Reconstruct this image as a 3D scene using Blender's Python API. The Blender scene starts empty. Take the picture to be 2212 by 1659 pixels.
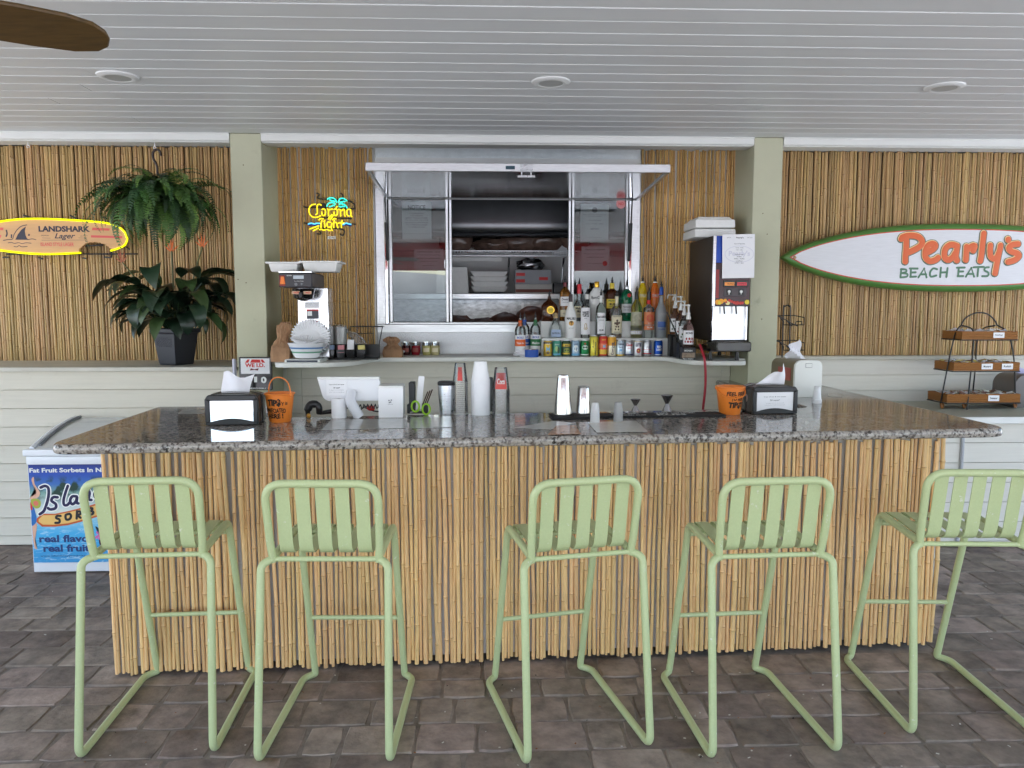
import bpy, bmesh, math, random
from mathutils import Vector, Matrix, Euler
random.seed(11)
R_ = random.uniform
sc = bpy.context.scene
COL = sc.collection
PI = math.pi
rad = math.radians

# ------------------------------------------------------------------ camera, world, sun, exposure
CAM_Z, F_PX, PITCH, YAW = 1.69, 1700.0, math.atan(169 / 1700), rad(2.16)
cam = bpy.data.objects.new('camera', bpy.data.cameras.new('camera'))
COL.objects.link(cam)
cam.location = (0, 0, CAM_Z)
cam.rotation_euler = (PI / 2 - PITCH, 0, -YAW)
cam.data.sensor_width = 36
cam.data.lens = F_PX / 2212 * 36
cam.data.clip_start, cam.data.clip_end = 0.05, 2000
sc.camera = cam
SUN_EL, SUN_AZ = rad(50), rad(205)          # high behind the photographer, veiled
w = bpy.data.worlds.new('World'); sc.world = w; w.use_nodes = True
wn = w.node_tree
sky = wn.nodes.new('ShaderNodeTexSky'); sky.sky_type = 'NISHITA'; sky.sun_disc = False
sky.sun_elevation, sky.sun_rotation = SUN_EL, SUN_AZ
sky.dust_density, sky.air_density, sky.ozone_density = 0.7, 1.0, 1.0
bgn = wn.nodes['Background']
bgn.inputs['Strength'].default_value = 0.15
wn.links.new(sky.outputs[0], bgn.inputs['Color'])
sun = bpy.data.objects.new('sun', bpy.data.lights.new('sun', 'SUN')); COL.objects.link(sun)
sun.data.energy, sun.data.angle, sun.data.color = 3.8, rad(.6), (1, .967, .925)
sun.rotation_euler = Vector((-math.sin(SUN_AZ) * math.cos(SUN_EL), -math.cos(SUN_AZ) * math.cos(SUN_EL), -math.sin(SUN_EL))).to_track_quat('-Z', 'Y').to_euler()
sc.view_settings.view_transform = 'Standard'
sc.view_settings.look = 'None'
sc.view_settings.gamma = 1
sc.view_settings.use_curve_mapping = False
sc.view_settings.exposure = 2.08
sc.cycles.max_bounces, sc.cycles.diffuse_bounces, sc.cycles.glossy_bounces = 12, 6, 6
sc.cycles.transmission_bounces, sc.cycles.transparent_max_bounces = 10, 24
sc.cycles.caustics_reflective = sc.cycles.caustics_refractive = False
sc.cycles.sample_clamp_indirect = 8
sc.cycles.use_denoising = True

# ------------------------------------------------------------------ helpers
_cr = Vector((math.cos(YAW), -math.sin(YAW), 0))
_cf = Vector((math.sin(YAW) * math.cos(PITCH), math.cos(YAW) * math.cos(PITCH), -math.sin(PITCH)))
_cu = _cr.cross(_cf)

def at(x, y, Y=None, z=None):
    """a measured place: where the sight line through photo point (x, y) (2212 wide) meets a wall at depth Y or a surface at height z"""
    d = _cr * (x - 1106) / F_PX - _cu * (y - 829.5) / F_PX + _cf
    t = Y / d.y if Y is not None else (z - CAM_Z) / d.z
    return Vector((0, 0, CAM_Z)) + d * t

def reg(x0, y0, s):
    return lambda x, y: ((x0 + x / s) / 1.736, (y0 + y / s) / 1.736)

def lin(c):
    c = c / 255
    return c / 12.92 if c <= .04045 else ((c + .055) / 1.055) ** 2.4

def rgb(r, g, b):
    return (lin(r), lin(g), lin(b), 1)

def V(*a): return Vector(a)

def catmull(P, n=6, closed=False):
    P = [Vector(p) for p in P]; out = []; L = len(P)
    for i in range(L if closed else L - 1):
        if closed: a, b, c, d = P[i - 1], P[i], P[(i + 1) % L], P[(i + 2) % L]
        else: a, b, c, d = P[max(i - 1, 0)], P[i], P[i + 1], P[min(i + 2, L - 1)]
        for k in range(n):
            t = k / n
            out.append(.5 * ((2 * b) + (c - a) * t + (2 * a - 5 * b + 4 * c - d) * t * t + (3 * b - a - 3 * c + d) * t ** 3))
    if not closed: out.append(P[-1])
    return out

def fillet(P, r, n=6, closed=False):
    P = [Vector(p) for p in P]; out = []; L = len(P)
    for i in range(L):
        if not closed and i in (0, L - 1): out.append(P[i]); continue
        a, b, c = P[i - 1], P[i], P[(i + 1) % L]
        rr = r[i] if isinstance(r, (list, tuple)) else r
        u, v = a - b, c - b
        d = min(rr, u.length * .49, v.length * .49)
        p, q = b + u.normalized() * d, b + v.normalized() * d
        for k in range(n + 1):
            t = k / n
            out.append(p * (1 - t) ** 2 + b * 2 * t * (1 - t) + q * t * t)
    return out

class MB:
    def __init__(s): s.v = []; s.f = []; s.mi = []; s.cur = 0
    def add(s, vs, fs):
        o = len(s.v); s.v += [tuple(p) for p in vs]
        for f in fs: s.f.append([o + i for i in f]); s.mi.append(s.cur)
        return s
    def m(s, i): s.cur = i; return s
    def box(s, c, d, rot=None, top=1.0):
        x, y, z = d[0] / 2, d[1] / 2, d[2] / 2
        vs = [Vector((i * x * (top if k > 0 else 1), j * y * (top if k > 0 else 1), k * z)) for k in (-1, 1) for j in (-1, 1) for i in (-1, 1)]
        if rot: e = Euler(rot).to_matrix(); vs = [e @ p for p in vs]
        c = Vector(c)
        return s.add([p + c for p in vs], [(0, 2, 3, 1), (4, 5, 7, 6), (0, 1, 5, 4), (2, 6, 7, 3), (0, 4, 6, 2), (1, 3, 7, 5)])
    def b2(s, a, b): # box by two corners
        return s.box([(p + q) / 2 for p, q in zip(a, b)], [abs(q - p) for p, q in zip(a, b)])
    def tube(s, P, r, n=8, closed=False, flat=None):
        P = [Vector(p) for p in P]; L = len(P)
        T = []
        for i in range(L):
            a = P[i - 1] if (i > 0 or closed) else P[i]
            b = P[(i + 1) % L] if (i < L - 1 or closed) else P[i]
            t = (b - a); T.append(t.normalized() if t.length > 1e-9 else Vector((0, 0, 1)))
        ref = Vector((0, 0, 1)) if abs(T[0].z) < .9 else Vector((0, 1, 0))
        nrm = (ref - T[0] * ref.dot(T[0])).normalized(); vs = []
        for i in range(L):
            nrm = (nrm - T[i] * nrm.dot(T[i]))
            nrm = nrm.normalized() if nrm.length > 1e-6 else T[i].orthogonal().normalized()
            bn = T[i].cross(nrm); rr = r[i] if isinstance(r, (list, tuple)) else r
            for k in range(n):
                a = 2 * PI * k / n
                o = nrm * math.cos(a) * rr + bn * math.sin(a) * rr
                if flat: o.y *= flat
                vs.append(P[i] + o)
        fs = [(i * n + k, i * n + (k + 1) % n, ((i + 1) % L) * n + (k + 1) % n, ((i + 1) % L) * n + k) for i in range(L if closed else L - 1) for k in range(n)]
        if not closed: fs += [tuple(range(n - 1, -1, -1)), tuple((L - 1) * n + k for k in range(n))]
        return s.add(vs, fs)
    def lathe(s, prof, n=16, c=(0, 0, 0), axis='z', arc=None, sx=1, sy=1, caps=True):
        vs = []; fs = []; full = arc is None
        m = n if full else n + 1
        for r, z in prof:
            for k in range(m):
                a = (2 * PI * k / n) if full else -PI / 2 - arc / 2 + arc * k / n
                p = (r * math.cos(a) * sx, r * math.sin(a) * sy, z)
                if axis == 'y': p = (p[0], p[2], p[1])
                if axis == 'x': p = (p[2], p[0], p[1])
                vs.append((p[0] + c[0], p[1] + c[1], p[2] + c[2]))
        for i in range(len(prof) - 1):
            for k in range(n):
                k2 = (k + 1) % m
                fs.append((i * m + k, i * m + k2, (i + 1) * m + k2, (i + 1) * m + k))
        if full and caps:
            if prof[0][0] > .0002 and abs(prof[0][1] - prof[1][1]) > 1e-6: fs.append(tuple(range(m - 1, -1, -1)))
            if prof[-1][0] > .0002 and abs(prof[-1][1] - prof[-2][1]) > 1e-6: fs.append(tuple((len(prof) - 1) * m + k for k in range(m)))
        return s.add(vs, fs)
    def prism(s, poly, a, b, axis='z'):
        n = len(poly)
        def P(p, h): return (p[0], p[1], h) if axis == 'z' else (p[0], h, p[1]) if axis == 'y' else (h, p[0], p[1])
        return s.add([P(p, a) for p in poly] + [P(p, b) for p in poly],
                     [tuple(range(n - 1, -1, -1)), tuple(range(n, 2 * n))] + [(i, (i + 1) % n, n + (i + 1) % n, n + i) for i in range(n)])
    def quad(s, a, b, c, d): return s.add([a, b, c, d], [(0, 1, 2, 3)])
    def ribbon(s, P, wv, thick=None):
        """flat band along P, wv the width vector (or a list of them)"""
        P = [Vector(p) for p in P]; vs = []
        for i, p in enumerate(P):
            v = Vector(wv[i] if isinstance(wv, list) else wv) / 2
            vs += [p - v, p + v]
        fs = [(2 * i, 2 * i + 1, 2 * i + 3, 2 * i + 2) for i in range(len(P) - 1)]
        return s.add(vs, fs)
    def ball(s, c, r, n=10, sq=(1, 1, 1), noise=0):
        prof = [(math.sin(PI * i / (n // 2 + 1)), -math.cos(PI * i / (n // 2 + 1))) for i in range(n // 2 + 2)]
        o = len(s.v)
        s.lathe([(max(q, 1e-4), z) for q, z in prof], n)
        for i in range(o, len(s.v)):
            p = s.v[i]; k = r * (1 + (R_(-noise, noise) if noise else 0))
            s.v[i] = (c[0] + p[0] * k * sq[0], c[1] + p[1] * k * sq[1], c[2] + p[2] * k * sq[2])
        return s
    def text(s, t, x0, x1, z0, z1, y=0., wrap=None, bold=.0, shear=0., rot=0., keep=False):
        """flat lettering filling the rectangle x0..x1, z0..z1 on the plane Y=y (facing -Y) or bent round a cylinder of radius wrap"""
        vs, fs = text_mesh(t, bold, shear)
        if not vs: return s
        ax = min(p[0] for p in vs); bx = max(p[0] for p in vs); az = min(p[1] for p in vs); bz = max(p[1] for p in vs)
        kx = (x1 - x0) / (bx - ax); kz = (z1 - z0) / max(bz - az, 1e-6)
        if keep: kx = kz = min(kx, kz)
        cx, cz = (x0 + x1) / 2, (z0 + z1) / 2; out = []
        for p in vs:
            X, Z = (p[0] - (ax + bx) / 2) * kx, (p[1] - (az + bz) / 2) * kz
            if rot: X, Z = X * math.cos(rot) - Z * math.sin(rot), X * math.sin(rot) + Z * math.cos(rot)
            X += cx; Z += cz
            out.append((wrap * math.sin(X / wrap), -wrap * math.cos(X / wrap), Z) if wrap else (X, y, Z))
        return s.add(out, fs)
    def text_rot(s, t, cx, cz, length, height, y=0., wrap=None, bold=0., ang=PI / 2, shear=0.):
        vs, fs = text_mesh(t, bold, shear)
        ax = min(p[0] for p in vs); bx = max(p[0] for p in vs); az = min(p[1] for p in vs); bz = max(p[1] for p in vs)
        out = []
        for p in vs:
            X, Z = (p[0] - (ax + bx) / 2) * length / (bx - ax), (p[1] - (az + bz) / 2) * height / (bz - az)
            X, Z = cx + X * math.cos(ang) - Z * math.sin(ang), cz + X * math.sin(ang) + Z * math.cos(ang)
            out.append((wrap * math.sin(X / wrap), -wrap * math.cos(X / wrap), Z) if wrap else (X, y, Z))
        return s.add(out, fs)
    def xf(s, M, start=0):
        for i in range(start, len(s.v)): s.v[i] = tuple(M @ Vector(s.v[i]))
        return s
    def mesh(s, name, mats, smooth=40, bevel=0, seg=1, weld=False):
        me = bpy.data.meshes.new(name)
        me.from_pydata(s.v, [], s.f)
        for m in (mats if isinstance(mats, (list, tuple)) else [mats]): me.materials.append(m)
        me.polygons.foreach_set('material_index', s.mi)
        if bevel or weld:
            bm = bmesh.new(); bm.from_mesh(me)
            if weld: bmesh.ops.remove_doubles(bm, verts=bm.verts, dist=1e-5)
            if bevel:
                bm.normal_update()
                es = [e for e in bm.edges if len(e.link_faces) == 2 and e.calc_face_angle(0) > rad(30)]
                bmesh.ops.bevel(bm, geom=es, offset=bevel, segments=seg, profile=.6, affect='EDGES', clamp_overlap=True)
            bm.to_mesh(me); bm.free()
        if smooth:
            me.polygons.foreach_set('use_smooth', [True] * len(me.polygons))
            me.set_sharp_from_angle(angle=rad(smooth))
        me.update()
        return me
    def build(s, name, mats, parent=None, world=False, **k):
        if world and parent is not None:
            b = parent.location; s.v = [(p[0] - b.x, p[1] - b.y, p[2] - b.z) for p in s.v]
        o = bpy.data.objects.new(name, s.mesh(name, mats, **k)); COL.objects.link(o)
        if parent is not None: o.parent = parent
        return o

_tc = {}
def text_mesh(t, bold=0., shear=0.):
    k = (t, bold, shear)
    if k not in _tc:
        cu = bpy.data.curves.new('lettering', 'FONT'); cu.body = t; cu.size = 1; cu.resolution_u = 3
        cu.offset = bold; cu.shear = shear; cu.align_x = 'CENTER'
        o = bpy.data.objects.new('lettering', cu)
        me = bpy.data.meshes.new_from_object(o)
        _tc[k] = ([tuple(v.co)[:2] for v in me.vertices], [tuple(p.vertices) for p in me.polygons])
        bpy.data.meshes.remove(me); bpy.data.objects.remove(o); bpy.data.curves.remove(cu)
    return _tc[k]

def tag(o, label=None, cat=None, group=None, kind=None):
    for k, v in (('label', label), ('category', cat), ('group', group), ('kind', kind)):
        if v: o[k] = v
    return o

def thing(name, label, cat, loc=(0, 0, 0), rz=0, group=None):
    o = bpy.data.objects.new(name, None); COL.objects.link(o); o.empty_display_size = .05
    o.location = loc; o.rotation_euler = (0, 0, rz)
    return tag(o, label, cat, group)

def inst(name, me, parent=None, loc=(0, 0, 0), rot=(0, 0, 0), scale=(1, 1, 1)):
    o = bpy.data.objects.new(name, me); COL.objects.link(o)
    o.parent = parent; o.location = loc; o.rotation_euler = rot; o.scale = scale
    return o

def copy_tree(o, parent=None):
    c = o.copy(); COL.objects.link(c); c.parent = parent
    for ch in list(o.children): copy_tree(ch, c)
    return c

# ------------------------------------------------------------------ materials
def M(name, col, rough=.5, metal=0., var=0., nscale=8., bump=0., bscale=60., rand=0., stretch=(1, 1, 1), trans=0., ior=1.45, emit=0., alpha=1., spec=.5, coat=0., col2=None, thresh=None, wear=None):
    m = bpy.data.materials.new(name); m.use_nodes = True
    nt = m.node_tree; N = nt.nodes; L = nt.links; b = N['Principled BSDF']
    b.inputs['Base Color'].default_value = col; b.inputs['Roughness'].default_value = rough
    b.inputs['Metallic'].default_value = metal; b.inputs['IOR'].default_value = ior
    b.inputs['Transmission Weight'].default_value = trans; b.inputs['Alpha'].default_value = alpha
    b.inputs['Specular IOR Level'].default_value = spec; b.inputs['Coat Weight'].default_value = coat
    if emit: b.inputs['Emission Color'].default_value = col; b.inputs['Emission Strength'].default_value = emit
    cur = None
    if var or bump or col2 or wear:
        tc = N.new('ShaderNodeTexCoord'); mp = N.new('ShaderNodeMapping'); mp.inputs['Scale'].default_value = stretch
        L.new(tc.outputs['Object'], mp.inputs['Vector'])
        src = mp.outputs[0]
        if rand:   # shift the pattern from piece to piece
            oi0 = N.new('ShaderNodeObjectInfo'); ad = N.new('ShaderNodeVectorMath'); ad.operation = 'MULTIPLY_ADD'
            cx = N.new('ShaderNodeCombineXYZ')
            for i in range(3): L.new(oi0.outputs['Random'], cx.inputs[i])
            L.new(cx.outputs[0], ad.inputs[0]); ad.inputs[1].default_value = (37, 51, 23); L.new(src, ad.inputs[2]); src = ad.outputs[0]
    if var or col2:
        n = N.new('ShaderNodeTexNoise'); n.inputs['Scale'].default_value = nscale; n.inputs['Detail'].default_value = 6; n.inputs['Roughness'].default_value = .62
        L.new(src, n.inputs['Vector'])
        r = N.new('ShaderNodeValToRGB'); lo, hi = thresh or (.28, .72)
        r.color_ramp.elements[0].position, r.color_ramp.elements[1].position = lo, hi
        r.color_ramp.elements[0].color = col2 or tuple(c * (1 - var) for c in col[:3]) + (1,)
        r.color_ramp.elements[1].color = col if col2 else tuple(min(c * (1 + var * .6), 1) for c in col[:3]) + (1,)
        L.new(n.outputs[0], r.inputs[0]); cur = r.outputs[0]
    if rand:
        oi = N.new('ShaderNodeObjectInfo'); h = N.new('ShaderNodeHueSaturation')
        mr = N.new('ShaderNodeMapRange'); mr.inputs['To Min'].default_value = 1 - rand; mr.inputs['To Max'].default_value = 1 + rand
        mh = N.new('ShaderNodeMath'); mh.operation = 'MULTIPLY_ADD'; mh.inputs[1].default_value = -.03 * min(rand * 3, 1); mh.inputs[2].default_value = .5 + .015 * min(rand * 3, 1)
        sn = N.new('ShaderNodeMath'); sn.operation = 'FRACT'; mm = N.new('ShaderNodeMath'); mm.operation = 'MULTIPLY'; mm.inputs[1].default_value = 17.3
        L.new(oi.outputs['Random'], mr.inputs['Value']); L.new(oi.outputs['Random'], mm.inputs[0]); L.new(mm.outputs[0], sn.inputs[0]); L.new(sn.outputs[0], mh.inputs[0])
        L.new(mr.outputs[0], h.inputs['Value']); L.new(mh.outputs[0], h.inputs['Hue'])
        if cur: L.new(cur, h.inputs['Color'])
        else: h.inputs['Color'].default_value = col
        cur = h.outputs[0]
    if wear:   # chips, dirt or residue: colour, scale, low, high, strength
        n3 = N.new('ShaderNodeTexNoise'); n3.inputs['Scale'].default_value = wear[1]; n3.inputs['Detail'].default_value = 8; n3.inputs['Roughness'].default_value = .7
        geo = N.new('ShaderNodeNewGeometry'); L.new(geo.outputs['Position'], n3.inputs['Vector'])
        r3 = N.new('ShaderNodeMapRange'); r3.inputs['From Min'].default_value, r3.inputs['From Max'].default_value = wear[2], wear[3]; r3.inputs['To Max'].default_value = wear[4]
        L.new(n3.outputs[0], r3.inputs[0])
        mw = N.new('ShaderNodeMixRGB'); mw.inputs[2].default_value = wear[0]; L.new(r3.outputs[0], mw.inputs[0])
        if cur: L.new(cur, mw.inputs[1])
        else: mw.inputs[1].default_value = col
        cur = mw.outputs[0]
    if cur: L.new(cur, b.inputs['Base Color'])
    if bump:
        n2 = N.new('ShaderNodeTexNoise'); n2.inputs['Scale'].default_value = bscale; n2.inputs['Detail'].default_value = 5
        L.new(src, n2.inputs['Vector'])
        bp = N.new('ShaderNodeBump'); bp.inputs['Strength'].default_value = bump; bp.inputs['Distance'].default_value = .004
        L.new(n2.outputs[0], bp.inputs['Height']); L.new(bp.outputs[0], b.inputs['Normal'])
    return m

def thin_glass(name, tint, ior=1.5, rough=.0, haze=0.):
    m = bpy.data.materials.new(name); m.use_nodes = True; nt = m.node_tree; N = nt.nodes; L = nt.links
    out = N['Material Output']; N.remove(N['Principled BSDF'])
    t = N.new('ShaderNodeBsdfTransparent'); t.inputs[0].default_value = tint
    g = N.new('ShaderNodeBsdfGlossy'); g.inputs['Roughness'].default_value = rough; g.inputs[0].default_value = (1, 1, 1, 1)
    fr = N.new('ShaderNodeFresnel'); fr.inputs[0].default_value = ior
    mx = N.new('ShaderNodeMixShader'); base = t.outputs[0]
    if haze:
        d = N.new('ShaderNodeBsdfTranslucent'); d.inputs[0].default_value = (.8, .8, .8, 1)
        d2 = N.new('ShaderNodeBsdfDiffuse'); d2.inputs[0].default_value = (.8, .8, .8, 1)
        ad = N.new('ShaderNodeMixShader'); L.new(d.outputs[0], ad.inputs[1]); L.new(d2.outputs[0], ad.inputs[2])
        m0 = N.new('ShaderNodeMixShader'); m0.inputs[0].default_value = haze; L.new(t.outputs[0], m0.inputs[1]); L.new(ad.outputs[0], m0.inputs[2]); base = m0.outputs[0]
    L.new(fr.outputs[0], mx.inputs[0]); L.new(base, mx.inputs[1]); L.new(g.outputs[0], mx.inputs[2]); L.new(mx.outputs[0], out.inputs[0])
    return m

def granite(name):
    m = bpy.data.materials.new(name); m.use_nodes = True; nt = m.node_tree; N = nt.nodes; L = nt.links; b = N['Principled BSDF']
    tc = N.new('ShaderNodeTexCoord')
    def noise(sc_, det, ro=.6):
        n = N.new('ShaderNodeTexNoise'); n.inputs['Scale'].default_value = sc_; n.inputs['Detail'].default_value = det; n.inputs['Roughness'].default_value = ro
        L.new(tc.outputs['Object'], n.inputs['Vector']); return n.outputs[0]
    def ramp(src, st):
        r = N.new('ShaderNodeValToRGB'); e = r.color_ramp.elements
        while len(e) < len(st): e.new(.5)
        for q, (p, c) in zip(e, st): q.position = p; q.color = c
        L.new(src, r.inputs[0]); return r.outputs[0]
    base = ramp(noise(62, 7, .62), [(.33, (.02, .018, .018, 1)), (.41, (.11, .095, .085, 1)), (.47, (.27, .25, .23, 1)), (.57, (.42, .385, .34, 1)), (.70, (.28, .25, .22, 1))])
    blot = ramp(noise(9, 4), [(.38, (0, 0, 0, 1)), (.62, (1, 1, 1, 1))])
    vo = N.new('ShaderNodeTexVoronoi'); vo.inputs['Scale'].default_value = 95; L.new(tc.outputs['Object'], vo.inputs['Vector'])
    spk = ramp(vo.outputs['Color'], [(.16, (.015, .014, .016, 1)), (.26, (1, 1, 1, 1))])
    mx = N.new('ShaderNodeMixRGB'); mx.blend_type = 'MULTIPLY'; mx.inputs[0].default_value = .85; L.new(base, mx.inputs[1]); L.new(spk, mx.inputs[2])
    m2 = N.new('ShaderNodeMixRGB'); m2.inputs[2].default_value = (.20, .15, .11, 1); L.new(mx.outputs[0], m2.inputs[1])
    mu = N.new('ShaderNodeMath'); mu.operation = 'MULTIPLY'; mu.inputs[1].default_value = .35; L.new(blot, mu.inputs[0]); L.new(mu.outputs[0], m2.inputs[0])
    L.new(m2.outputs[0], b.inputs['Base Color']); b.inputs['Roughness'].default_value = .085; b.inputs['IOR'].default_value = 1.5
    return m

def stainless(name, col=(.62, .63, .65, 1), rough=.28, stretch=(1, 1, 30), amt=.25, sc_=14):
    m = M(name, col, rough, 1.0, var=amt, nscale=sc_, stretch=stretch)
    N = m.node_tree.nodes; L = m.node_tree.links; b = N['Principled BSDF']
    n = N.new('ShaderNodeTexNoise'); n.inputs['Scale'].default_value = 5; n.inputs['Detail'].default_value = 6
    mr = N.new('ShaderNodeMapRange'); mr.inputs['To Min'].default_value = max(rough - .1, .04); mr.inputs['To Max'].default_value = rough + .15
    L.new(n.outputs[0], mr.inputs[0]); L.new(mr.outputs[0], b.inputs['Roughness'])
    return m

MAT = {}
def mat(k): return MAT[k]
MAT['ceil'] = M('ceiling_paint', rgb(220, 222, 221), .42, var=.05, nscale=2, rand=.02, stretch=(.3, 3, 1))
MAT['white'] = M('white_paint', rgb(228, 229, 226), .45, var=.04, nscale=5)
MAT['trim'] = M('trim_paint', rgb(222, 223, 218), .5, var=.05, nscale=3, stretch=(1, 1, 4))
MAT['sage'] = M('sage_stucco', rgb(188, 188, 162), .75, var=.05, nscale=5, bump=.15, bscale=160, wear=(rgb(120, 118, 100), 9, .62, .78, .4))
MAT['siding'] = M('pale_siding_paint', rgb(204, 198, 183), .6, var=.06, nscale=9, bump=.12, bscale=30, stretch=(.25, 1, 6), rand=.02, wear=(rgb(140, 134, 118), 5, .58, .8, .35))
MAT['siding_r'] = M('white_siding_paint', rgb(220, 216, 206), .6, var=.05, nscale=9, bump=.12, bscale=30, stretch=(.25, 1, 6), rand=.02)
MAT['siding_c'] = M('lightened_siding_paint', rgb(220, 216, 203), .6, var=.07, nscale=9, bump=.12, bscale=30, stretch=(.25, 1, 6), rand=.02, wear=(rgb(140, 134, 120), 6, .58, .8, .3))  # siding paint with its colour lightened to offset the shade below the shelf
MAT['bam'] = M('dry_bamboo', rgb(226, 186, 130), .45, var=.2, nscale=7, rand=.16, stretch=(22, 22, 2.2), bump=.1, bscale=30)
MAT['bam_node'] = M('bamboo_node', rgb(176, 130, 82), .5, var=.3, nscale=30, rand=.16)
MAT['bamw'] = M('aged_bamboo', rgb(194, 161, 112), .42, var=.28, nscale=6, rand=.24, stretch=(22, 22, 1.6), bump=.1, bscale=30)
MAT['bamw_node'] = M('aged_bamboo_node', rgb(138, 98, 60), .55, var=.3, nscale=30, rand=.2)
MAT['bamg'] = M('golden_bamboo', rgb(208, 168, 106), .42, var=.26, nscale=6, rand=.2, stretch=(22, 22, 1.6), bump=.1, bscale=30)
MAT['bamg_node'] = M('golden_bamboo_node', rgb(150, 104, 58), .55, var=.3, nscale=30, rand=.2)
MAT['dark'] = M('dark_backing', rgb(96, 76, 54), .8, var=.3)
MAT['greyback'] = M('grey_backing', rgb(176, 170, 164), .7, var=.1)
MAT['stool'] = M('sage_powder_coat', rgb(184, 195, 146), .36, var=.06, nscale=140, bump=.05, bscale=500, wear=(rgb(214, 214, 200), 34, .635, .665, .75))
MAT['granite'] = granite('granite')
MAT['steel'] = stainless('stainless_steel')
MAT['alu'] = stainless('satin_aluminium', (.64, .65, .66, 1), .34, (1, 1, 8), .12)
MAT['alumirror'] = stainless('polished_aluminium', (.40, .41, .42, 1), .07, (6, 1, 1), .1)
MAT['chrome'] = M('chrome', (.85, .86, .88, 1), .06, 1.0)
MAT['pane'] = thin_glass('window_glass', (.72, .76, .76, 1), 1.75)
MAT['black'] = M('black_plastic', rgb(26, 26, 28), .35, var=.15)
MAT['blackm'] = M('black_wire', rgb(24, 23, 22), .4)
MAT['blackgloss'] = M('gloss_black_plastic', rgb(16, 15, 15), .12)
MAT['smoke'] = M('smoked_plastic', rgb(70, 68, 64), .2, var=.2)
MAT['foam'] = M('white_foam', rgb(233, 233, 230), .7, var=.04, nscale=40, bump=.08, bscale=220)
MAT['paper'] = M('white_paper', rgb(236, 236, 238), .8, var=.03, nscale=6)
MAT['napkin'] = M('napkin_paper', rgb(232, 231, 236), .9, bump=.2, bscale=120)
MAT['ink'] = M('dark_ink', rgb(42, 42, 46), .7)
MAT['inkgrey'] = M('grey_ink', rgb(120, 122, 126), .7)
MAT['kraft'] = M('kraft_paper', rgb(166, 128, 96), .85, var=.3, nscale=12, bump=.9, bscale=22)
MAT['card'] = M('cardboard', rgb(160, 124, 92), .85, var=.12)
MAT['orange'] = M('orange_plastic', rgb(228, 128, 48), .38, var=.05, nscale=5)
MAT['red'] = M('red_print', rgb(206, 44, 40), .5)
MAT['blue'] = M('blue_print', rgb(32, 84, 176), .4)
MAT['gold'] = M('gold_foil', rgb(214, 170, 64), .25, .8)
MAT['cream'] = M('cream_label', rgb(230, 220, 190), .7, var=.06)
MAT['green'] = M('green_print', rgb(40, 120, 66), .5)
MAT['rubber'] = M('black_rubber', rgb(30, 30, 31), .65, var=.2)
# ================================================================== SETTING
CEIL = 2.86
# ground and floor
g = MB().quad((-400, -400, -.09), (400, -400, -.09), (400, 400, -.09), (-400, 400, -.09)).build('ground', M('pale_sand', rgb(214, 214, 214), .9, var=.08, nscale=.4))
tag(g, kind='structure')
dn = MB(); nx = 60  # unseen dunes, added to tone down the bright horizon mirrored in the panes
for j, (yy, hh) in enumerate(((-34, 0), (-37, 2.0), (-39.5, 3.6), (-42, 4.1), (-48, 2.4), (-60, 0))):
    for i in range(nx + 1): dn.v.append((-90 + 3 * i, yy + R_(-.5, .5), -.1 + hh * (1 + .10 * math.sin(i * .9 + j) + R_(-.05, .05))))
dn.f = [[j * (nx + 1) + i, j * (nx + 1) + i + 1, (j + 1) * (nx + 1) + i + 1, (j + 1) * (nx + 1) + i] for j in range(5) for i in range(nx)]; dn.mi = [0] * len(dn.f)
tag(dn.build('added_dune_ridge', M('dune_sand', rgb(206, 204, 198), .9, var=.15, nscale=.6), smooth=60), kind='structure')
floor = MB().box((0, 1.9, -.030), (14, 8.8, .05)).build('floor', M('joint_sand', rgb(128, 119, 110), .95, var=.3, nscale=20, bump=.4, bscale=120))
tag(floor, kind='structure')
MAT['paver'] = M('tumbled_paver', rgb(158, 143, 131), .75, var=.32, nscale=9, rand=.26, bump=.8, bscale=45, col2=rgb(110, 100, 93), thresh=(.32, .68), spec=.15, wear=(rgb(60, 56, 54), 4.5, .58, .74, .55))
def paver_mesh(L, Wd):
    me = MB(); r = random
    x, y, b = L / 2, Wd / 2, .0075
    j = lambda s: r.uniform(-s, s)
    def ring(ins, z, jit): return [Vector((sx * (x - ins) + j(jit), sy * (y - ins) + j(jit), z + j(.0005))) for sx, sy in ((-1, -1), (-.33, -1), (.33, -1), (1, -1), (1, 0), (1, 1), (.33, 1), (-.33, 1), (-1, 1), (-1, 0))]
    c = .006
    def chop(P): # knock the corners back
        for i in (0, 3, 5, 8): P[i] *= (1 - c / x); 
        return P
    a, bb, cc = chop(ring(0, -.03, .002)), chop(ring(.001, -.007, .003)), chop(ring(b, 0, .003))
    n = 10
    fs = [(i, (i + 1) % n, n + (i + 1) % n, n + i) for i in range(n)] + [(n + i, n + (i + 1) % n, 2 * n + (i + 1) % n, 2 * n + i) for i in range(n)]
    fs += [(2 * n + i, 2 * n + (i + 1) % n, 3 * n) for i in range(n)]
    me.add(a + bb + cc + [Vector((j(.01), j(.01), .0003))], fs)
    return me
SIZES = [.15, .195, .24, .285]
ROWS = [.165, .21]
pm = {(k, j): [paver_mesh(L - .0025, Wd - .0025) for _ in range(5)] for k, L in enumerate(SIZES) for j, Wd in enumerate(ROWS)}
pme = {k: [q.mesh('paver', MAT['paver'], smooth=35) for q in v] for k, v in pm.items()}
cand = []
y = 1.72; row = 0
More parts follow.
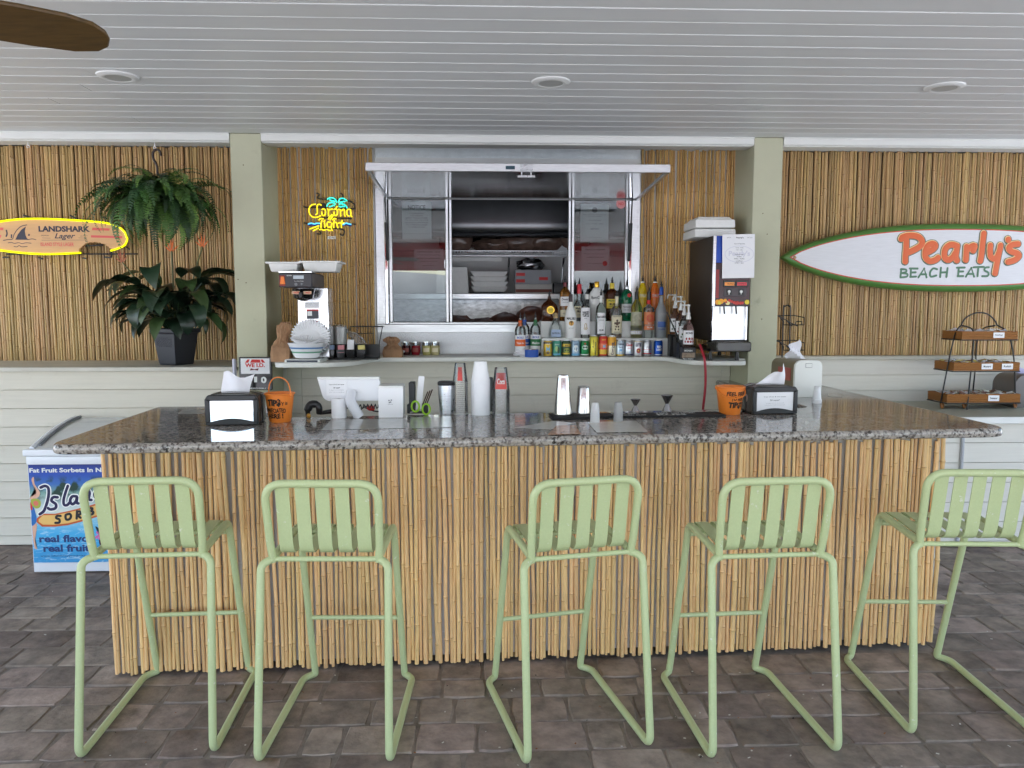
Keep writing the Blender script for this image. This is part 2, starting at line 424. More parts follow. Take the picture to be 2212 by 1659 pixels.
while y < 5.62:
    j = random.choice((0, 1)); y += ROWS[j] / 2
    x = -5.2 + R_(0, .2)
    while x < 5.2:
        k = random.choice([0, 1, 1, 2, 2, 3])
        cx = x + SIZES[k] / 2; x += SIZES[k]
        if 3.72 < y < 5.9 and -1.62 < cx < 2.15 : continue
        cand.append((cx, y, (k, j)))
    y += ROWS[j] / 2
def seen(c):
    d = Vector((c[0], c[1], 0)) - Vector((0, 0, CAM_Z)); u = d.dot(_cr) / d.dot(_cf) * F_PX; v = -d.dot(_cu) / d.dot(_cf) * F_PX
    return abs(u) < 1130 and abs(v) < 860
vis = sorted([c for c in cand if seen(c)], key=lambda c: c[1])[:300]
vs_ = set(vis)
for cx, cy, k in vis:
    inst('paver', random.choice(pme[k]), floor, (cx, cy - 0, R_(-.003, .003) - 0), (R_(-.003, .003), R_(-.003, .003), random.choice((0, PI)) + R_(-.012, .012)))
rest = MB()
for c in cand:
    if c in vs_: continue
    q = random.choice(pm[c[2]]); rest.add([(p[0] + c[0], p[1] + c[1], p[2]) for p in q.v], q.f)
o = rest.build('paver_field', MAT['paver'], floor, smooth=35); o['kind'] = 'stuff'

# ceiling of painted tongue-and-groove boards
BW = .147
ceil = MB().box((0, 2.1, CEIL + .09), (14, 9.0, .08)).build('ceiling', MAT['ceil']); tag(ceil, kind='structure')
bme = MB()
prof = [(-BW / 2 + .0085, 0), (BW / 2 - .003, 0), (BW / 2 - .0005, .011), (BW / 2 - .0005, .03), (-BW / 2 + .0005, .03), (-BW / 2 + .0005, .012)]
bme.prism(prof, -.5, .5, 'x')
bme = bme.mesh('ceiling_board', MAT['ceil'], smooth=0)
yy = 5.57 - BW / 2
while yy > -2.35:
    xs = [-7] + sorted([R_(-6, -1.5), R_(.5, 6)]) + [7]
    for a, b in zip(xs, xs[1:]): inst('ceiling_board', bme, ceil, ((a + b) / 2, yy, CEIL + R_(0, .0012)), (R_(-.0015, .0015), 0, 0), (b - a - .0015, 1, 1))
    yy -= BW
# header beam between the pillars and the red-edged front of the roof
for a, b, lab in ((-7, -1.717, 'white header beam over the fern and the shark sign'), (-1.503, 1.902, 'white header beam between the two sage pillars'), (2.112, 7, 'white header beam over the surfboard sign')):
    t = thing('header_beam', lab, 'beam', ((a + b) / 2, 5.57, 2.8))
    h = (b - a) / 2
    MB().b2((-h, .012, .0), (h, .15, .075)).build('beam_board', MAT['trim'], t, bevel=.003)
    MB().prism([(0, .006), (-.008, .012), (-.008, .048), (-.014, .053), (-.014, .0597), (.0119, .0597), (.0119, .006)], -h, h, 'x').build('face_trim', MAT['trim'], t, smooth=0)
    MB().b2((-h, .15, .02), (h, .20, .0597)).build('soffit_strip', MAT['trim'], t)
hd = thing('roof_fascia', 'red painted fascia along the open front edge of the roof', 'fascia', (0, -2.45, 2.35))
MB().b2((-7, -.05, .0), (7, .05, .56)).build('fascia_board', M('red_fascia_paint', rgb(196, 44, 50), .5, var=.05), hd)
# pillars
for x0, x1, lab in ((-1.715, -1.504, 'sage pillar between the potted plants and the coffee machine'), (1.905, 2.110, 'sage pillar beside the juice dispenser and the surfboard')):
    t = thing('pillar', lab, 'pillar', ((x0 + x1) / 2, 5.57, 0)); hw = (x1 - x0) / 2
    MB().b2((-hw, 0, 0), (hw, .42, CEIL)).build('shaft', MAT['sage'], t, bevel=.004)
    p = MB()
    for _ in range(3): p.ball((R_(-.8, .8) * hw, -.001, R_(1.4, 2.7)), .004, 6)
    p.build('nail_head', MAT['dark'], t)

# bamboo: a few poles of each length, reused
def pole_mesh(L, n=7, nodes=None, amp=.003):
    mb = MB(); z = 0; rings = [(0, 1.0, 0, 0, 0)]; zn = R_(.06, .3)
    bx = by = 0; ph = R_(0, 6); nd = []
    while zn < L - .05: nd.append(zn); zn += R_(.19, .36)
    pts = []; rr = []; fl = []
    for q in nd:
        s = R_(.94, 1.04)
        pts += [q - .016, q - .003, q, q + .0028, q + .010]; rr += [s, s * 1.10, s * 1.27, s * 1.12, s * .96]
        fl += [0, 1, 1, 1]
    pts = [0] + pts + [L]; rr = [1.] + rr + [.96]
    N_ = len(pts); vs = []
    for z, r in zip(pts, rr):
        ox = (math.sin(z * 3.1 + ph) + .55 * math.sin(z * 9.5 + ph * 3)) * amp; oy = math.cos(z * 2.3 + ph) * amp * .4
        for k in range(n): a = 2 * PI * k / n; vs.append((math.cos(a) * r * .01 + ox, math.sin(a) * r * .01 + oy, z))
    fs = []; mi = []
    for i in range(N_ - 1):
        isn = .0029 < pts[i + 1] - pts[i] < .0031
        for k in range(n): fs.append((i * n + k, i * n + (k + 1) % n, (i + 1) * n + (k + 1) % n, (i + 1) * n + k)); mi.append(1 if isn else 0)
    fs += [tuple(range(n - 1, -1, -1)), tuple((N_ - 1) * n + k for k in range(n))]; mi += [1, 1]
    mb.v, mb.f, mb.mi = vs, fs, mi
    return mb
wall_poles = [pole_mesh(1.66).mesh('bamboo_pole', [MAT['bamw'], MAT['bamw_node']], smooth=60) for _ in range(12)]
bar_poles = [pole_mesh(1.07, amp=.0055).mesh('bamboo_pole', [MAT['bam'], MAT['bam_node']], smooth=60) for _ in range(26)]
gold_poles = [pole_mesh(1.66).mesh('bamboo_pole', [MAT['bamg'], MAT['bamg_node']], smooth=60) for _ in range(10)]
def bamboo_wall(x0, x1, z0, lab, back, dmin=.8, dmax=1.15, gap=.0008, poles=wall_poles):
    t = thing('bamboo_wall', lab, 'bamboo wall', ((x0 + x1) / 2, 6.26, z0)); h = (x1 - x0) / 2
    MB().b2((-h, .012, 0), (h, .03, 1.66)).build('backing_board', back, t)
    x = -h
    while x < h - .012:
        d = R_(dmin, dmax); r = .01 * d
        inst('bamboo_pole', random.choice(poles), t, (x + r, R_(-.003, .003), R_(-.01, .01)), (R_(-.002, .002), R_(-.0035, .0035), R_(0, 6)), (d, d, 1))
        x += 2 * r + R_(0, gap * 2) + (random.random() < .05) * .003
    return t
bamboo_wall(-4.6, -1.67, 1.24, 'aged bamboo wall behind the fern and the shark sign', MAT['dark'])
bamboo_wall(-1.66, -.835, 1.24, 'narrow bamboo wall behind the neon script sign', MAT['white'], gap=.0016, poles=gold_poles)
bamboo_wall(1.255, 2.075, 1.24, 'narrow bamboo wall behind the juice dispenser', MAT['white'], gap=.0012, poles=gold_poles)
bamboo_wall(2.085, 5.2, 1.24, 'aged bamboo wall behind the long surfboard sign', MAT['dark'])

# knee walls of lapped siding
def siding(name, lab, x0, x1, Y, z0, z1, m, pitch=.129, cap=None, depth=.12, seams=()):
    t = thing(name, lab, 'siding wall', ((x0 + x1) / 2, Y, 0)); h = (x1 - x0) / 2
    MB().b2((-h, .022, z0), (h, depth, z1)).build('wall_core', m, t)
    z = z1
    cuts = [-h] + sorted(s - (x0 + x1) / 2 for s in seams) + [h]
    while z > z0 + .01:
        b = max(z - pitch, z0)
        for a, c in zip(cuts, cuts[1:]):
            MB().prism([(0, b + .004), (.0215, b + .004), (.0215, z - .001), (.009, z - .001)], a + .0012, c - .0012, 'x').build('siding_board', m, t, smooth=0)
        z = b - .001
    if cap:
        MB().b2((-h, -.02, z1), (h, cap, z1 + .03)).build('ledge_cap', M(name + '_cap_paint', rgb(196, 192, 180), .6, var=.12, nscale=6), t, bevel=.003)
    return t
siding('siding_wall', 'pale lapped siding wall below the plant ledge, behind the freezer', -4.7, -1.718, 5.57, 0, 1.235, MAT['siding'], cap=.72, depth=.7)
siding('siding_wall', 'grey lapped siding below the back shelf, behind the bar', -1.47, 1.90, 5.95, 0, 1.278, MAT['siding_c'], pitch=.132, depth=.3, seams=(-1.36, 1.83))
siding('siding_wall', 'white lapped siding wall behind the condiment basket stand', 1.902, 5.3, 6.15, .0, 1.262, MAT['siding_r'], pitch=.122, cap=.115, depth=.11, seams=(4.2,))
# side wall returns outside the frame keep the porch closed behind
sw = MB().b2((-7, 6.42, 0), (-1.75, 6.5, 3)).build('back_wall', MAT['dark']); tag(sw, kind='structure')
sw = MB().b2((2.13, 6.42, 0), (7, 6.5, 3)).build('back_wall', MAT['dark']); tag(sw, kind='structure')
# low service counter on the far side with its boarded front
t = thing('side_counter', 'low side counter with boarded white front under the basket stand', 'counter', (3.6, 5.23, 0))
MB().b2((-1.14, .0, .895), (1.6, .92, .93)).build('counter_top', M('greygreen_laminate', rgb(168, 170, 154), .45, var=.06), t, bevel=.004)
MB().b2((-1.14, -.022, .885), (1.6, -.001, .931)).build('front_edge', MAT['white'], t, bevel=.003)
z = .884
while z > .02:
    b = max(z - .14, .012)
    for a, c in ((-1.12, -.30), (-.27, .42), (.45, 1.5)):
        MB().b2((a, .03, b + .004), (c, .05, z)).build('front_board', MAT['siding_r'], t)
    z = b
MB().b2((-1.12, .0505, .01), (1.5, .08, .884)).build('counter_carcass', MAT['siding_r'], t)
MB().tube([(-.285, .02, .02), (-.285, .02, .88)], .011).build('conduit', M('grey_conduit', rgb(176, 178, 184), .5), t)
# recessed ceiling lights (unlit)
for x, y in ((255, 164), (1190, 176), (2040, 187)):
    p = at(x, y, z=CEIL)
    t = thing('recessed_light', {255: 'unlit recessed ceiling light near the fan blade', 1190: 'unlit recessed ceiling light above the serving hatch', 2040: 'unlit recessed ceiling light above the surfboard sign'}[x], 'ceiling light', (p.x, p.y, CEIL), 0, 'recessed ceiling lights')
    MB().lathe([(.103, -.0004), (.100, -.006), (.085, -.012), (.068, -.0135), (.063, -.011)], 32, caps=False).build('trim_ring', MAT['white'], t)
    MB().lathe([(.0629, -.011), (.060, -.0012), (0.0001, -.0010)], 28).build('lens', M('unlit_lens_shaded', rgb(176, 177, 172), .4), t)  # lens colour greyed to suggest the shade inside a recess
# ceiling fan, one blade reaching into view
fanp = at(240, 98, Y=1.9); hub = Vector((-1.62, 1.66, fanp.z + .07))
t = thing('ceiling_fan', 'dark ceiling fan hanging overhead with one brown blade in view', 'ceiling fan', hub)
dirx = math.atan2(fanp.y - hub.y, fanp.x - hub.x)
MAT['blade'] = M('fan_blade_wood', rgb(78, 58, 26), .45, var=.4, nscale=6, stretch=(2, 20, 1))
for i in range(5):
    a = dirx + i * 2 * PI / 5
    out = [];
    for u, hw in ((.16, .035), (.2, .05), (.3, .062), (.45, .072), (.58, .073), (.66, .068), (.705, .052), (.725, .028), (.73, .0)): out.append((u, hw))
    poly = [(u, -hh) for u, hh in out] + [(u, hh) for u, hh in reversed(out[:-1])]
    bs_ = math.hypot(fanp.x - hub.x, fanp.y - hub.y) / .73
    mb = MB().prism([(u * bs_, hh * .92) for u, hh in poly], -.005, .005)
    mb.xf(Matrix.Rotation(a, 4, 'Z') @ Matrix.Rotation(rad(4), 4, 'Y') @ Matrix.Rotation(rad(-20), 4, 'X'))
    mb.build('blade', MAT['blade'], t, bevel=.003)
MB().lathe([(.02, -.09), (.09, -.08), (.11, -.03), (.1, .06), (.04, .1)], 24).build('motor', MAT['black'], t)
MB().tube([(0, 0, .09), (0, 0, CEIL - hub.z)], .013).build('rod', MAT['black'], t)
MB().lathe([(.012, CEIL - hub.z - .06), (.07, CEIL - hub.z - .01), (.07, CEIL - hub.z - .001)], 20).build('canopy', MAT['black'], t)
# ================================================================== THE BAR
CT = 1.12                                  # counter top height
BA = rad(2.7)
bar = thing('bar_counter', 'bamboo clad bar with grey granite top and rounded corners', 'bar', (-1.687, 3.505, 0), BA)
bi = Matrix.Rotation(-BA, 4, 'Z')
def tobar(x, y): q = bi @ Vector((x + 1.687, y - 3.505, 0)); return (q.x, q.y)
out = [(-1.80, 3.255), (2.47, 3.545), (2.455, 6.08), (1.79, 6.08), (1.835, 4.33), (-1.13, 4.045), (-1.14, 4.54), (-1.85, 4.515)]
poly = [tuple(p)[:2] for p in fillet([tobar(*p) + (0,) for p in out], [.11, .11, .02, .03, .07, .09, .05, .04], 6, True)]
def inset(P, d):
    n = len(P); res = []
    for i in range(n):
        a, b, c = Vector(P[i - 1]), Vector(P[i]), Vector(P[(i + 1) % n])
        u = (b - a); v = (c - b); u = u.normalized() if u.length > 1e-6 else v.normalized(); v = v.normalized() if v.length > 1e-6 else u
        nn = Vector((-u.y - v.y, u.x + v.x)); nn = nn.normalized() if nn.length > 1e-6 else Vector((-u.y, u.x))
        res.append((b.x + nn.x * d, b.y + nn.y * d))
    return res
top = MB(); n = len(poly); T = .042
prof = [(.010, CT - T), (.003, CT - T + .004), (0, CT - T + .014), (0, CT - .015), (.002, CT - .008), (.007, CT - .0025), (.012, CT - .0002), (.0135, CT), (.022, CT)]
vs = []
for d, z in prof: vs += [(x, y, z) for x, y in inset(poly, d)]
fs = [(i * n + k, i * n + (k + 1) % n, (i + 1) * n + (k + 1) % n, (i + 1) * n + k) for i in range(len(prof) - 1) for k in range(n)]
fs += [tuple(range(n - 1, -1, -1)), tuple((len(prof) - 1) * n + k for k in range(n))]
top.add(vs, fs); top.build('countertop', MAT['granite'], bar, smooth=40)
BL = 3.928
MB().b2((.006, .019, .045), (BL - .006, .058, CT - T - .002)).build('backing_panel', MAT['greyback'], bar)
MB().b2((.02, .061, .045), (BL - .02, .42, CT - T - .004)).build('carcass', MAT['siding_c'], bar)
x = 0
while x < BL - .01:
    d = random.choice([R_(.6, .85), R_(.75, 1.05), R_(.85, 1.3)]); r = .01 * d
    top_ = R_(1.064, 1.072)
    inst('bamboo_pole', random.choice(bar_poles), bar, (x + r, R_(.004, .012), R_(.008, .03)), (R_(-.003, .003), R_(-.008, .008), R_(0, 6)), (d, d, R_(.955, .975)))
    x += 2 * r + random.choice([0, .0006, .001, .002, .003, .0045])
for z in (.16, .52, .88):
    mb = MB(); x = .01
    pts = []
    while x < BL - .01: pts.append((x, .0135 + R_(-.002, .004), z + R_(-.004, .004))); x += .05
    mb.tube(pts, .0009, 4); mb.build('tie_wire', MAT['steel'], bar)
# left and right wings under the granite
for a, b in (((-1.70, 3.62), (-1.28, 4.45)), ((1.93, 3.86), (2.25, 6.0))):
    m_ = MB(); A = tobar(*a); B = tobar(*b); m_.b2((A[0], A[1], .012), (B[0], B[1], CT - T - .004)); m_.build('wing_carcass', MAT['siding_c'], bar)

# ------------------------------------------------------------------ bar stools
def make_stool():
    t = thing('bar_stool', 'x', 'bar stool', (0, 0, 0), 0, 'sage metal stools along the bar')
    R1, R2 = .0150, .0102
    for s in (-1, 1):
        J = (.197 * s, -.232, .748)
        pts = fillet([(.203 * s, .345, .050), (.204 * s, .350, .0158), (.245 * s, .305, .0158), (.243 * s, -.352, .0158), (.236 * s, -.262, .735), J], [0, .008, .035, .055, .085, 0], 7)
        MB().tube(pts, R1, 12).build('sled_leg', MAT['stool'], t)
        pts = fillet([(J[0], J[1] + .008, J[2] + .006), (.198 * s, .128, .776), (.2035 * s, .345, .030)], [0, .05, 0], 8)
        MB().tube(pts, R1, 12).build('front_leg', MAT['stool'], t)
    pts = fillet([(-.197, -.232, .738), (-.203, -.246, .80), (-.208, -.292, 1.047), (.208, -.292, 1.047), (.203, -.246, .80), (.197, -.232, .738)], [0, .03, .075, .075, .03, 0], 8)
    MB().tube(pts, R1, 12).build('back_frame', MAT['stool'], t)
    MB().tube([(-.19, -.236, .7475), (.19, -.236, .7475)], R2, 10).build('rear_rail', MAT['stool'], t)
    MB().tube([(-.196, .150, .722), (.196, .150, .722)], R2, 10).build('front_rail', MAT['stool'], t)
    MB().tube([(-.2, .262, .318), (.2, .262, .318)], R2, 10).build('footrest', MAT['stool'], t)
    side = catmull([(-.2995, 1.037), (-.286, 1.0395), (-.2785, 1.03), (-.268, .97), (-.252, .88), (-.241, .815), (-.226, .779), (-.19, .7625), (-.1, .766), (0, .7745), (.08, .780), (.125, .779), (.153, .764), (.163, .742), (.160, .728)], 3)
    def band():
        mb = MB(); w_ = .0255; th = .0022; vs = []; n_ = len(side)
        for i, p in enumerate(side):
            a, b = side[max(i - 1, 0)], side[min(i + 1, n_ - 1)]
            d = Vector((b.x - a.x, b.y - a.y)).normalized(); q = (-d.y * th, d.x * th)
            vs += [(-w_, p.x - q[0], p.y - q[1]), (w_, p.x - q[0], p.y - q[1]), (w_, p.x + q[0], p.y + q[1]), (-w_, p.x + q[0], p.y + q[1])]
        fs = [(i * 4 + k, i * 4 + (k + 1) % 4, i * 4 + 4 + (k + 1) % 4, i * 4 + 4 + k) for i in range(n_ - 1) for k in range(4)]
        fs += [(0, 1, 2, 3), tuple((n_ - 1) * 4 + k for k in (3, 2, 1, 0))]
        return mb.add(vs, fs).mesh('slat', MAT['stool'], smooth=35)
    me = band()
    for i in range(5): inst('slat', me, t, ((i - 2) * .073, 0, 0))
    return t
ST = [(-1.279, 3.195, 2.6, 'sage slatted stool in front of the sorbet freezer'), (-.578, 3.125, -2.2, 'sage slatted stool below the payment tablet stand'),
      (.325, 3.125, 12.2, 'sage slatted stool turned slightly, standing alone mid bar'), (1.075, 3.105, 3.0, 'sage slatted stool below the orange bucket asking for tips by the black dispenser'),
      (1.95, 3.215, -3.5, 'sage slatted stool at the bar end, partly cut by the frame')]
proto = make_stool()
for i, (x, y, a, lab) in enumerate(ST):
    o = proto if i == 0 else copy_tree(proto)
    o.location = (x, y, .0); o.rotation_euler = (0, 0, rad(a)); o['label'] = lab

# ================================================================== SERVING HATCH OF THE TRAILER
TW = 6.28
sw = thing('serving_window', 'stainless serving window of a food trailer with raised hatch', 'serving window', (.21, TW, 1.3))
def wbox(name, x0, x1, z0, z1, y0, y1, m, par=sw, **k):
    return MB().b2((x0 - .21, y0, z0 - 1.3), (x1 - .21, y1, z1 - 1.3)).build(name, m, par, **k)
wall_m = stainless('trailer_skin', (.56, .57, .59, 1), .42, (6, 1, 6), .4, 26)
wbox('wall_panel', -.83, 1.252, 1.27, 1.478, .0, .03, wall_m)
wbox('wall_panel', -.83, 1.252, 2.60, 3.0, .0, .03, MAT['white'])
wbox('frame', -.83, -.762, 1.545, 2.60, -.006, .03, MAT['alu'], bevel=.002); wbox('frame', 1.185, 1.252, 1.545, 2.60, -.006, .03, MAT['alu'], bevel=.002)
wbox('frame', -.83, 1.252, 1.478, 1.543, -.006, .03, MAT['alu'], bevel=.002); wbox('frame', -.7615, 1.1845, 2.525, 2.60, .004, .03, MAT['alu'])
for a_, b_ in ((-1.72, -.8325), (1.2545, 2.13)): wbox('wall_panel', a_, b_, 1.0, 3.0, .012, .03, MAT['white'])
for x0, x1 in ((-.759, -.735), (1.158, 1.182)): wbox('jamb', x0, x1, 1.548, 2.512, -.03, .04, MAT['chrome'], bevel=.003)
for x0, x1 in ((-.728, -.702), (-.286, -.262), (.706, .728), (1.132, 1.154)): wbox('sash', x0, x1, 1.562, 2.515, -.022, .012, MAT['alu'], bevel=.004)
for x0, x1 in ((-.258, -.236), (.682, .703)): wbox('sash', x0, x1, 1.562, 2.515, -.006, .025, MAT['alu'], bevel=.004)
wbox('sill', -.733, 1.156, 1.545, 1.5605, -.04, .06, MAT['alu'], bevel=.003)
for x0, x1 in ((-.7015, -.2865), (.7285, 1.1315)): wbox('pane', x0, x1, 1.566, 2.523, -.004, -.001, MAT['pane'])
wbox('handle', -.298, -.287, 1.98, 2.05, -.045, -.0225, MAT['alu'], bevel=.003)
r_ = MB()
for i in range(9): r_.ball((-1.0 + .255 * i, -.001, 1.50 - 1.3), .005, 6)
for s in (-.985, 1.02):
    for i in range(9): r_.ball((s + (.0), -.007, .3 + i * .118), .0045, 6)
r_.build('rivet', MAT['steel'], sw)
# checker plate strip
dp = MB().b2((-1.03, -.004, 2.835 - 1.3), (1.03, -.0005, 2.905 - 1.3))
for i in range(82):
    for j in range(3):
        a = PI / 4 if (i + j) % 2 else -PI / 4
        dp.box((-1.015 + i * .025, -.0045, 2.847 - 1.3 + j * .023), (.024, .006, .007), (0, a, 0))
dp.build('checker_plate', stainless('bluish_checker_plate', (.74, .78, .79, 1), .4, (1, 1, 1), .1), sw)
# hatch: hinged at the head, swung up and out
HY = TW - .012; hz0, hz1 = 2.552, 2.556
hz = lambda y: 2.553 + (HY - y) / (HY - 5.2) * .006
hx0, hx1 = -.745, 1.228
def hb(name, x0, x1, y0, y1, za, zb, m, **k):
    mb = MB().b2((x0 - .21, y0 - TW, za - 1.3), (x1 - .21, y1 - TW, zb - 1.3))
    return mb.build(name, m, hatch_parent, **k)
hatch_parent = sw
MB().prism([(5.2145 - TW, 2.566 - 1.3), (HY - TW, 2.522 - 1.3), (HY - TW, 2.546 - 1.3), (5.2145 - TW, 2.590 - 1.3)], hx0 - .21, hx1 - .21, 'x').build('hatch_skin', MAT['alumirror'], sw, smooth=0)
hb('hatch_lip', hx0 - .002, hx1 + .002, 5.2, 5.214, 2.553, 2.607, MAT['alu'], bevel=.003)
for x0, x1 in ((hx0, hx0 + .018), (hx1 - .018, hx1)): MB().prism([(5.2146 - TW, 2.555 - 1.3), (HY - TW, 2.511 - 1.3), (HY - TW, 2.5215 - 1.3), (5.2146 - TW, 2.5655 - 1.3)], x0 - .21, x1 - .21, 'x').build('hatch_rim', MAT['alu'], sw, smooth=0)
MB().tube([(hx0 - .21, HY - TW - .004, 2.519 - 1.3), (hx1 - .21, HY - TW - .004, 2.519 - 1.3)], .006, 8).build('hinge', MAT['alu'], sw)
lt = MB().b2((.25 - .21, 5.19 - TW, 2.562 - 1.3), (.33 - .21, 5.1995 - TW, 2.60 - 1.3)); lt.b2((.255 - .21, 5.192 - TW, 2.53 - 1.3), (.263 - .21, 5.199 - TW, 2.562 - 1.3)); lt.b2((.315 - .21, 5.192 - TW, 2.53 - 1.3), (.323 - .21, 5.199 - TW, 2.562 - 1.3)); lt.b2((.232 - .21, 5.19 - TW, 2.515 - 1.3), (.345 - .21, 5.2 - TW, 2.53 - 1.3))
lt.b2((.283 - .21, 5.186 - TW, 2.575 - 1.3), (.297 - .21, 5.19 - TW, 2.59 - 1.3))
lt.build('latch', MAT['steel'], sw, bevel=.002)
hb('hatch_sticker', .155, .215, 5.1985, 5.1998, 2.568, 2.590, M('teal_sticker', rgb(46, 72, 84), .5))
for s, x in ((-1, -.735), (1, 1.158)):
    a, b = V(x - .21, -.05, 2.05 - 1.3), V(x + s * .0 - .21, -.16, 2.555 - 1.3)
    mb = MB().tube([a, a.lerp(b, .55)], .013, 10); mb.tube([a.lerp(b, .55), b], .006, 8); mb.ball(a, .013, 8); mb.ball(b, .012, 8)
    mb.build('gas_strut', MAT['black'], sw)
# the room inside
rm = MB(); X0, X1, Z0, Z1, YF, YB = -1.15, 1.6, 1.0, 3.0, TW + .032, 7.64
rm.quad((X0, YB, Z0), (X1, YB, Z0), (X1, YB, Z1), (X0, YB, Z1)).quad((X0, YF, Z0), (X0, YB, Z0), (X0, YB, Z1), (X0, YF, Z1)).quad((X1, YF, Z0), (X1, YF, Z1), (X1, YB, Z1), (X1, YB, Z0))
for a, b, c, d in ((X0, X1, YF, 6.85), (X0, X1, 7.35, YB), (X0, -.35, 6.85, 7.35), (.75, X1, 6.85, 7.35)): rm.quad((a, c, Z1), (a, d, Z1), (b, d, Z1), (b, c, Z1))
rm.quad((X0, YF, Z0), (X1, YF, Z0), (X1, YB, Z0), (X0, YB, Z0))
for a, b, c, d in ((X0, -.83, Z0, Z1), (1.252, X1, Z0, Z1)): rm.quad((a, YF, c), (b, YF, c), (b, YF, d), (a, YF, d))
o = rm.build('trailer_room', M('trailer_wall', rgb(222, 220, 217), .5, var=.06), smooth=0); tag(o, kind='structure')
ms = bpy.data.materials.new('milky_fill_panel'); ms.use_nodes = True; nt = ms.node_tree; nt.nodes.remove(nt.nodes['Principled BSDF']); tb_ = nt.nodes.new('ShaderNodeBsdfTranslucent'); tb_.inputs[0].default_value = (.42, .43, .44, 1); nt.links.new(tb_.outputs[0], nt.nodes['Material Output'].inputs[0])  # translucent roof panel, added only to brighten the trailer interior
o = MB().quad((-.35, 6.85, 3.002), (-.35, 7.35, 3.002), (.75, 7.35, 3.002), (.75, 6.85, 3.002)).build('added_fill_skylight', ms, smooth=0); tag(o, kind='structure')
# steel hood with a curled lower edge
t = thing('exhaust_hood', 'dark stainless hood curling above the wire shelf inside the trailer', 'hood', (.2, 7.24, 2.3))
hp = [(.0, .02), (-.055, .0), (-.10, .02), (-.125, .065), (-.13, .13), (-.10, .42), (-.06, .68)]
mb = MB(); mb.prism([(y, z) for y, z in hp] + [(.38, .68), (.38, .02)], -1.2, 1.2, 'x'); mb.build('hood_shell', M('hood_steel', rgb(96, 96, 98), .25, 1.0, var=.2, nscale=3), t, smooth=60)
# steel prep counter and back splash
t = thing('prep_counter', 'scuffed stainless prep counter inside the trailer window', 'counter', (.2, 7.2, 1.0))
ssp = stainless('scuffed_steel', (.5, .51, .53, 1), .33, (2, 1, 5), .5, 9)
MB().b2((-1.2, .42, 0), (1.2, .46, .78)).build('splash_panel', ssp, t)
MB().b2((.178, .405, .35), (.2, .4195, .72)).build('panel_strap', MAT['alu'], t)
MB().b2((-1.2, .0, .75), (1.2, .415, .8)).build('shelf_front', MAT['steel'], t, bevel=.004)
MB().b2((-1.2, -.62, .44), (1.2, .40, .48)).build('worktop', ssp, t)
# upper wire shelf
t = thing('wire_shelf', 'wire shelf holding bagged rolls inside the trailer', 'shelf', (.2, 7.43, 2.145))
mb = MB()
for z in (0, .045): mb.tube([(-1.15, -.13, z), (1.15, -.13, z)], .005, 6)
for i in range(90): mb.tube([(-1.14 + i * .0256, -.13, .0), (-1.14 + i * .0256, -.13, .045), (-1.14 + i * .0256, .16, .045)], .0022, 4)
mb.build('wire_grid', MAT['steel'], t)
MB().b2((-1.15, -.128, -.048), (-.02, -.118, -.015)).build('price_rail', MAT['white'], t)
for x in (0.05, .56):
    MB().tube(fillet([(x, -.1, -.012), (x, -.02, -.06), (x - .01, .0, -.24)], .05, 5), .010, 8).build('bracket', MAT['steel'], t)
def lumpy(name, lab, cat, c, sz, m, n=20, amp=.18, group=None, world=True):
    t_ = MB(); t_.ball((0, 0, 0), 1, n)
    for i, p in enumerate(t_.v):
        k = 1 + amp * (.7 * math.sin(p[0] * 6 + c[0] * 9) * math.cos(p[2] * 7 + p[1] * 5) + .45 * R_(-1, 1))
        t_.v[i] = (p[0] * sz[0] * k, p[1] * sz[1] * k, max(p[2], -.75) * sz[2] * k + sz[2] * .75)
    o = t_.build(name, m, None, smooth=50); o.location = c
    return tag(o, lab, cat, group)
bagm = M('bagged_bread', rgb(104, 84, 74), .2, var=.6, nscale=8, bump=.5, bscale=24)
for i, (x, w_, h_) in enumerate(((-.24, .16, .12), (.10, .2, .07), (.36, .22, .12), (.60, .2, .13), (.84, .16, .12))):
    lumpy('bread_bag', ['bag of rolls at the near end of the wire shelf, beside the mullion', 'flattest bag of rolls on the wire shelf', 'wide bag of rolls in the middle of the wire shelf', 'tallest bag of rolls on the wire shelf', 'bag of rolls behind the white printed sack'][i], 'bread bag', (x, 7.40, 2.195), (w_, .12, h_), bagm, group='bagged rolls on the wire shelf')
t = thing('printed_sack', 'white printed plastic sack at the end of the wire shelf', 'sack', (.76, 7.36, 2.15))
o_ = MB().box((0, 0, .19), (.22, .07, .38), top=.8).build('sack', M('sack_plastic', rgb(190, 192, 194), .3, bump=.4, bscale=18), t, bevel=.03, seg=3)
p = MB()
for z in (.1, .3):
    p.text('ROLLS', -.06, .06, z, z + .03, -.0405, bold=.02); p.text('SOFT', -.05, .05, z + .035, z + .055, -.0405)
p.build('lettering', MAT['ink'], t)
# foam boxes, foil carton and black tray on the steel shelf
for x, lab in ((-.27, 'square foam box beside the window mullion on the steel shelf'),):
    t = thing('foam_box', lab, 'foam box', (x, 7.3, 1.8), 0); MB().box((0, 0, .12), (.30, .2, .24), top=.9).build('box', MAT['foam'], t, bevel=.012, seg=2)
t = thing('foam_tray_stack', 'nested stack of open foam trays on the steel shelf', 'tray stack', (.06, 7.3, 1.8))
for i in range(4):
    mb = MB().box((R_(-.01, .01), 0, .04 + i * .045), (.27, .2, .05), top=1.28); mb.build('tray', MAT['foam'], t, bevel=.008, seg=2)
t = thing('carton', 'open cardboard carton with red stripes below the foil', 'carton', (.47, 7.3, 1.8))
MB().b2((-.17, -.1, 0), (.17, .1, .085)).build('box', M('carton_print', rgb(188, 184, 178), .6, var=.1), t, bevel=.003)
MB().b2((-.165, -.102, .012), (.165, -.1005, .04)).build('stripe', M('carton_brown', rgb(112, 56, 44), .6), t)
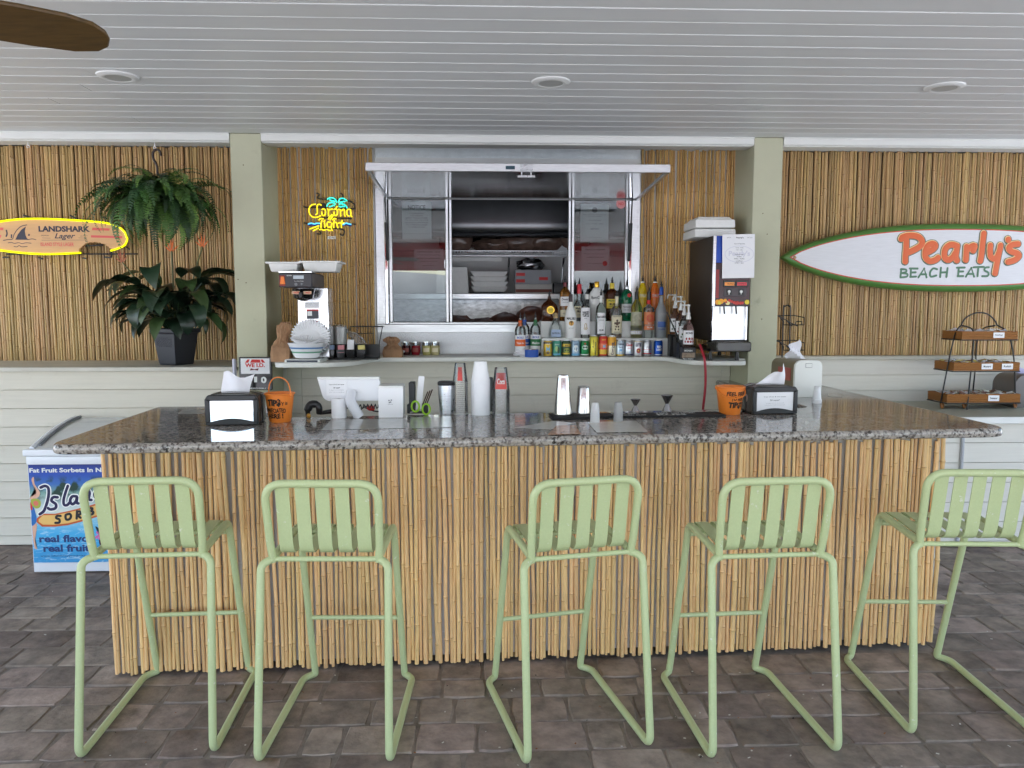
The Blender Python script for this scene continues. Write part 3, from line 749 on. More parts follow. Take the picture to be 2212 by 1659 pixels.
t = thing('wrap_box', 'silver grey wrap box with red labels on top of a carton', 'box', (.46, 7.3, 1.886))
MB().b2((-.16, -.08, 0), (.17, .08, .13)).build('box', M('wrap_box_card', rgb(150, 152, 156), .5, var=.1), t, bevel=.003)
for x, z in ((-.11, .088), (-.11, .03), (.10, .05)): MB().b2((x - .04, -.082, z - .014), (x + .04, -.0805, z + .014)).build('label', MAT['red'], t)
lumpy('foil_bundle', 'crumpled foil bundle on the silver wrap box', 'foil', (.45, 7.3, 2.017), (.12, .07, .06), M('crumpled_foil', rgb(150, 150, 152), .22, 1., bump=.6, bscale=22), amp=.3)
t = thing('baking_tray', 'black baking tray lying on the steel shelf', 'tray', (.86, 7.3, 1.801)); MB().box((0, 0, .05), (.42, .2, .1), top=.97).build('tray', MAT['black'], t, bevel=.01, seg=2)
meat = M('smoked_meat', rgb(74, 40, 28), .4, var=.6, nscale=9, bump=.8, bscale=20)
for i, (x, w_, h_) in enumerate(((-.22, .14, .075), (.0, .16, .06), (.2, .15, .085))):
    lumpy('smoked_meat', ['smoked brown joint lying next to the window mullion', 'flat brown joint in the row on the steel worktop', 'tall brown joint before the steel strap'][i], 'meat', (x, 6.75, 1.48), (w_, .1, h_), meat, group='smoked joints on the worktop')
lumpy('bread_loaf', 'round dark loaf on the trailer worktop behind the triple sec bottle', 'loaf', (.43, 6.75, 1.48), (.15, .1, .12), M('dark_crust', rgb(96, 52, 34), .35, var=.5, nscale=6), amp=.04, n=16)
# papers on the panes
def sheet(lab, x0, x1, z0, z1, y, lines, m='paper', name='paper_notice', extra=None):
    t = thing(name, lab, 'notice', ((x0 + x1) / 2, y, z0)); hw, h = (x1 - x0) / 2, z1 - z0
    MB().b2((-hw, -.0006, 0), (hw, .0006, h)).build('sheet', MAT[m], t)
    mb = MB()
    for s, fx, a, b, bo in lines: mb.text(s, -hw * fx, hw * fx, h * a, h * b, -.0011, bold=bo)
    if mb.v: mb.build('lettering', MAT['ink'], t)
    if extra: extra(t, hw, h)
    return t
Zw = reg(1350, 520, 1.8433)
def pz(x, y): q = at(*Zw(x, y), Y=TW + .01); return q.x, q.z
a, b = pz(293, 695), pz(493, 433)
sheet('white notice sheet with bold heading in the sliding pane', a[0], b[0], a[1], b[1], TW + .01,
      [('NOTICE', .6, .78, .90, .03), ('IT IS UNLAWFUL', .55, .66, .70, 0), ('FOR ANYONE', .42, .60, .64, 0), ('EXCEPT THOSE LICENSED', .74, .54, .58, 0), ('TO SELL, GIVE OR SERVE', .78, .48, .52, 0), ('ALCOHOLIC BEVERAGES', .78, .42, .46, 0), ('TO A PERSON UNDER', .72, .36, .40, 0), ('21 YEARS OF AGE', .55, .30, .34, 0), ('- - - - - - - - - - - - - -', .85, .14, .15, 0)])
a, b = pz(375, 908), pz(575, 765)
sheet('small printed certificate low in the sliding pane', a[0], b[0], a[1], b[1], TW + .01, [('CERTIFICATE - 2017', .8, .84, .90, 0), ('of registration and inspection', .8, .70, .75, 0), ('issued to the establishment', .8, .55, .60, 0), ('county license number', .6, .40, .44, 0), ('date of issue', .4, .2, .24, 0)])
a, b = pz(1523, 712), pz(1720, 452)
sheet('white letter with round crest taped in the far fixed pane', a[0], b[0], a[1], b[1], TW + .01, [('State department of business and', .8, .70, .73, 0), ('professional regulation', .5, .66, .69, 0), ('food service license', .45, .56, .585, 0), ('seat   food   type', .6, .46, .49, 0), ('valid until', .3, .32, .37, 0), ('display in public view', .5, .1, .12, 0)],
      extra=lambda t, hw, h: MB().lathe([(.022, 0), (.0001, .0)], 16, (0, -.0012, h * .84), 'y').build('crest', MAT['inkgrey'], t))
a, b = pz(1530, 918), pz(1725, 745)
sheet('cream permit with a red seal low in the fixed pane', a[0], b[0], a[1], b[1], TW + .01, [('HEALTH PERMIT', .7, .84, .9, 0), ('this permit is granted to', .8, .68, .72, 0), ('mobile food unit', .6, .55, .6, 0), ('not transferable', .5, .3, .34, 0)],
      extra=lambda t, hw, h: MB().lathe([(.02, 0), (.0001, .0)], 14, (hw * .68, -.0012, h * .32), 'y').build('seal', MAT['red'], t))
c0 = pz(1802, 452); t = thing('round_sticker', 'round red and white sticker in the pane corner', 'sticker', (c0[0], TW - .006, c0[1]))
MB().lathe([(.038, 0), (.0001, 0)], 20, (0, 0, 0), 'y').build('disc', M('pink_sticker', rgb(222, 150, 150), .5), t)
MB().text('NO', -.02, .02, -.012, .012, -.0006, bold=.03).build('lettering', MAT['red'], t)
# ================================================================== SIGNS ON THE BAMBOO
def stroke_tubes(strokes, conv, r, mt, par, name, Y, origin, n=8, sm=5, flat=None):
    obs = []
    for st in strokes:
        P = [conv(*p) for p in st]
        P = [at(x, y, Y=Y) - origin for x, y in P]
        if len(P) > 2: P = catmull(P, sm)
        mb = MB().tube(P, r, n, flat=flat); mb.ball(P[0], r, 6); mb.ball(P[-1], r, 6)
        obs.append(mb.build(name, mt, par))
    return obs
def glow(name, c, e):
    m = M(name, c, .3); b = m.node_tree.nodes['Principled BSDF']
    b.inputs['Emission Color'].default_value = c; b.inputs['Emission Strength'].default_value = e; return m
NY = glow('yellow_neon', (1, .82, .02, 1), .27); NT = glow('turquoise_neon', (.05, .95, .72, 1), .24); NB = glow('blue_neon', (.12, .62, 1, 1), .28)
NYL = glow('lemon_neon', (.95, 1, .0, 1), .28)
# neon script sign
Zc = reg(1100, 700, 7.373)
SY = 6.15; o0 = at(*Zc(1000, 800), Y=SY)
cs = thing('neon_sign', 'lit yellow neon script sign with turquoise palm and blue waves', 'neon sign', o0)
yl = [[(610, 485), (520, 500), (450, 570), (430, 670), (460, 770), (530, 835), (610, 848), (690, 835), (755, 800)],
      [(770, 508), (720, 485), (670, 505), (655, 560), (660, 640), (665, 710), (650, 750), (620, 775)],
      [(790, 635), (830, 612), (875, 640), (890, 710), (870, 780), (830, 800), (795, 770), (785, 700)],
      [(945, 612), (970, 660), (970, 730), (972, 800)], [(965, 660), (1000, 630), (1040, 632), (1075, 615)],
      [(1125, 635), (1165, 612), (1210, 640), (1222, 710), (1205, 780), (1165, 800), (1130, 770), (1122, 700)], [(1212, 548), (1180, 588)],
      [(1260, 625), (1300, 650), (1305, 730), (1308, 812)], [(1340, 660), (1385, 622), (1410, 660), (1412, 760), (1428, 815)],
      [(1580, 640), (1530, 622), (1485, 660), (1475, 730), (1500, 790), (1540, 812)], [(1580, 640), (1590, 720), (1590, 790), (1620, 830)],
      [(1065, 770), (965, 890)], [(1100, 800), (1015, 920)],
      [(710, 920), (745, 882), (790, 888), (825, 888)], [(790, 940), (770, 1000), (765, 1080), (765, 1130)], [(845, 960), (872, 932)], [(858, 1000), (868, 1070), (870, 1125)],
      [(1020, 985), (965, 975), (935, 1020), (940, 1090), (980, 1130), (1020, 1110)], [(1065, 1005), (1055, 1080), (1050, 1150), (1075, 1215)],
      [(1085, 915), (1125, 882), (1180, 888)], [(1130, 935), (1120, 1010), (1115, 1080), (1118, 1130)], [(1160, 985), (1195, 1000), (1210, 1070), (1235, 1135)],
      [(1350, 945), (1325, 990), (1325, 1060), (1330, 1130)], [(1240, 1010), (1290, 1000), (1340, 1012), (1395, 998)],
      [(455, 1170), (700, 1080)], [(550, 1220), (690, 1145)], [(725, 1190), (780, 1180), (840, 1205), (905, 1185)], [(945, 1180), (975, 1210), (1015, 1215)]]
tq = [[(945, 345), (1010, 308), (1090, 310), (1160, 350), (1200, 430)], [(1010, 360), (1060, 390), (1110, 395), (1145, 415)], [(925, 540), (960, 475), (1020, 442), (1100, 445), (1160, 485)], [(995, 550), (1050, 545), (1090, 520), (1130, 522)],
      [(1250, 430), (1275, 350), (1340, 320), (1420, 340), (1480, 390)], [(1300, 425), (1350, 425), (1390, 405), (1425, 412)], [(1265, 478), (1340, 470), (1410, 495), (1460, 540), (1485, 585)], [(1265, 540), (1310, 555), (1360, 545), (1410, 550)]]
bl = [[(415, 1035), (480, 1010), (540, 1020), (590, 1032), (640, 1012), (725, 1015)], [(1375, 1048), (1430, 1020), (1470, 1008), (1520, 1025), (1590, 1040)]]
rr = .0050
stroke_tubes(yl, Zc, rr, NY, cs, 'neon_tube', SY, o0); stroke_tubes(tq, Zc, rr, NT, cs, 'neon_tube', SY, o0); stroke_tubes(bl, Zc, rr, NB, cs, 'neon_tube', SY, o0)
stroke_tubes([[(430, 1062), (560, 1052), (600, 1060), (720, 1045)], [(1380, 1075), (1470, 1045), (1590, 1078)]], Zc, .007, M('blue_backing', rgb(20, 40, 150), .4), cs, 'backing_strip', SY + .012, o0)
stroke_tubes([[(650, 180), (720, 220), (720, 330), (1560, 400), (1700, 600), (1600, 610)], [(290, 545), (400, 575), (900, 560)], [(1310, 190), (1370, 240), (1370, 420)], [(300, 1000), (380, 1020)], [(700, 860), (1600, 880)], [(1640, 1030), (1715, 1040)], [(650, 1300), (760, 1300), (760, 1150), (1360, 1180), (1380, 1340), (1290, 1310)]], Zc, .006, MAT['blackm'], cs, 'black_bracket', SY + .03, o0, n=6)
MB().b2((-.075, .015, .055), (-.035, .05, .095)).build('transformer', MAT['black'], cs); MB().b2((.085, .015, .05), (.125, .05, .08)).build('transformer', MAT['black'], cs)
p = at(*Zc(1065, 1450), Y=6.235)
t = thing('name_strip', 'small white printed strip on the bamboo under the neon script', 'label', p)
MB().b2((-.0145 * 2.2, -.001, -.0), (.0145 * 2.2, .001, .022)).build('strip', MAT['paper'], t); MB().text('BEST BEACH', -.02, .026, .007, .015, -.0016).build('lettering', MAT['ink'], t)

# shark lager surfboard with yellow neon rim
Zs = reg(0, 780, 4.254)
SY = 6.15; q0 = at(*Zs(780, 460), Y=SY); ks = (at(*Zs(1780, 460), Y=SY) - q0).x / 1000   # metres per measured unit
def S(x, y): return ((x - 780) * ks, -(y - 460) * ks - (x - 780) * ks * .012)
ls = thing('neon_surfboard_sign', 'tan surfboard shaped beer sign with shark fin and yellow neon rim', 'neon sign', q0)
top_ = [(-520, 460), (-480, 380), (-380, 320), (-200, 275), (0, 245), (200, 212), (430, 190), (700, 182), (1000, 188), (1300, 200), (1640, 222), (1800, 250), (1930, 300), (2010, 370), (2040, 450)]
bot_ = [(2035, 500), (1990, 580), (1900, 635), (1770, 670)]
bite = [(1770, 640), (1730, 625), (1735, 600), (1680, 590), (1680, 565), (1610, 560), (1605, 540), (1540, 545), (1525, 530), (1460, 545), (1440, 535), (1390, 560), (1370, 560), (1340, 590), (1325, 590), (1300, 625), (1270, 640), (1260, 680), (1250, 705)]
bot2 = [(1000, 725), (700, 735), (400, 722), (150, 700), (0, 680), (-250, 640), (-420, 580), (-500, 510)]
pl = [S(*p) for p in [tuple(v)[:2] for v in catmull([(a, b, 0) for a, b in top_], 4)] + [tuple(v)[:2] for v in catmull([(a, b, 0) for a, b in bot_], 3)]][:-1] + [S(*p) for p in bite] + [S(*p) for p in bot2]
MAT['tanwood'] = M('printed_tan_board', rgb(216, 168, 118), .4, var=.08, nscale=4, stretch=(1, 1, 12))
MB().prism(pl, -.008, .008, 'y').build('board', MAT['tanwood'], ls, smooth=0, bevel=.003)
def SP(pts): return [S(*p) for p in pts]
def flatpoly(polys, y, mt, name, par):
    mb = MB()
    for pl_ in polys: mb.add([(a, y, b) for a, b in pl_], [tuple(range(len(pl_)))])
    return mb.build(name, mt, par, smooth=0)
nav = M('navy_print', rgb(52, 50, 66), .5); pink = M('coral_print', rgb(222, 96, 90), .5)
flatpoly([SP([(1490, 302), (1770, 312), (1755, 348), (1480, 345)]), SP([(1460, 425), (1960, 432), (1960, 468), (1460, 462)]), SP([(-300, 325), (80, 325), (70, 368), (-300, 366)]), SP([(-300, 445), (40, 445), (30, 485), (-300, 482)])], -.0086, pink, 'stripe', ls)
flatpoly([SP([(255, 515), (300, 430), (360, 355), (435, 300), (415, 370), (420, 440), (440, 490), (470, 515)])], -.0086, nav, 'shark_fin', ls)
mb = MB()
for st, wv in (([(60, 530), (140, 515), (210, 505), (235, 440), (290, 360), (360, 300), (455, 275)], 12), ([(450, 515), (520, 498), (585, 512)], 10), ([(135, 568), (190, 560), (240, 575), (300, 562), (360, 575), (420, 562), (505, 568)], 10), ([(222, 622), (270, 630), (310, 608), (350, 628), (440, 620)], 10), ([(120, 360), (130, 420), (110, 470)], 26), ([(200, 430), (195, 490)], 24), ([(480, 420), (470, 450)], 26)):
    P = catmull([(*S(*p), 0) for p in st], 4); mb.tube([(p.x, -.0084, p.y) for p in P], wv * ks * .5, 6, flat=.08)
mb.build('fin_outline', nav, ls)
def lettering(rows, par, mt, y=-.0088):
    m_ = MB()
    for s, x0, x1, z0, z1, bo, sh in rows:
        a, b = S(x0, z1), S(x1, z0); m_.text(s, a[0], b[0], (S((x0 + x1) / 2, z1)[1]), (S((x0 + x1) / 2, z0)[1]), y, bold=bo, shear=sh)
    return m_.build('lettering', mt, par, smooth=0)
lettering([('LANDSHARK', 632, 1450, 285, 378, .045, 0)], ls, nav); lettering([('Lager', 880, 1210, 400, 510, .015, .35), ('PREMIUM', 668, 790, 432, 450, 0, 0), ('QUALITY', 1290, 1410, 432, 448, 0, 0)], ls, nav); lettering([('ISLAND STYLE LAGER', 650, 1180, 550, 610, .02, 0)], ls, pink)
flatpoly([SP([(680, 478), (815, 480), (815, 484), (680, 482)]), SP([(1260, 470), (1400, 470), (1400, 474), (1260, 474)]), SP([(670, 515), (1400, 500), (1400, 504), (670, 519)])], -.0087, nav, 'rule', ls)
rim = [[(x, y - 4) for x, y in top_[1:]] + [(2050, 480), (2010, 570), (1920, 625), (1775, 672)], [(1300, 712), (1000, 732), (700, 742), (400, 730), (150, 706), (0, 688), (-250, 648), (-420, 590), (-505, 500), (-500, 400)]]
for st in rim:
    P = catmull([(*S(*p), 0) for p in st], 5); m_ = MB().tube([(p.x, -.022, p.y) for p in P], .0072, 8); m_.build('neon_tube', NYL, ls)
mb = MB()
for a, b in (((60, 745), (2170, 712)), ((370, 112), (520, 165)), ((1110, 105), (1235, 165)), ((1605, 110), (1700, 150)), ((-200, 150), (0, 200)), ((0, 800), (110, 795)), ((570, 795), (645, 815)), ((1275, 790), (1340, 800)), ((1620, 772), (1740, 778)), ((1750, 640), (1745, 775)), ((1990, 600), (2040, 640)), ((1330, 595), (1620, 575))):
    A, B = S(*a), S(*b); mb.tube([(A[0], .022, A[1]), (B[0], .016, B[1])], .006, 6)
mb.build('black_bracket', MAT['blackm'], ls)

# Pearly's surfboard
SY = 6.12; Zp = reg(3200, 840, 3.456)
c0 = at(2069, 555, Y=SY); kp = 1 / 3.456 / 1.736 / F_PX * (SY + .0); kp = (at(*Zp(1500, 450), Y=SY) - at(*Zp(500, 450), Y=SY)).x / 1000
pc = at(*Zp(1360, 440), Y=SY)
def PP(x, y): q = at(*Zp(x, y), Y=SY); return (q.x - pc.x, q.z - pc.z)
ps = thing('surfboard_sign', 'long white surfboard sign with green rail, orange brush lettering and red pinline', 'surfboard sign', pc)
HL = (pc.x - at(1687, 555, Y=SY).x) * 1.012; HH = .266
def board(hl, hh, n=28):
    up = []
    for i in range(n + 1):
        t_ = i / n; x = -hl + 2 * hl * t_; s = abs(2 * t_ - 1)
        up.append((x, hh * (1 - s ** 2.4) ** .8 if s < 1 else 0))
    return up
mb = MB(); prof = [(1.0, 0, .0), (.998, .985, -.016), (.992, .955, -.032), (.985, .915, -.044), (.975, .87, -.050)]
rings = []
base = board(HL, HH, 36)
cl = base + [(x, -z) for x, z in reversed(base[1:-1])]
n = len(cl)
vs = []; 
for kx, kz, y in [(.985, .92, .03), (.997, .985, .015), (1.0, 1.0, 0), (.998, .985, -.016), (.992, .955, -.030), (.982, .90, -.040), (.972, .86, -.044)]:
    vs += [(x * kx, y, z * kz) for x, z in cl]
fs = [(i * n + k, i * n + (k + 1) % n, (i + 1) * n + (k + 1) % n, (i + 1) * n + k) for i in range(6) for k in range(n)]
fs += [tuple(range(n - 1, -1, -1)), tuple(6 * n + k for k in range(n))]
mb.add(vs, fs); mb.build('rail', M('green_gloss_paint', rgb(84, 130, 62), .3, var=.06), ps, smooth=50)
deck = [(x * .942, z * .80) for x, z in cl]
MB().prism([(x * .951, z * .828) for x, z in cl], -.0452, -.0438, 'y').build('pinline', M('red_pinline', rgb(214, 62, 48), .4), ps, smooth=0)
MB().prism(deck, -.0468, -.0453, 'y').build('deck', M('whitewashed_deck', rgb(226, 226, 230), .5, var=.06, nscale=5, stretch=(2, 1, 30)), ps, smooth=0)
letters = [[(585, 180), (640, 160), (720, 155), (800, 175), (845, 230), (820, 290), (740, 340), (660, 375)], [(640, 170), (640, 300), (630, 420), (628, 490)], [(575, 200), (600, 185)],
           [(925, 365), (985, 330), (1015, 285), (975, 260), (915, 285), (885, 360), (890, 440), (940, 485), (1010, 470), (1050, 440)],
           [(1270, 280), (1200, 275), (1140, 330), (1130, 420), (1170, 470), (1230, 440), (1270, 380)], [(1295, 290), (1280, 380), (1275, 430), (1290, 475)],
           [(1415, 300), (1410, 380), (1405, 470)], [(1420, 340), (1460, 305), (1520, 285), (1500, 350)],
           [(1635, 130), (1620, 260), (1605, 400), (1590, 480)], [(1720, 285), (1715, 350), (1722, 420), (1755, 455), (1800, 430), (1825, 380)], [(1850, 285), (1825, 400), (1800, 530), (1780, 640)],
           [(1948, 205), (1950, 215)], [(2075, 265), (2000, 275), (1955, 315), (1985, 360), (2060, 385), (2085, 420), (2030, 470), (1945, 495)]]
def brush(strokes, wd, mt, name, par, y, k=kp, fn=PP, fl=.10):
    mb_ = MB(); j = 0
    for st in strokes:
        P = [Vector((*fn(*p), 0)) for p in st]
        P = catmull(P, 4) if len(P) > 2 else P
        yy_ = y - j * .00025; j += 1
        P = [(p.x, yy_, p.y) for p in P]
        mb_.tube(P, wd * k / 2, 10, flat=fl)
        for e in (P[0], P[-1]): mb_.ball(e, wd * k / 2, 10, (1, fl, 1))
    return mb_.build(name, mt, par)
brush(letters, 106, M('grey_green_outline', rgb(84, 112, 92), .5), 'letter_outline', ps, -.0468, fl=.06)
brush([[(a - 3, b - 5) for a, b in st] for st in letters], 82, M('pale_yellow_highlight', rgb(246, 206, 150), .5), 'letter_highlight', ps, -.0495, fl=.05)
brush([[(a + 2, b + 3) for a, b in st] for st in letters], 74, M('orange_letter_paint', rgb(226, 104, 52), .45), 'letter', ps, -.0515, fl=.05)
gs = [[(580, 590), (570, 690)], [(575, 590), (640, 595), (640, 625), (590, 640)], [(590, 640), (655, 650), (650, 685), (570, 695)], [(705, 580), (700, 690)], [(690, 580), (790, 582)], [(705, 632), (765, 630)], [(695, 688), (770, 685)],
      [(800, 695), (875, 580), (905, 695)], [(835, 655), (900, 655)], [(1040, 590), (990, 580), (950, 630), (960, 685), (1030, 670)], [(1090, 570), (1080, 690)], [(1175, 575), (1160, 690)], [(1085, 632), (1170, 628)],
      [(1320, 570), (1310, 680)], [(1295, 570), (1395, 568)], [(1320, 620), (1375, 618)], [(1305, 680), (1375, 678)], [(1410, 685), (1480, 572), (1515, 685)], [(1440, 650), (1505, 650)], [(1570, 565), (1560, 680)], [(1510, 565), (1640, 560)], [(1705, 565), (1660, 570), (1650, 605), (1700, 635), (1690, 675), (1620, 680)]]
gs = [catmull([(a, b, 0) for a, b in s], 3) if len(s) > 3 else [Vector((a, b, 0)) for a, b in s] for s in gs]
mb = MB()
for j, st in enumerate(gs):
    P = [(PP(p.x, p.y)[0], -.0470 - j * .0001, PP(p.x, p.y)[1]) for p in st]
    mb.tube(P, 13 * kp, 8, flat=.08)
    for e in P: mb.ball(e, 13 * kp, 8, (1, .08, 1))
mb.build('lettering', M('grey_green_letters', rgb(84, 124, 96), .5), ps)
sp_ = at(*reg(2850, 780, 2.023)(246, 378), Y=SY)
MB().lathe([(.013, -.0475), (.011, -.051), (.0001, -.052)], 14, (sp_.x - pc.x, 0, sp_.z - pc.z), 'y').build('screw', M('brass_screw', rgb(150, 120, 90), .35, .8), ps)

# age check sign hung on the pillar
Zi = reg(700, 1300, 2.765)
YI = 5.53
def I(x, y): return at(*Zi(x, y), Y=YI)
i0 = I(715, 450)
t = thing('age_check_sign', 'black framed age check sign with red roof mark and white date digits', 'sign', i0)
def ib(x0, y0, x1, y1, ya, yb, name, mt, **k):
    a, b = I(x0, y1) - i0, I(x1, y0) - i0
    return MB().b2((a.x, ya, a.z), (b.x, yb, b.z)).build(name, mt, t, **k)
ib(555, 106, 882, 448, -.012, .012, 'board', MAT['blackgloss'], bevel=.004)
ib(570, 120, 862, 280, -.0135, -.0125, 'header_sheet', MAT['paper'])
def ipoly(P, y): return [((I(*p) - i0).x, y, (I(*p) - i0).z) for p in P]
mb = MB()
for P in ([(610, 165), (638, 130), (660, 130), (645, 165)], [(665, 165), (680, 130), (765, 132), (775, 165)], [(785, 165), (772, 132), (795, 132), (820, 165)]): mb.add(ipoly(P, -.0142), [(0, 1, 2, 3)])
a, b = I(612, 212) - i0, I(815, 170) - i0
mb.text('WE I.D.', a.x, b.x, a.z, b.z, -.0142, bold=.04); mb.build('header_print', MAT['red'], t, smooth=0)
mb = MB(); mb.add(ipoly([(660, 245), (672, 222), (708, 233), (752, 222), (745, 246), (708, 240)], -.0142), [(0, 1, 2, 3, 4, 5)]); mb.build('bow_tie_mark', M('maroon_print', rgb(120, 56, 60), .5), t, smooth=0)
mb = MB()
for s, x0, y0, x1, y1 in (('1', 705, 310, 735, 368), ('0', 775, 310, 832, 376)): a, b = I(x0, y1) - i0, I(x1, y0) - i0; mb.text(s, a.x, b.x, a.z, b.z, -.0128, bold=.05)
a, b = I(640, 437) - i0, I(832, 422) - i0; mb.text('DRINK RESPONSIBLY', a.x - .055, b.x, a.z, b.z, -.0128, bold=.01)
a, b = I(650, 322) - i0, I(690, 312) - i0; mb.text('BORN', a.x, b.x, a.z, b.z, -.0128); mb.build('digits', MAT['white'], t, smooth=0)
p = at(508, 840, Y=5.3)
t = thing('metal_post', 'short grey metal post beside the age check sign', 'post', (p.x, 5.3, 0)); zt = at(508, 775, Y=5.3).z
MB().tube([(0, 0, 0), (0, 0, zt)], .0135, 12).build('tube', M('grey_metal', rgb(150, 150, 160), .4, .6), t); MB().lathe([(.06, 0), (.06, .012), (.02, .02)], 16).build('foot', MAT['black'], t)

# ================================================================== PLANTS
# hanging fern
fp = at(343, 432, Y=5.62)
fn = thing('hanging_fern', 'bushy green fern in a basket hanging from the header beam', 'fern', fp)
MAT['frond'] = [M('fern_green', rgb(66, 102, 46), .5, var=.3, nscale=20, rand=.3), M('fern_green_pale', rgb(104, 138, 64), .5, var=.3, nscale=20, rand=.3), M('fern_green_deep', rgb(40, 68, 36), .55, var=.3, nscale=20, rand=.3)]
def frond_mesh(L, curl, mt):
    mb = MB(); n = 30; P = []; a = rad(55); x = z = 0
    for i in range(n + 1):
        P.append(Vector((x, 0, z))); t_ = i / n
        a -= curl * (.45 + 1.0 * t_) / n; x += math.cos(a) * L / n; z += math.sin(a) * L / n
    mb.tube(P[::5] + [P[-1]], [.0020 * (1 - .7 * i / 7) for i in range(len(P[::5]) + 1)], 4)
    for i in range(2, n):
        d = (P[i + 1] - P[i - 1]).normalized(); wl = .060 * math.sin(PI * min((i / n) ** .7 * .93 + .07, 1)) + .003
        for s in (-1, 1):
            o = P[i] + d * R_(-.002, .002); wv = d * (.0092 * R_(.8, 1.2))
            tip = o + Vector((0, s * wl * R_(.85, 1.15), R_(-.25, -.02) * wl)) + d * wl * R_(.15, .4)
            mid = o.lerp(tip, .5) + Vector((0, 0, .003))
            mb.add([o - wv * .4, o + wv * .6, mid + wv * .9, tip, mid - wv * .7], [(0, 1, 2, 4), (4, 2, 3)])
    return mb.mesh('frond', mt, smooth=60)
fm = [frond_mesh(.42 + .05 * (i % 6), 1.9 + .11 * i, MAT['frond'][(0, 2, 0, 1, 2, 0, 2, 1, 0, 2)[i]]) for i in range(10)]
for i in range(290):
    a = i * 2.39996 + R_(-.3, .3); u = i / 290; k = R_(.66, 1.0)
    tilt = -1.15 + 1.45 * u + R_(-.3, .3)
    if math.sin(a) > .25: k *= .78
    if u > .75: k *= .7
    inst('frond', fm[(i * 7) % 10], fn, (.07 * math.cos(a), .07 * math.sin(a), R_(-.03, .03)), (R_(-.4, .4), -tilt, a), (k, k, k))
for i, (a, ti, k) in enumerate(((.35, 1.1, .72), (2.6, .85, .85), (.15, .75, .8), (2.9, .55, .9), (.6, .5, .8))): inst('frond', fm[i], fn, (0, 0, .02), (0, -ti * .5, a), (k, k, k))
MB().lathe([(.001, -.10), (.06, -.10), (.10, -.02), (.105, .0), (.095, .0), (.09, -.02), (.0001, -.02)], 20).build('basket', M('dark_green_basket', rgb(28, 40, 26), .5), fn)
zt = 2.80 - fp.z
MB().tube(catmull([(0, 0, zt - .205), (-.003, 0, zt - .15), (-.024, 0, zt - .105), (-.025, 0, zt - .065), (0, 0, zt - .043), (.023, 0, zt - .058), (.027, 0, zt - .085)], 5), .0085, 8).build('hook', M('dark_hook', rgb(40, 26, 20), .4), fn)
for i in range(3):
    a = i * 2.1 + .4; MB().tube([(0, 0, zt - .205), (.10 * math.cos(a), .10 * math.sin(a), -.005)], .003, 5).build('hanger_strap', M('dark_strap', rgb(36, 28, 22), .5), fn)
for i, x in enumerate((65, 337)):
    p = at(337 if i else x, 312, Y=5.645)
    t = thing('ceiling_hook', ['small steel eye hook under the beam, empty', 'small steel eye hook carrying the fern basket'][i], 'hook', (p.x, 5.62, 2.80))
    MB().tube([(0, 0, .0), (0, 0, -.02)] + [(.009 * math.sin(t_ * PI / 4), 0, -.029 + .009 * math.cos(t_ * PI / 4)) for t_ in range(8)], .0028, 6).build('eye', MAT['steel'], t)
# potted bird-of-paradise style plant
pp = at(379, 776, Y=5.78)
pt = thing('potted_plant', 'broad leaved dark plant with orange flowers in black square pot', 'potted plant', (pp.x, 5.8, 1.266))
ph = .265
pm_ = MB(); pot_c = [(.078, 0), (.083, .01), (.108, .225), (.122, .235), (.122, .262), (.110, .262), (.106, .235)]
def sq(r): return [(-r, -r), (r, -r), (r, r), (-r, r)]
vs = []; 
for r, z in pot_c: vs += [(x, y, z) for x, y in sq(r)]
fs = [(i * 4 + k, i * 4 + (k + 1) % 4, i * 4 + 4 + (k + 1) % 4, i * 4 + 4 + k) for i in range(len(pot_c) - 1) for k in range(4)] + [(3, 2, 1, 0), (24, 25, 26, 27)]
pm_.add(vs, fs); pm_.xf(Matrix.Rotation(rad(-28), 4, 'Z')); pm_.build('pot', M('charcoal_pot', rgb(46, 47, 54), .5, var=.1), pt, smooth=0, bevel=.004, seg=2)
lat = MB(); c_, s_ = math.cos(rad(-28)), math.sin(rad(-28))
def potface(u, z):
    r = .083 + (z - .01) / .215 * .025 + .001; x, y = u * r, -r; return (x * c_ - y * s_, x * s_ + y * c_, z)
for i in range(-3, 9):
    for d in (1, -1):
        P = [potface(-.75 + .25 * i + d * .25 * j, .13 + .0175 * j) for j in range(5) if abs(-.75 + .25 * i + d * .25 * j) <= .8]
        if len(P) > 1: lat.tube(P, .0012, 4)
lat.build('lattice_relief', M('grey_relief', rgb(84, 86, 92), .5), pt)
MB().quad((-.107, -.107, .25), (.107, -.107, .25), (.107, .107, .25), (-.107, .107, .25)).xf(Matrix.Rotation(rad(-28), 4, 'Z')).build('soil', M('potting_soil', rgb(50, 38, 30), .95), pt)
leafm = [M('broad_leaf_green', rgb(38, 58, 40), .33, var=.25, nscale=9, rand=.25), M('broad_leaf_deep', rgb(28, 46, 32), .3, var=.25, nscale=9, rand=.25), M('broad_leaf_pale', rgb(62, 84, 48), .35, var=.25, nscale=9, rand=.2)]
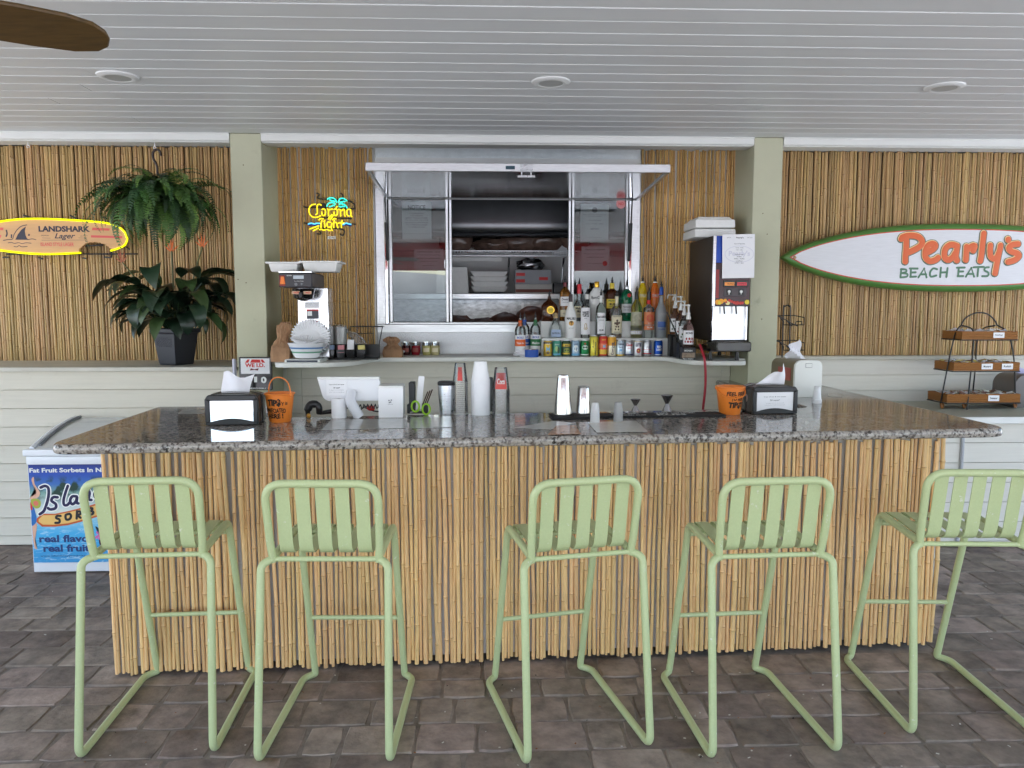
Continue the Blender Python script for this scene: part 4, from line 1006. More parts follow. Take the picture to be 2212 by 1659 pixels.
def leaf_mesh(mt, bend, stem, Lf, wd):
    mb = MB(); P = []; a = rad(84); x = z = 0; n = 6
    for i in range(n): P.append(Vector((x, 0, z))); a -= .10; x += math.cos(a) * stem / n; z += math.sin(a) * stem / n
    mb.tube(P + [Vector((x, 0, z))], [.005] * n + [.0035], 5)
    n = 9; vs = []
    for i in range(n + 1):
        t_ = i / n; wv = wd * (math.sin(PI * t_ ** .8) ** .85 if 0 < t_ < 1 else 0) ; fold = .28
        for s in (-1, -.5, 0, .5, 1): vs.append((x, s * wv, z + abs(s) * wv * fold + math.sin(i * 1.7 + s) * .003))
        a -= bend / n; x += math.cos(a) * Lf / n; z += math.sin(a) * Lf / n
    fs = [(i * 5 + k, i * 5 + k + 1, i * 5 + 6 + k, i * 5 + 5 + k) for i in range(n) for k in range(4)]
    mb.add(vs, fs); return mb.mesh('leaf', mt, smooth=50)
lm = [leaf_mesh(leafm[(0, 1, 1, 2, 0, 1, 0, 2, 1, 0)[i]], 1.0 + .19 * i, .14 + .055 * (i % 5), .27 + .02 * (i % 4), .060 + .006 * (i % 3)) for i in range(10)]
for i in range(92):
    a = i * 2.39996; u = i / 92; k = R_(.8, .98) * (1.36 - .5 * u)
    if math.sin(a) > .35: k *= .8
    inst('leaf', lm[(i * 3) % 10], pt, (.05 * math.cos(a), .05 * math.sin(a), .25), (R_(-.25, .25), -.12 + .75 * u ** 1.5 + R_(-.12, .12), a), (k, k, k))
for a, ti, k, j in ((.05, .1, 1.25, 4), (.35, -.08, 1.2, 3), (PI, .3, 1.25, 4), (PI - .3, -.1, 1.15, 3), (-.3, .45, 1.15, 4)): inst('leaf', lm[j], pt, (0, 0, .25), (0, ti, a), (k, k, k))
for x, y in ((1160, 830), (1370, 800), (825, 905)):
    q = at(x / 1.803 / 1.736, (480 + y / 1.803) / 1.736, Y=5.75) - Vector(pt.location)
    b = Vector((q.x * .3, q.y * .2, .26))
    MB().tube(catmull([b, b.lerp(q, .5) + V(0, 0, .06), q], 5), .005, 6).build('flower_stalk', M('flower_stalk_green', rgb(86, 92, 50), .5), pt)
    mb = MB()
    for k in range(5):
        d = V(math.cos(.7 + k * .5) * .06, R_(-.02, .02), math.sin(.6 + k * .5) * .13 - .02); side_ = V(d.z, 0, -d.x).normalized() * .0048; p0 = q + V(0, 0, -.01)
        mb.add([p0 - side_ * .5, p0 + side_ * .5, p0 + d * .6 + side_, p0 + d, p0 + d * .6 - side_], [(0, 1, 2, 4), (4, 2, 3)])
    mb.build('flower', M('orange_bract', rgb(226, 110, 44) if x > 900 else rgb(160, 84, 50), .5), pt)
# ================================================================== BACK SHELF
SZ = 1.31
sh = thing('back_shelf', 'pale back bar shelf with rounded projecting ends below the hatch', 'shelf', (.2, 5.8, SZ - .03))
pl = fillet([(-1.395, 5.565, 0), (-1.395, 5.275, 0), (-.905, 5.275, 0), (-.80, 5.80, 0), (1.36, 5.83, 0), (1.44, 5.36, 0), (1.83, 5.345, 0), (1.83, 5.60, 0), (1.90, 5.60, 0), (1.90, 6.255, 0), (-1.49, 6.255, 0), (-1.49, 5.565, 0)], [.01, .09, .24, .09, .09, .22, .07, .01, .01, .01, .01, .01], 8, True)
MB().prism([(p.x - .2, p.y - 5.8) for p in pl], 0, .03).build('shelf_top', M('pale_laminate', rgb(228, 228, 222), .45, var=.05), sh, bevel=.004, seg=2, smooth=40)
Zb = lambda x, y: (1094.5 + x * .2474, 576 + y * .2474)
ri = thing('bottle_riser', 'white two step riser displaying the liquor bottles and cans', 'riser', (.82, 5.93, SZ))
a, b = at(*Zb(305, 785), Y=5.93), at(*Zb(1405, 785), Y=5.93)
ZL, ZU = SZ + .136, SZ + .262
MB().b2((a.x - .82, 0, 0), (b.x - .82, .105, ZL - SZ)).build('lower_step', MAT['white'], ri, bevel=.003)
MB().b2((a.x - .82, .106, 0), (b.x - .85, .30, ZU - SZ)).build('upper_step', MAT['white'], ri, bevel=.003)

def glassy(name, c, rough=.04, tr=.92): return M(name, c, rough, 0, trans=tr, ior=1.38)
G = dict(clear=thin_glass('clear_glass', (.90, .94, .93, 1), 1.6, .02, .10), amber=glassy('amber_liquor', (.72, .30, .04, 1)), brown=glassy('brown_liquor', (.16, .05, .02, 1), .06, .7), green=glassy('green_bottle', (.02, .30, .14, 1), .05, .7),
         pale=glassy('pale_green_glass', (.78, .92, .86, 1), .03, .95), frost=M('frosted_glass', rgb(206, 214, 220), .45, trans=.55, ior=1.3), white=M('white_bottle', rgb(232, 232, 230), .25), yellow=M('yellow_syrup', rgb(240, 204, 30), .25, trans=.25), orange=M('orange_syrup', rgb(240, 118, 24), .25, trans=.25), lime=glassy('lime_liquor', (.86, .88, .30, 1)))
def bottle(xc, base, Y, zb, rows, glass, lab, cap=None, pour=None, labels=(), texts=(), group='liquor bottles on the riser', sx=1.0):
    """rows, cap, labels in measured units: (half width, height above base)"""
    k = .2474 * Y / F_PX * 1.003
    x = at(*Zb(xc, base), Y=Y).x
    t = thing('liquor_bottle', lab, 'bottle', (x, Y, zb), R_(-.05, .05), group)
    pr = [(.0001, .002)] + [(r * k, h * k) for r, h in rows]
    sm = []
    MB().lathe(pr + [(.0001, rows[-1][1] * k)], 20, sy=sx).build('glass', glass, t, smooth=45)
    ht = rows[-1][1]
    if cap:
        c0, c1, cr, cm = cap; MB().lathe([(cr * k, c0 * k), (cr * k * 1.04, (c0 + 3) * k), (cr * k, (c1 - 3) * k), (cr * k * .92, c1 * k), (.0001, c1 * k)], 14).build('cap', cm, t, smooth=40); ht = max(ht, c1)
    if pour:
        mb = MB().lathe([(9 * k, ht * k), (10 * k, (ht + 8) * k), (8 * k, (ht + 12) * k), (8 * k, (ht + 20) * k), (13 * k, (ht + 22) * k), (13 * k, (ht + 25) * k), (6 * k, (ht + 29) * k), (.0001, (ht + 29) * k)], 10)
        mb.tube([(0, 0, (ht + 28) * k), (0, 0, (ht + 38) * k), (3 * k, -2 * k, (ht + 52) * k)], [6 * k, 5 * k, 2.4 * k], 7); mb.build('pourer', MAT['black'], t)
    for h0, h1, r, arc, m in labels:
        MB().lathe([(r * k + .0006, h0 * k), (r * k + .0006, h1 * k)], 12, arc=arc, sy=sx).build('label', m, t)
    for s, w_, h0, h1, r, m, bo in texts:
        MB().text(s, -w_ * k, w_ * k, h0 * k, h1 * k, wrap=r * k + .0012, bold=bo).build('lettering', m, t)
    return t, k
PW, CR, IK, GD, RD = MAT['paper'], MAT['cream'], MAT['ink'], MAT['gold'], MAT['red']
YU, YLo = 6.135, 6.0
yel = M('yellow_label', rgb(226, 200, 70), .5); ora = M('orange_label', rgb(232, 106, 44), .5); cop = M('copper_label', rgb(206, 120, 72), .4)
bl_ = MAT['blue']
t, k = bottle(372, 470, YU, ZU, [(70, 0), (75, 10), (76, 95), (70, 130), (48, 158), (20, 178), (15, 190), (15, 212)], G['brown'], 'squat dark whisky bottle with oval gold label on the top step', None, 1, (), (), sx=.6)
mb = MB().lathe([(34 * k, 0), (.0001, 0)], 20, (8 * k, -76 * k * .6 - .001, 95 * k), 'y', sy=1); mb.xf(Matrix.Diagonal((1, 1, 1.0, 1))); mb.build('label', GD, t); MB().lathe([(27 * k, 0), (.0001, 0)], 20, (8 * k, -76 * k * .6 - .0016, 95 * k), 'y').build('label', yel, t)
MB().text('ROYAL', -10 * k, 26 * k, 92 * k, 100 * k, -76 * k * .6 - .0022).build('lettering', IK, t)
bottle(508, 470, YU, ZU, [(45, 0), (47, 6), (47, 235), (42, 258), (22, 285), (14, 300), (13, 332)], G['amber'], 'tall amber scotch bottle with white label beside the window mullion', (296, 334, 16, M('dark_red_foil', rgb(110, 34, 40), .4)), 1, [(130, 210, 47, 2.2, PW), (38, 96, 47, 2.2, CR)], [("Dewar's", 34, 178, 198, 47, IK, .02), ('WHITE LABEL', 30, 158, 166, 47, IK, 0), ('SCOTCH', 24, 60, 70, 47, IK, 0)])
bottle(632, 470, YU, ZU, [(52, 0), (56, 8), (56, 100), (46, 140), (24, 190), (18, 240), (17, 300)], G['clear'], "clear bourbon bottle with dripping red wax neck on the top step", (235, 318, 20, M('red_wax', rgb(196, 30, 44), .3)), 1, [(30, 128, 56, 2.0, CR)], [("Maker's", 42, 100, 122, 56, IK, .02), ('Mark', 30, 74, 96, 56, IK, .02), ('WHISKY', 24, 48, 58, 56, IK, 0)])
bottle(700, 470, YU, ZU, [(44, 0), (46, 8), (46, 130), (36, 165), (18, 185), (16, 205)], G['clear'], 'clear bottle with white cap, half hidden behind the turtle rum', (188, 232, 18, MAT['white']), 1)
bottle(783, 470, YU, ZU, [(60, 0), (66, 10), (68, 180), (60, 240), (38, 278), (20, 292)], G['white'], 'wide white cream liqueur bottle with tall gold cap', (290, 340, 21, GD), None, (), [('RumChata', 60, 190, 215, 69, IK, .01)])
bottle(917, 470, YU, ZU, [(56, 0), (58, 8), (58, 225), (50, 255), (24, 275), (19, 285), (18, 330)], G['brown'], 'dark rum bottle with yellow neck band and yellow label', (268, 328, 20.5, yel), 1, [(110, 190, 58, 2.1, yel)], [("Myers's", 42, 165, 184, 58, MAT['green'], .03), ('RUM', 30, 135, 155, 58, IK, .04), ('JAMAICAN', 40, 118, 127, 58, IK, 0)])
t, k = bottle(1045, 470, YU, ZU, [(48, 0), (50, 8), (50, 200), (46, 240), (28, 265), (18, 275), (17, 298)], G['green'], 'dark green gin bottle with round red seal on the shoulder', (276, 306, 18, MAT['steel']), 1, [(72, 148, 50, 2.4, PW)], [('Tanqueray', 42, 112, 130, 50, IK, .01), ('LONDON DRY GIN', 34, 92, 100, 50, IK, 0)])
MB().lathe([(17 * k, 0), (.0001, 0)], 16, (12 * k, -49.5 * k, 222 * k), 'y').build('seal', RD, t)
for xc, g_, lab, lm_ in ((1182, 'yellow', 'yellow mixer bottle at the back of the riser', yel), (1290, 'orange', 'orange mixer bottle at the back of the riser', ora)):
    bottle(xc, 470, 6.16, ZU, [(36, 0), (38, 8), (38, 215), (36, 270), (24, 310), (17, 330)], G[g_], lab, (328, 342, 17, MAT['white']), 1, [(200, 238, 38, 2.2, lm_)], [('SYRUP', 30, 208, 230, 38, PW, .02)])
# front row
t, k = bottle(427, 620, YLo, ZL, [(58, 0), (62, 6), (60, 40), (52, 100), (36, 140), (20, 160), (16, 178)], G['clear'], 'squat clear tequila bottle with round cork stopper', (172, 186, 22, M('cork', rgb(188, 160, 120), .7)), None, (), ())
MB().ball((0, 0, 198 * k), 20 * k, 12).build('stopper', M('cork_ball', rgb(170, 150, 110), .6), t)
MB().b2((-40 * k, -61 * k, 10 * k), (40 * k, -60 * k, 74 * k)).build('label', M('silver_blue_label', rgb(160, 178, 206), .4), t, bevel=.004); MB().text('PATRON', -32 * k, 32 * k, 34 * k, 50 * k, -61.6 * k, bold=.03).build('lettering', IK, t)
t, k = bottle(557, 620, YLo, ZL, [(48, 0), (51, 6), (51, 190), (42, 230), (24, 280), (17, 310), (16, 325)], G['white'], 'white coconut rum bottle with dark cap and palm picture', (312, 378, 17, M('dark_cap', rgb(62, 44, 48), .4)), None, (), [('MALIBU', 42, 158, 180, 51, IK, .03), ('COCONUT', 26, 82, 90, 51, MAT['inkgrey'], 0)])
mb = MB().lathe([(22 * k, 0), (.0001, 0)], 16, (0, -51 * k - .0012, 128 * k), 'y'); mb.build('palm_picture', M('sunset_print', rgb(214, 160, 70), .5), t)
mb = MB()
for a in (-.9, -.3, .3, .9, 1.5, -1.5): mb.tube([(0, -51 * k - .002, 136 * k), (14 * k * math.sin(a), -51 * k - .002, (136 + 12 * math.cos(a)) * k)], 2 * k, 4)
mb.tube([(0, -51 * k - .002, 112 * k), (0, -51 * k - .002, 136 * k)], 2 * k, 4); mb.build('palm_mark', IK, t)
t, k = bottle(685, 620, YLo, ZL, [(40, 0), (41, 6), (41, 250), (36, 275), (20, 292), (16, 300)], G['clear'], 'slim clear rum bottle with tall white turtle label', None, None, [(30, 262, 41, 2.6, PW)], [('NAKED', 29, 208, 232, 41.4, IK, .04), ('TURTLE', 31, 182, 206, 41.4, IK, .04), ('RUM', 12, 166, 174, 41.4, IK, 0)])
mb = MB(); mb.tube([(9 * k * math.cos(q), -42.6 * k, (104 + 22 * math.sin(q)) * k) for q in [i * PI / 7 for i in range(14)]], 2.4 * k, 5, True); mb.tube([(17 * k * math.cos(q), -42.8 * k, (98 + 26 * math.sin(q)) * k) for q in [-.3 - i * PI / 9 for i in range(8)]], 2 * k, 5); mb.build('turtle_mark', M('ochre_print', rgb(176, 146, 60), .5), t)
bottle(820, 620, YLo, ZL, [(43, 0), (45, 6), (45, 235), (38, 270), (20, 295), (15, 310)], G['pale'], 'pale clear rum bottle with white cap and small bat label', (305, 368, 16, MAT['white']), 1, [(35, 218, 45, 1.7, PW)], [('BACARDI', 38, 172, 192, 45.6, IK, .04), ('SUPERIOR', 26, 150, 160, 45.6, IK, 0), ('RUM', 18, 60, 76, 45.6, IK, .03)])
t, k = bottle(957, 620, YLo, ZL, [(46, 0), (48, 6), (48, 230), (40, 262), (20, 285), (15, 300)], G['clear'], 'rum bottle with cream label showing a dark standing figure', (276, 360, 15, CR), 1, [(40, 195, 48, 2.4, CR)], [('Spiced Rum', 36, 178, 192, 48.6, IK, .01), ('ORIGINAL', 30, 46, 56, 48.6, IK, 0)])
mb = MB()
for c_, r_ in (((0, 150), 9), ((0, 125), 14), ((-9, 98), 8), ((10, 98), 8), ((-14, 76), 7), ((12, 74), 7), ((-18, 128), 8), ((18, 132), 8)): mb.ball((c_[0] * k, -48.6 * k - .0012, c_[1] * k), r_ * k, 8, (1, .06, 1.2))
mb.build('figure_print', M('brown_print', rgb(84, 64, 48), .6), t); MB().lathe([(47.5 * k, 4 * k), (48.2 * k, 30 * k), (.0001, 30 * k)], 20).build('rum_left', G['amber'], t)
t, k = bottle(1130, 620, YLo, ZL, [(47, 0), (49, 6), (49, 260), (40, 290), (20, 325), (16, 340)], G['lime'], 'clear bottle with grey tree label and long black cap', (332, 400, 17, MAT['black']), 1, [(110, 225, 49, 2.5, M('grey_green_label', rgb(176, 174, 150), .6, var=.4, nscale=60))], [('VODKA', 30, 70, 84, 49.4, MAT['inkgrey'], .02)])
MB().lathe([(46 * k, 30 * k), (49.5 * k, 32 * k), (49.5 * k, 62 * k), (46 * k, 64 * k)], 18).build('base_band', PW, t)
t, k = bottle(1237, 620, YLo, ZL, [(47, 0), (49, 6), (49, 240), (46, 262), (24, 275), (17, 285), (16, 300)], G['clear'], 'clear bottle with round copper emblem label and red neck band', (292, 330, 16, RD), None, [(115, 225, 49, 2.4, cop), (70, 108, 49, 2.4, cop)], [('RUM', 22, 84, 98, 49.4, PW, .02), ('EST', 16, 122, 132, 49.8, PW, 0)])
MB().lathe([(17 * k, 328 * k), (17 * k, 400 * k), (.0001, 400 * k)], 12).build('cap', MAT['black'], t); MB().tube([(0, 0, 400 * k), (3 * k, -2 * k, 440 * k)], [8 * k, 3 * k], 7).build('pourer', MAT['black'], t)
mb = MB(); mb.tube([(28 * k * math.cos(q), -49.4 * k - .0018, (172 + 28 * math.sin(q)) * k) for q in [i * PI / 10 for i in range(20)]], 2.6 * k, 5, True); mb.tube([(18 * k * math.cos(q), -49.4 * k - .002, (172 + 18 * math.sin(q)) * k) for q in [i * PI / 8 for i in range(16)]], 2 * k, 5, True); mb.build('emblem', RD, t)
t, k = bottle(1343, 620, YLo, ZL, [(47, 0), (50, 6), (50, 200), (46, 240), (26, 290), (18, 320), (16, 365)], G['frost'], 'frosted vodka bottle with blue neck cap and blue bird picture', (372, 440, 17, bl_), 1, (), [('Vodka', 32, 70, 84, 50, bl_, .01)])
MB().lathe([(50.6 * k, 92 * k), (50.6 * k, 118 * k), (50.6 * k, 142 * k)], 10, arc=1.5).build('label', M('sea_blue_print', rgb(84, 116, 184), .5, var=.4, nscale=30), t)
mb = MB()
for i in range(4): mb.tube([((-26 + i * 15) * k, -50.6 * k - .001, 205 * k), ((-16 + i * 15) * k, -50.6 * k - .001, (214 + 4 * (i % 2)) * k), ((-8 + i * 14) * k, -50.6 * k - .001, 200 * k)], 1.8 * k, 4)
mb.build('bird_print', PW, t)
# trio on the shelf beside the riser
for xc, Y, c_, nm, lab in ((118, 5.93, ora, 'Triple Sec', 'triple sec bottle with orange label beside the blue tape'), (155, 6.02, bl_, 'Curacao', 'blue labelled liqueur bottle half hidden behind the triple sec'), (250, 5.98, MAT['green'], 'Melon', 'green labelled liqueur bottle against the riser end')):
    bottle(xc, 765, Y, SZ, [(46, 0), (48, 6), (48, 225), (42, 250), (20, 285), (14, 300), (13, 330)], G['clear'], lab, (262, 312, 16, c_), 1, [(30, 185, 48, 2.4, PW), (90, 148, 48.4, 2.4, c_)], [(nm, 36, 104, 126, 49.2, PW, .02), ('BOLS', 30, 156, 174, 49, bl_, .03)], group='cordial bottles beside the riser')
    if xc == 118:
        pass
# cans
can_col = lambda n, c, m_=.55: M(n, c, .3, m_, var=0)
silver = can_col('silver_can', rgb(196, 198, 202), .9)
def can(xc, tall, body, lab, bands=(), texts=(), arcs=()):
    Y = 5.885; H = .1585 if tall else .1235; r = .0328; x = at(*Zb(xc, 785), Y=Y).x
    t = thing('beer_can', lab, 'can', (x, Y, SZ), 0, 'beer cans lined up before the riser')
    MB().lathe([(r * .78, .002), (r * .8, 0), (r * .96, .008), (r, .014), (r, H - .016), (r * .82, H - .004)], 24).build('body', body, t, smooth=50)
    MB().lathe([(r * .825, H - .0055), (r * .84, H), (r * .80, H), (r * .79, H - .003), (.0001, H - .003)], 24).build('lid', MAT['steel'], t, smooth=50)
    MB().lathe([(r * .80, -.0005), (r * .97, .0075), (r * .85, .0005)], 24).build('base_rim', MAT['steel'], t, smooth=50)
    for z0, z1, m in bands: MB().lathe([(r + .0004, z0 * H), (r + .0004, z1 * H)], 24).build('print_band', m, t)
    for cx, cz, w_, h_, m, n in arcs:
        mb = MB(); ring = [(cx + w_ * math.cos(2 * PI * i / n + PI / n), cz + h_ * math.sin(2 * PI * i / n + PI / n)) for i in range(n)]
        Rw = r + .0008; mb.add([(Rw * math.sin(p / Rw), -Rw * math.cos(p / Rw), q) for p, q in [(cx, cz)] + ring], [(0, 1 + i, 1 + (i + 1) % n) for i in range(n)]); mb.build('print_shape', m, t)
    for tx in texts:
        if tx[0] == 'v': MB().text_rot(tx[1], tx[2], tx[3], tx[4], tx[5], wrap=r + .0013, bold=.03).build('lettering', tx[6], t)
        else: MB().text(tx[0], -tx[1], tx[1], tx[2], tx[3], wrap=r + .0013, bold=tx[5]).build('lettering', tx[4], t)
skyb = M('sky_blue_print', rgb(110, 176, 216), .4); gy = M('golden_print', rgb(206, 170, 60), .35, .4); tl = M('teal_print', rgb(70, 150, 130), .4, .2); dkg = M('forest_print', rgb(36, 70, 48), .4); wh = MAT['white']; nvy = M('navy_can_print', rgb(28, 40, 84), .4); ltb = M('ice_blue_print', rgb(158, 184, 206), .35, .5)
can(358, 0, gy, 'golden can with a blue window picture, first of the row', [(.8, .88, nvy)], [('ALE', .014, .092, .101, wh, .03)], [(0, .058, .02, .03, skyb, 4), (0, .028, .022, .008, nvy, 12)])
can(438, 0, tl, 'teal green can with pale palm leaf picture', [(.12, .2, skyb)], [('ISLAND', .018, .088, .097, wh, .02)], [(-.006, .06, .012, .022, M('leaf_print', rgb(170, 200, 130), .4), 9), (.01, .05, .010, .026, dkg, 7)])
can(520, 0, dkg, 'dark green can with a golden landscape picture', [(.62, .78, gy), (.16, .24, gy)], [('IPA', .014, .079, .09, dkg, .04)], [(0, .048, .022, .018, M('moss_print', rgb(150, 160, 60), .4), 10)])
can(600, 0, ltb, 'ice blue can with a white mountain picture', [(.08, .2, skyb)], [('LAGER', .018, .09, .1, nvy, .02)], [(0, .062, .02, .026, wh, 14), (0, .056, .014, .018, M('grey_mountain_print', rgb(100, 116, 134), .5), 3)])
can(680, 0, M('green_can', rgb(24, 120, 66), .3, .5), 'bright green can with a white oval badge', [(.1, .16, wh)], [('HEINEKEN', .019, .066, .075, M('black_print', rgb(20, 30, 24), .5), .03)], [(0, .07, .024, .017, wh, 18), (0, .098, .007, .007, RD, 5)])
can(760, 1, M('yellow_can', rgb(214, 200, 70), .3, .35), 'tall yellow can with vertical black lettering', [(.93, .95, IK)], [('v', 'LANDSHARK', .008, .062, .105, .013, IK), ('v', 'Lager', -.008, .11, .04, .008, IK)], [(-.010, .075, .006, .012, nvy, 3)])
can(841, 1, M('red_can', rgb(206, 64, 50), .3, .35), 'tall red can with a coral, yellow and blue picture', [(.42, .62, M('coral_can_print', rgb(236, 130, 90), .4)), (.12, .34, gy)], [('BREW', .016, .122, .132, yel, .03)], [(.004, .078, .014, .02, skyb, 4)])
can(917, 1, M('white_gold_can', rgb(232, 224, 196), .3, .25), 'tall white and golden can with vertical blue lettering', [(.52, .92, M('amber_can_print', rgb(232, 168, 44), .4))], [('v', 'Corona', -.002, .06, .095, .019, nvy), ('v', 'Familiar', .013, .09, .05, .008, nvy)])
can(990, 0, M('pale_blue_can', rgb(190, 206, 220), .3, .5), 'pale can with blue script and a crown mark', [(.06, .14, gy)], [('Corona', .025, .086, .104, nvy, .03), ('Extra', .016, .066, .078, nvy, .02)], [(0, .05, .012, .008, skyb, 8)])
can(1065, 0, silver, 'silver can with slanting red script', [(.1, .16, nvy)], [('Coors', .027, .078, .1, RD, .04), ('LIGHT', .017, .058, .068, RD, .02)], [(0, .034, .018, .012, ltb, 3)])
can(1143, 0, M('white_can', rgb(226, 228, 232), .3, .3), 'white can with navy lettering over a round red badge', [(.9, .92, gy)], [('LITE', .022, .076, .1, nvy, .06)], [(0, .045, .016, .018, RD, 18), (0, .045, .011, .012, nvy, 16), (0, .045, .007, .008, gy, 12)])
can(1225, 0, silver, 'silver can with a red ribbon band and thin script', [(.16, .22, RD), (.42, .45, RD)], [('Ultra', .018, .062, .082, nvy, .0)])
can(1322, 0, M('royal_blue_can', rgb(24, 82, 180), .28, .45), 'royal blue can with white block lettering, last of the row', [(.1, .14, wh)], [('BUD', .017, .066, .083, wh, .07), ('LIGHT', .021, .044, .061, wh, .06)])
# blue tape on crumpled paper
p = at(*Zb(218, 788), z=SZ); Yt = p.y + .03
lumpy('crumpled_paper', 'crumpled white paper behind the roll of blue tape', 'paper', (p.x - .04, 5.9, SZ), (.09, .045, .032), MAT['napkin'], amp=.35)
t = thing('tape_roll', 'roll of blue painter tape lying on the back shelf', 'tape', (p.x, 5.855, SZ)); MB().lathe([(.034, 0), (.0515, 0), (.0515, .055), (.034, .055), (.034, 0)], 28, caps=False).build('tape', MAT['blue'], t); MB().lathe([(.033, .001), (.0338, .001), (.0338, .0555), (.033, .0555), (.033, .001)], 24, caps=False).build('core', MAT['card'], t)
# four spice jars and napkins by the metal panel
for i, (xd, c_, lab) in enumerate(((882, rgb(70, 26, 30), 'jar with dark red contents, next to the paper bag'), (902, rgb(150, 28, 44), 'jar with bright red contents'), (925, rgb(196, 190, 120), 'jar with pale yellow contents and dark lid'), (943, rgb(212, 200, 150), 'jar with cream contents, last in the row'))):
    p = at(xd, 764, z=SZ); t = thing('candle_jar', lab, 'jar', (p.x, 6.12, SZ), 0, 'small glass jars on the shelf')
    MB().lathe([(.0001, .001), (.030, .001), (.036, .03), (.034, .06), (.038, .098)], 18).build('contents', M('jar_fill', c_, .2, trans=.2), t); MB().lathe([(.0385, .075), (.0395, .1), (.0375, .1), (.036, .08), (.0385, .075)], 18).build('rim', MAT['chrome'], t)
    MB().lathe([(.037, .025), (.036, .055)], 10, arc=1.3).build('label', MAT['cream'] if i > 1 else M('jar_label', rgb(150, 80, 70), .6), t)
t = thing('loose_napkin', 'loose white paper lying against the jars', 'napkin', (at(858, 764, z=SZ).x, 5.95, SZ))
mb = MB(); 
for i in range(6):
    for j in range(4): pass
vs = [(-.06 + .03 * i, -.03 + .03 * j, .02 + .012 * math.sin(i * 1.7 + j) + .03 * (j / 3) + (.02 if i < 3 else 0)) for i in range(6) for j in range(4)]
mb.add(vs, [(i * 4 + j, i * 4 + j + 1, i * 4 + j + 5, i * 4 + j + 4) for i in range(5) for j in range(3)]); mb.build('sheet', MAT['napkin'], t)
# brown paper bags
def paper_bag(lab, x, Y, w_, h_, d_, seed, lean=0.):
    random.seed(seed); n = 26; mb = MB(); vs = []
    prof = [(0, 1.0), (.10, 1.05), (.24, 1.06), (.38, .98), (.48, .80), (.56, .58), (.64, .50), (.72, .62), (.82, .78), (.92, .70), (1.0, .40)]
    for z, k in prof:
        cr = .02 + .26 * max(z - .3, 0)
        for i in range(n):
            a = 2 * PI * i / n; sq_ = min(1 / max(abs(math.cos(a)), abs(math.sin(a))), 1.3) if z < .45 else 1.05
            kk = k * sq_ * (1 + R_(-cr, cr) + (.09 if i % 2 else -.09) * (z > .4)); vs.append((math.cos(a) * w_ * kk + lean * z * z, math.sin(a) * d_ * kk, h_ * (z + R_(-.035, .035) * (z > .3))))
    fs = [(i * n + q, i * n + (q + 1) % n, (i + 1) * n + (q + 1) % n, (i + 1) * n + q) for i in range(len(prof) - 1) for q in range(n)] + [tuple(range(n - 1, -1, -1)), tuple((len(prof) - 1) * n + q for q in range(n))]
    mb.add(vs, fs); o = mb.build('paper_bag', MAT['kraft'], None, smooth=12); o.location = (x, Y, SZ); tag(o, lab, 'paper bag', 'brown paper bags on the back shelf')
    return o
Zf = reg(1000, 980, 3.95)
xb = at(*Zf(235, 1490), Y=5.42).x
o = paper_bag('tall crumpled brown paper bag wedged beside the coffee brewer', xb - .01, 5.44, .062, .265, .055, 3, .03)
xb = at(850, 773, Y=5.9).x
paper_bag('short twisted brown paper bag standing below the hatch corner', xb, 5.88, .07, .15, .055, 5, -.01)
random.seed(21)
# condiment caddies, wire basket, cup sleeve
t = thing('caddy_tray', 'black rack holding four packet caddies', 'caddy', (at(*Zf(1240, 1480), Y=5.62).x, 5.66, SZ))
MB().b2((-.19, .03, 0), (.2, .045, .105)).b2((-.19, -.06, 0), (.2, .045, .012)).build('rack', MAT['black'], t, bevel=.002)
for i, (xz, c_, lab) in enumerate(((945, rgb(150, 170, 200), 'black caddy of blue sweetener packets'), (1105, rgb(222, 150, 156), 'black caddy of pink sweetener packets'), (1245, rgb(238, 238, 240), 'black caddy of upright white sugar packets'), (1400, rgb(230, 218, 140), 'black caddy of yellow sweetener packets'))):
    p = at(*Zf(xz, 1475), Y=5.56); t = thing('packet_caddy', lab, 'caddy', (p.x, 5.58, SZ + .0125), 0, 'sweetener caddies')
    MB().prism([(-.026, 0), (.026, 0), (.032, .062), (-.032, .062)], -.035, .024, 'y').build('holder', MAT['blackgloss'], t, bevel=.003)
    mb = MB()
    for j in range(7): mb.box((R_(-.003, .003), -.03 + j * .008, .058 + (.035 if i == 2 else .008)), (.042, .0035, .075 if i == 2 else .05), (R_(-.15, .1), R_(-.1, .1), 0))
    mb.build('packet', M('packet_paper', c_, .7), t)
t = thing('wire_basket', 'black wire basket standing behind the caddies', 'basket', (at(*Zf(1480, 1390), Y=5.95).x, 5.98, SZ))
mb = MB(); 
for z, x0, x1 in ((.225, -.115, .125), (.175, -.11, .06), (.09, -.11, -.05)): mb.tube([(x0, -.05, z), (x1, -.05, z)], .0035, 6)
for x0, x1 in ((.125, .08), (.055, .055), (-.115, -.1)): mb.tube([(x0, -.05, .225), (x1, -.05, .005)], .0035, 6)
mb.tube([(-.115, -.05, .225), (-.115, .06, .225), (.125, .06, .225), (.125, -.05, .225)], .0035, 6); mb.tube([(-.1, -.05, .005), (.08, -.05, .005), (.08, .06, .005), (-.1, .06, .005), (-.1, -.05, .005)], .0035, 6)
for i in range(8): mb.tube([(-.1 + i * .024, -.05, .005), (-.1 + i * .024, -.05, .06)], .002, 5)
mb.build('wire', MAT['blackm'], t)
cs_ = thin_glass('clear_plastic_film', (.93, .93, .93, 1), 1.45, .12, .28)
t = thing('cup_sleeve', 'white stacked cups in a clear plastic sleeve, lying bag end open', 'cup sleeve', (at(*Zf(1075, 1260), Y=5.76).x, 5.78, SZ))
MB().lathe([(.0001, .03), (.042, .03), (.049, .05), (.049, .225), (.04, .228), (.0001, .228)], 20).build('cups', MAT['foam'], t, smooth=40)
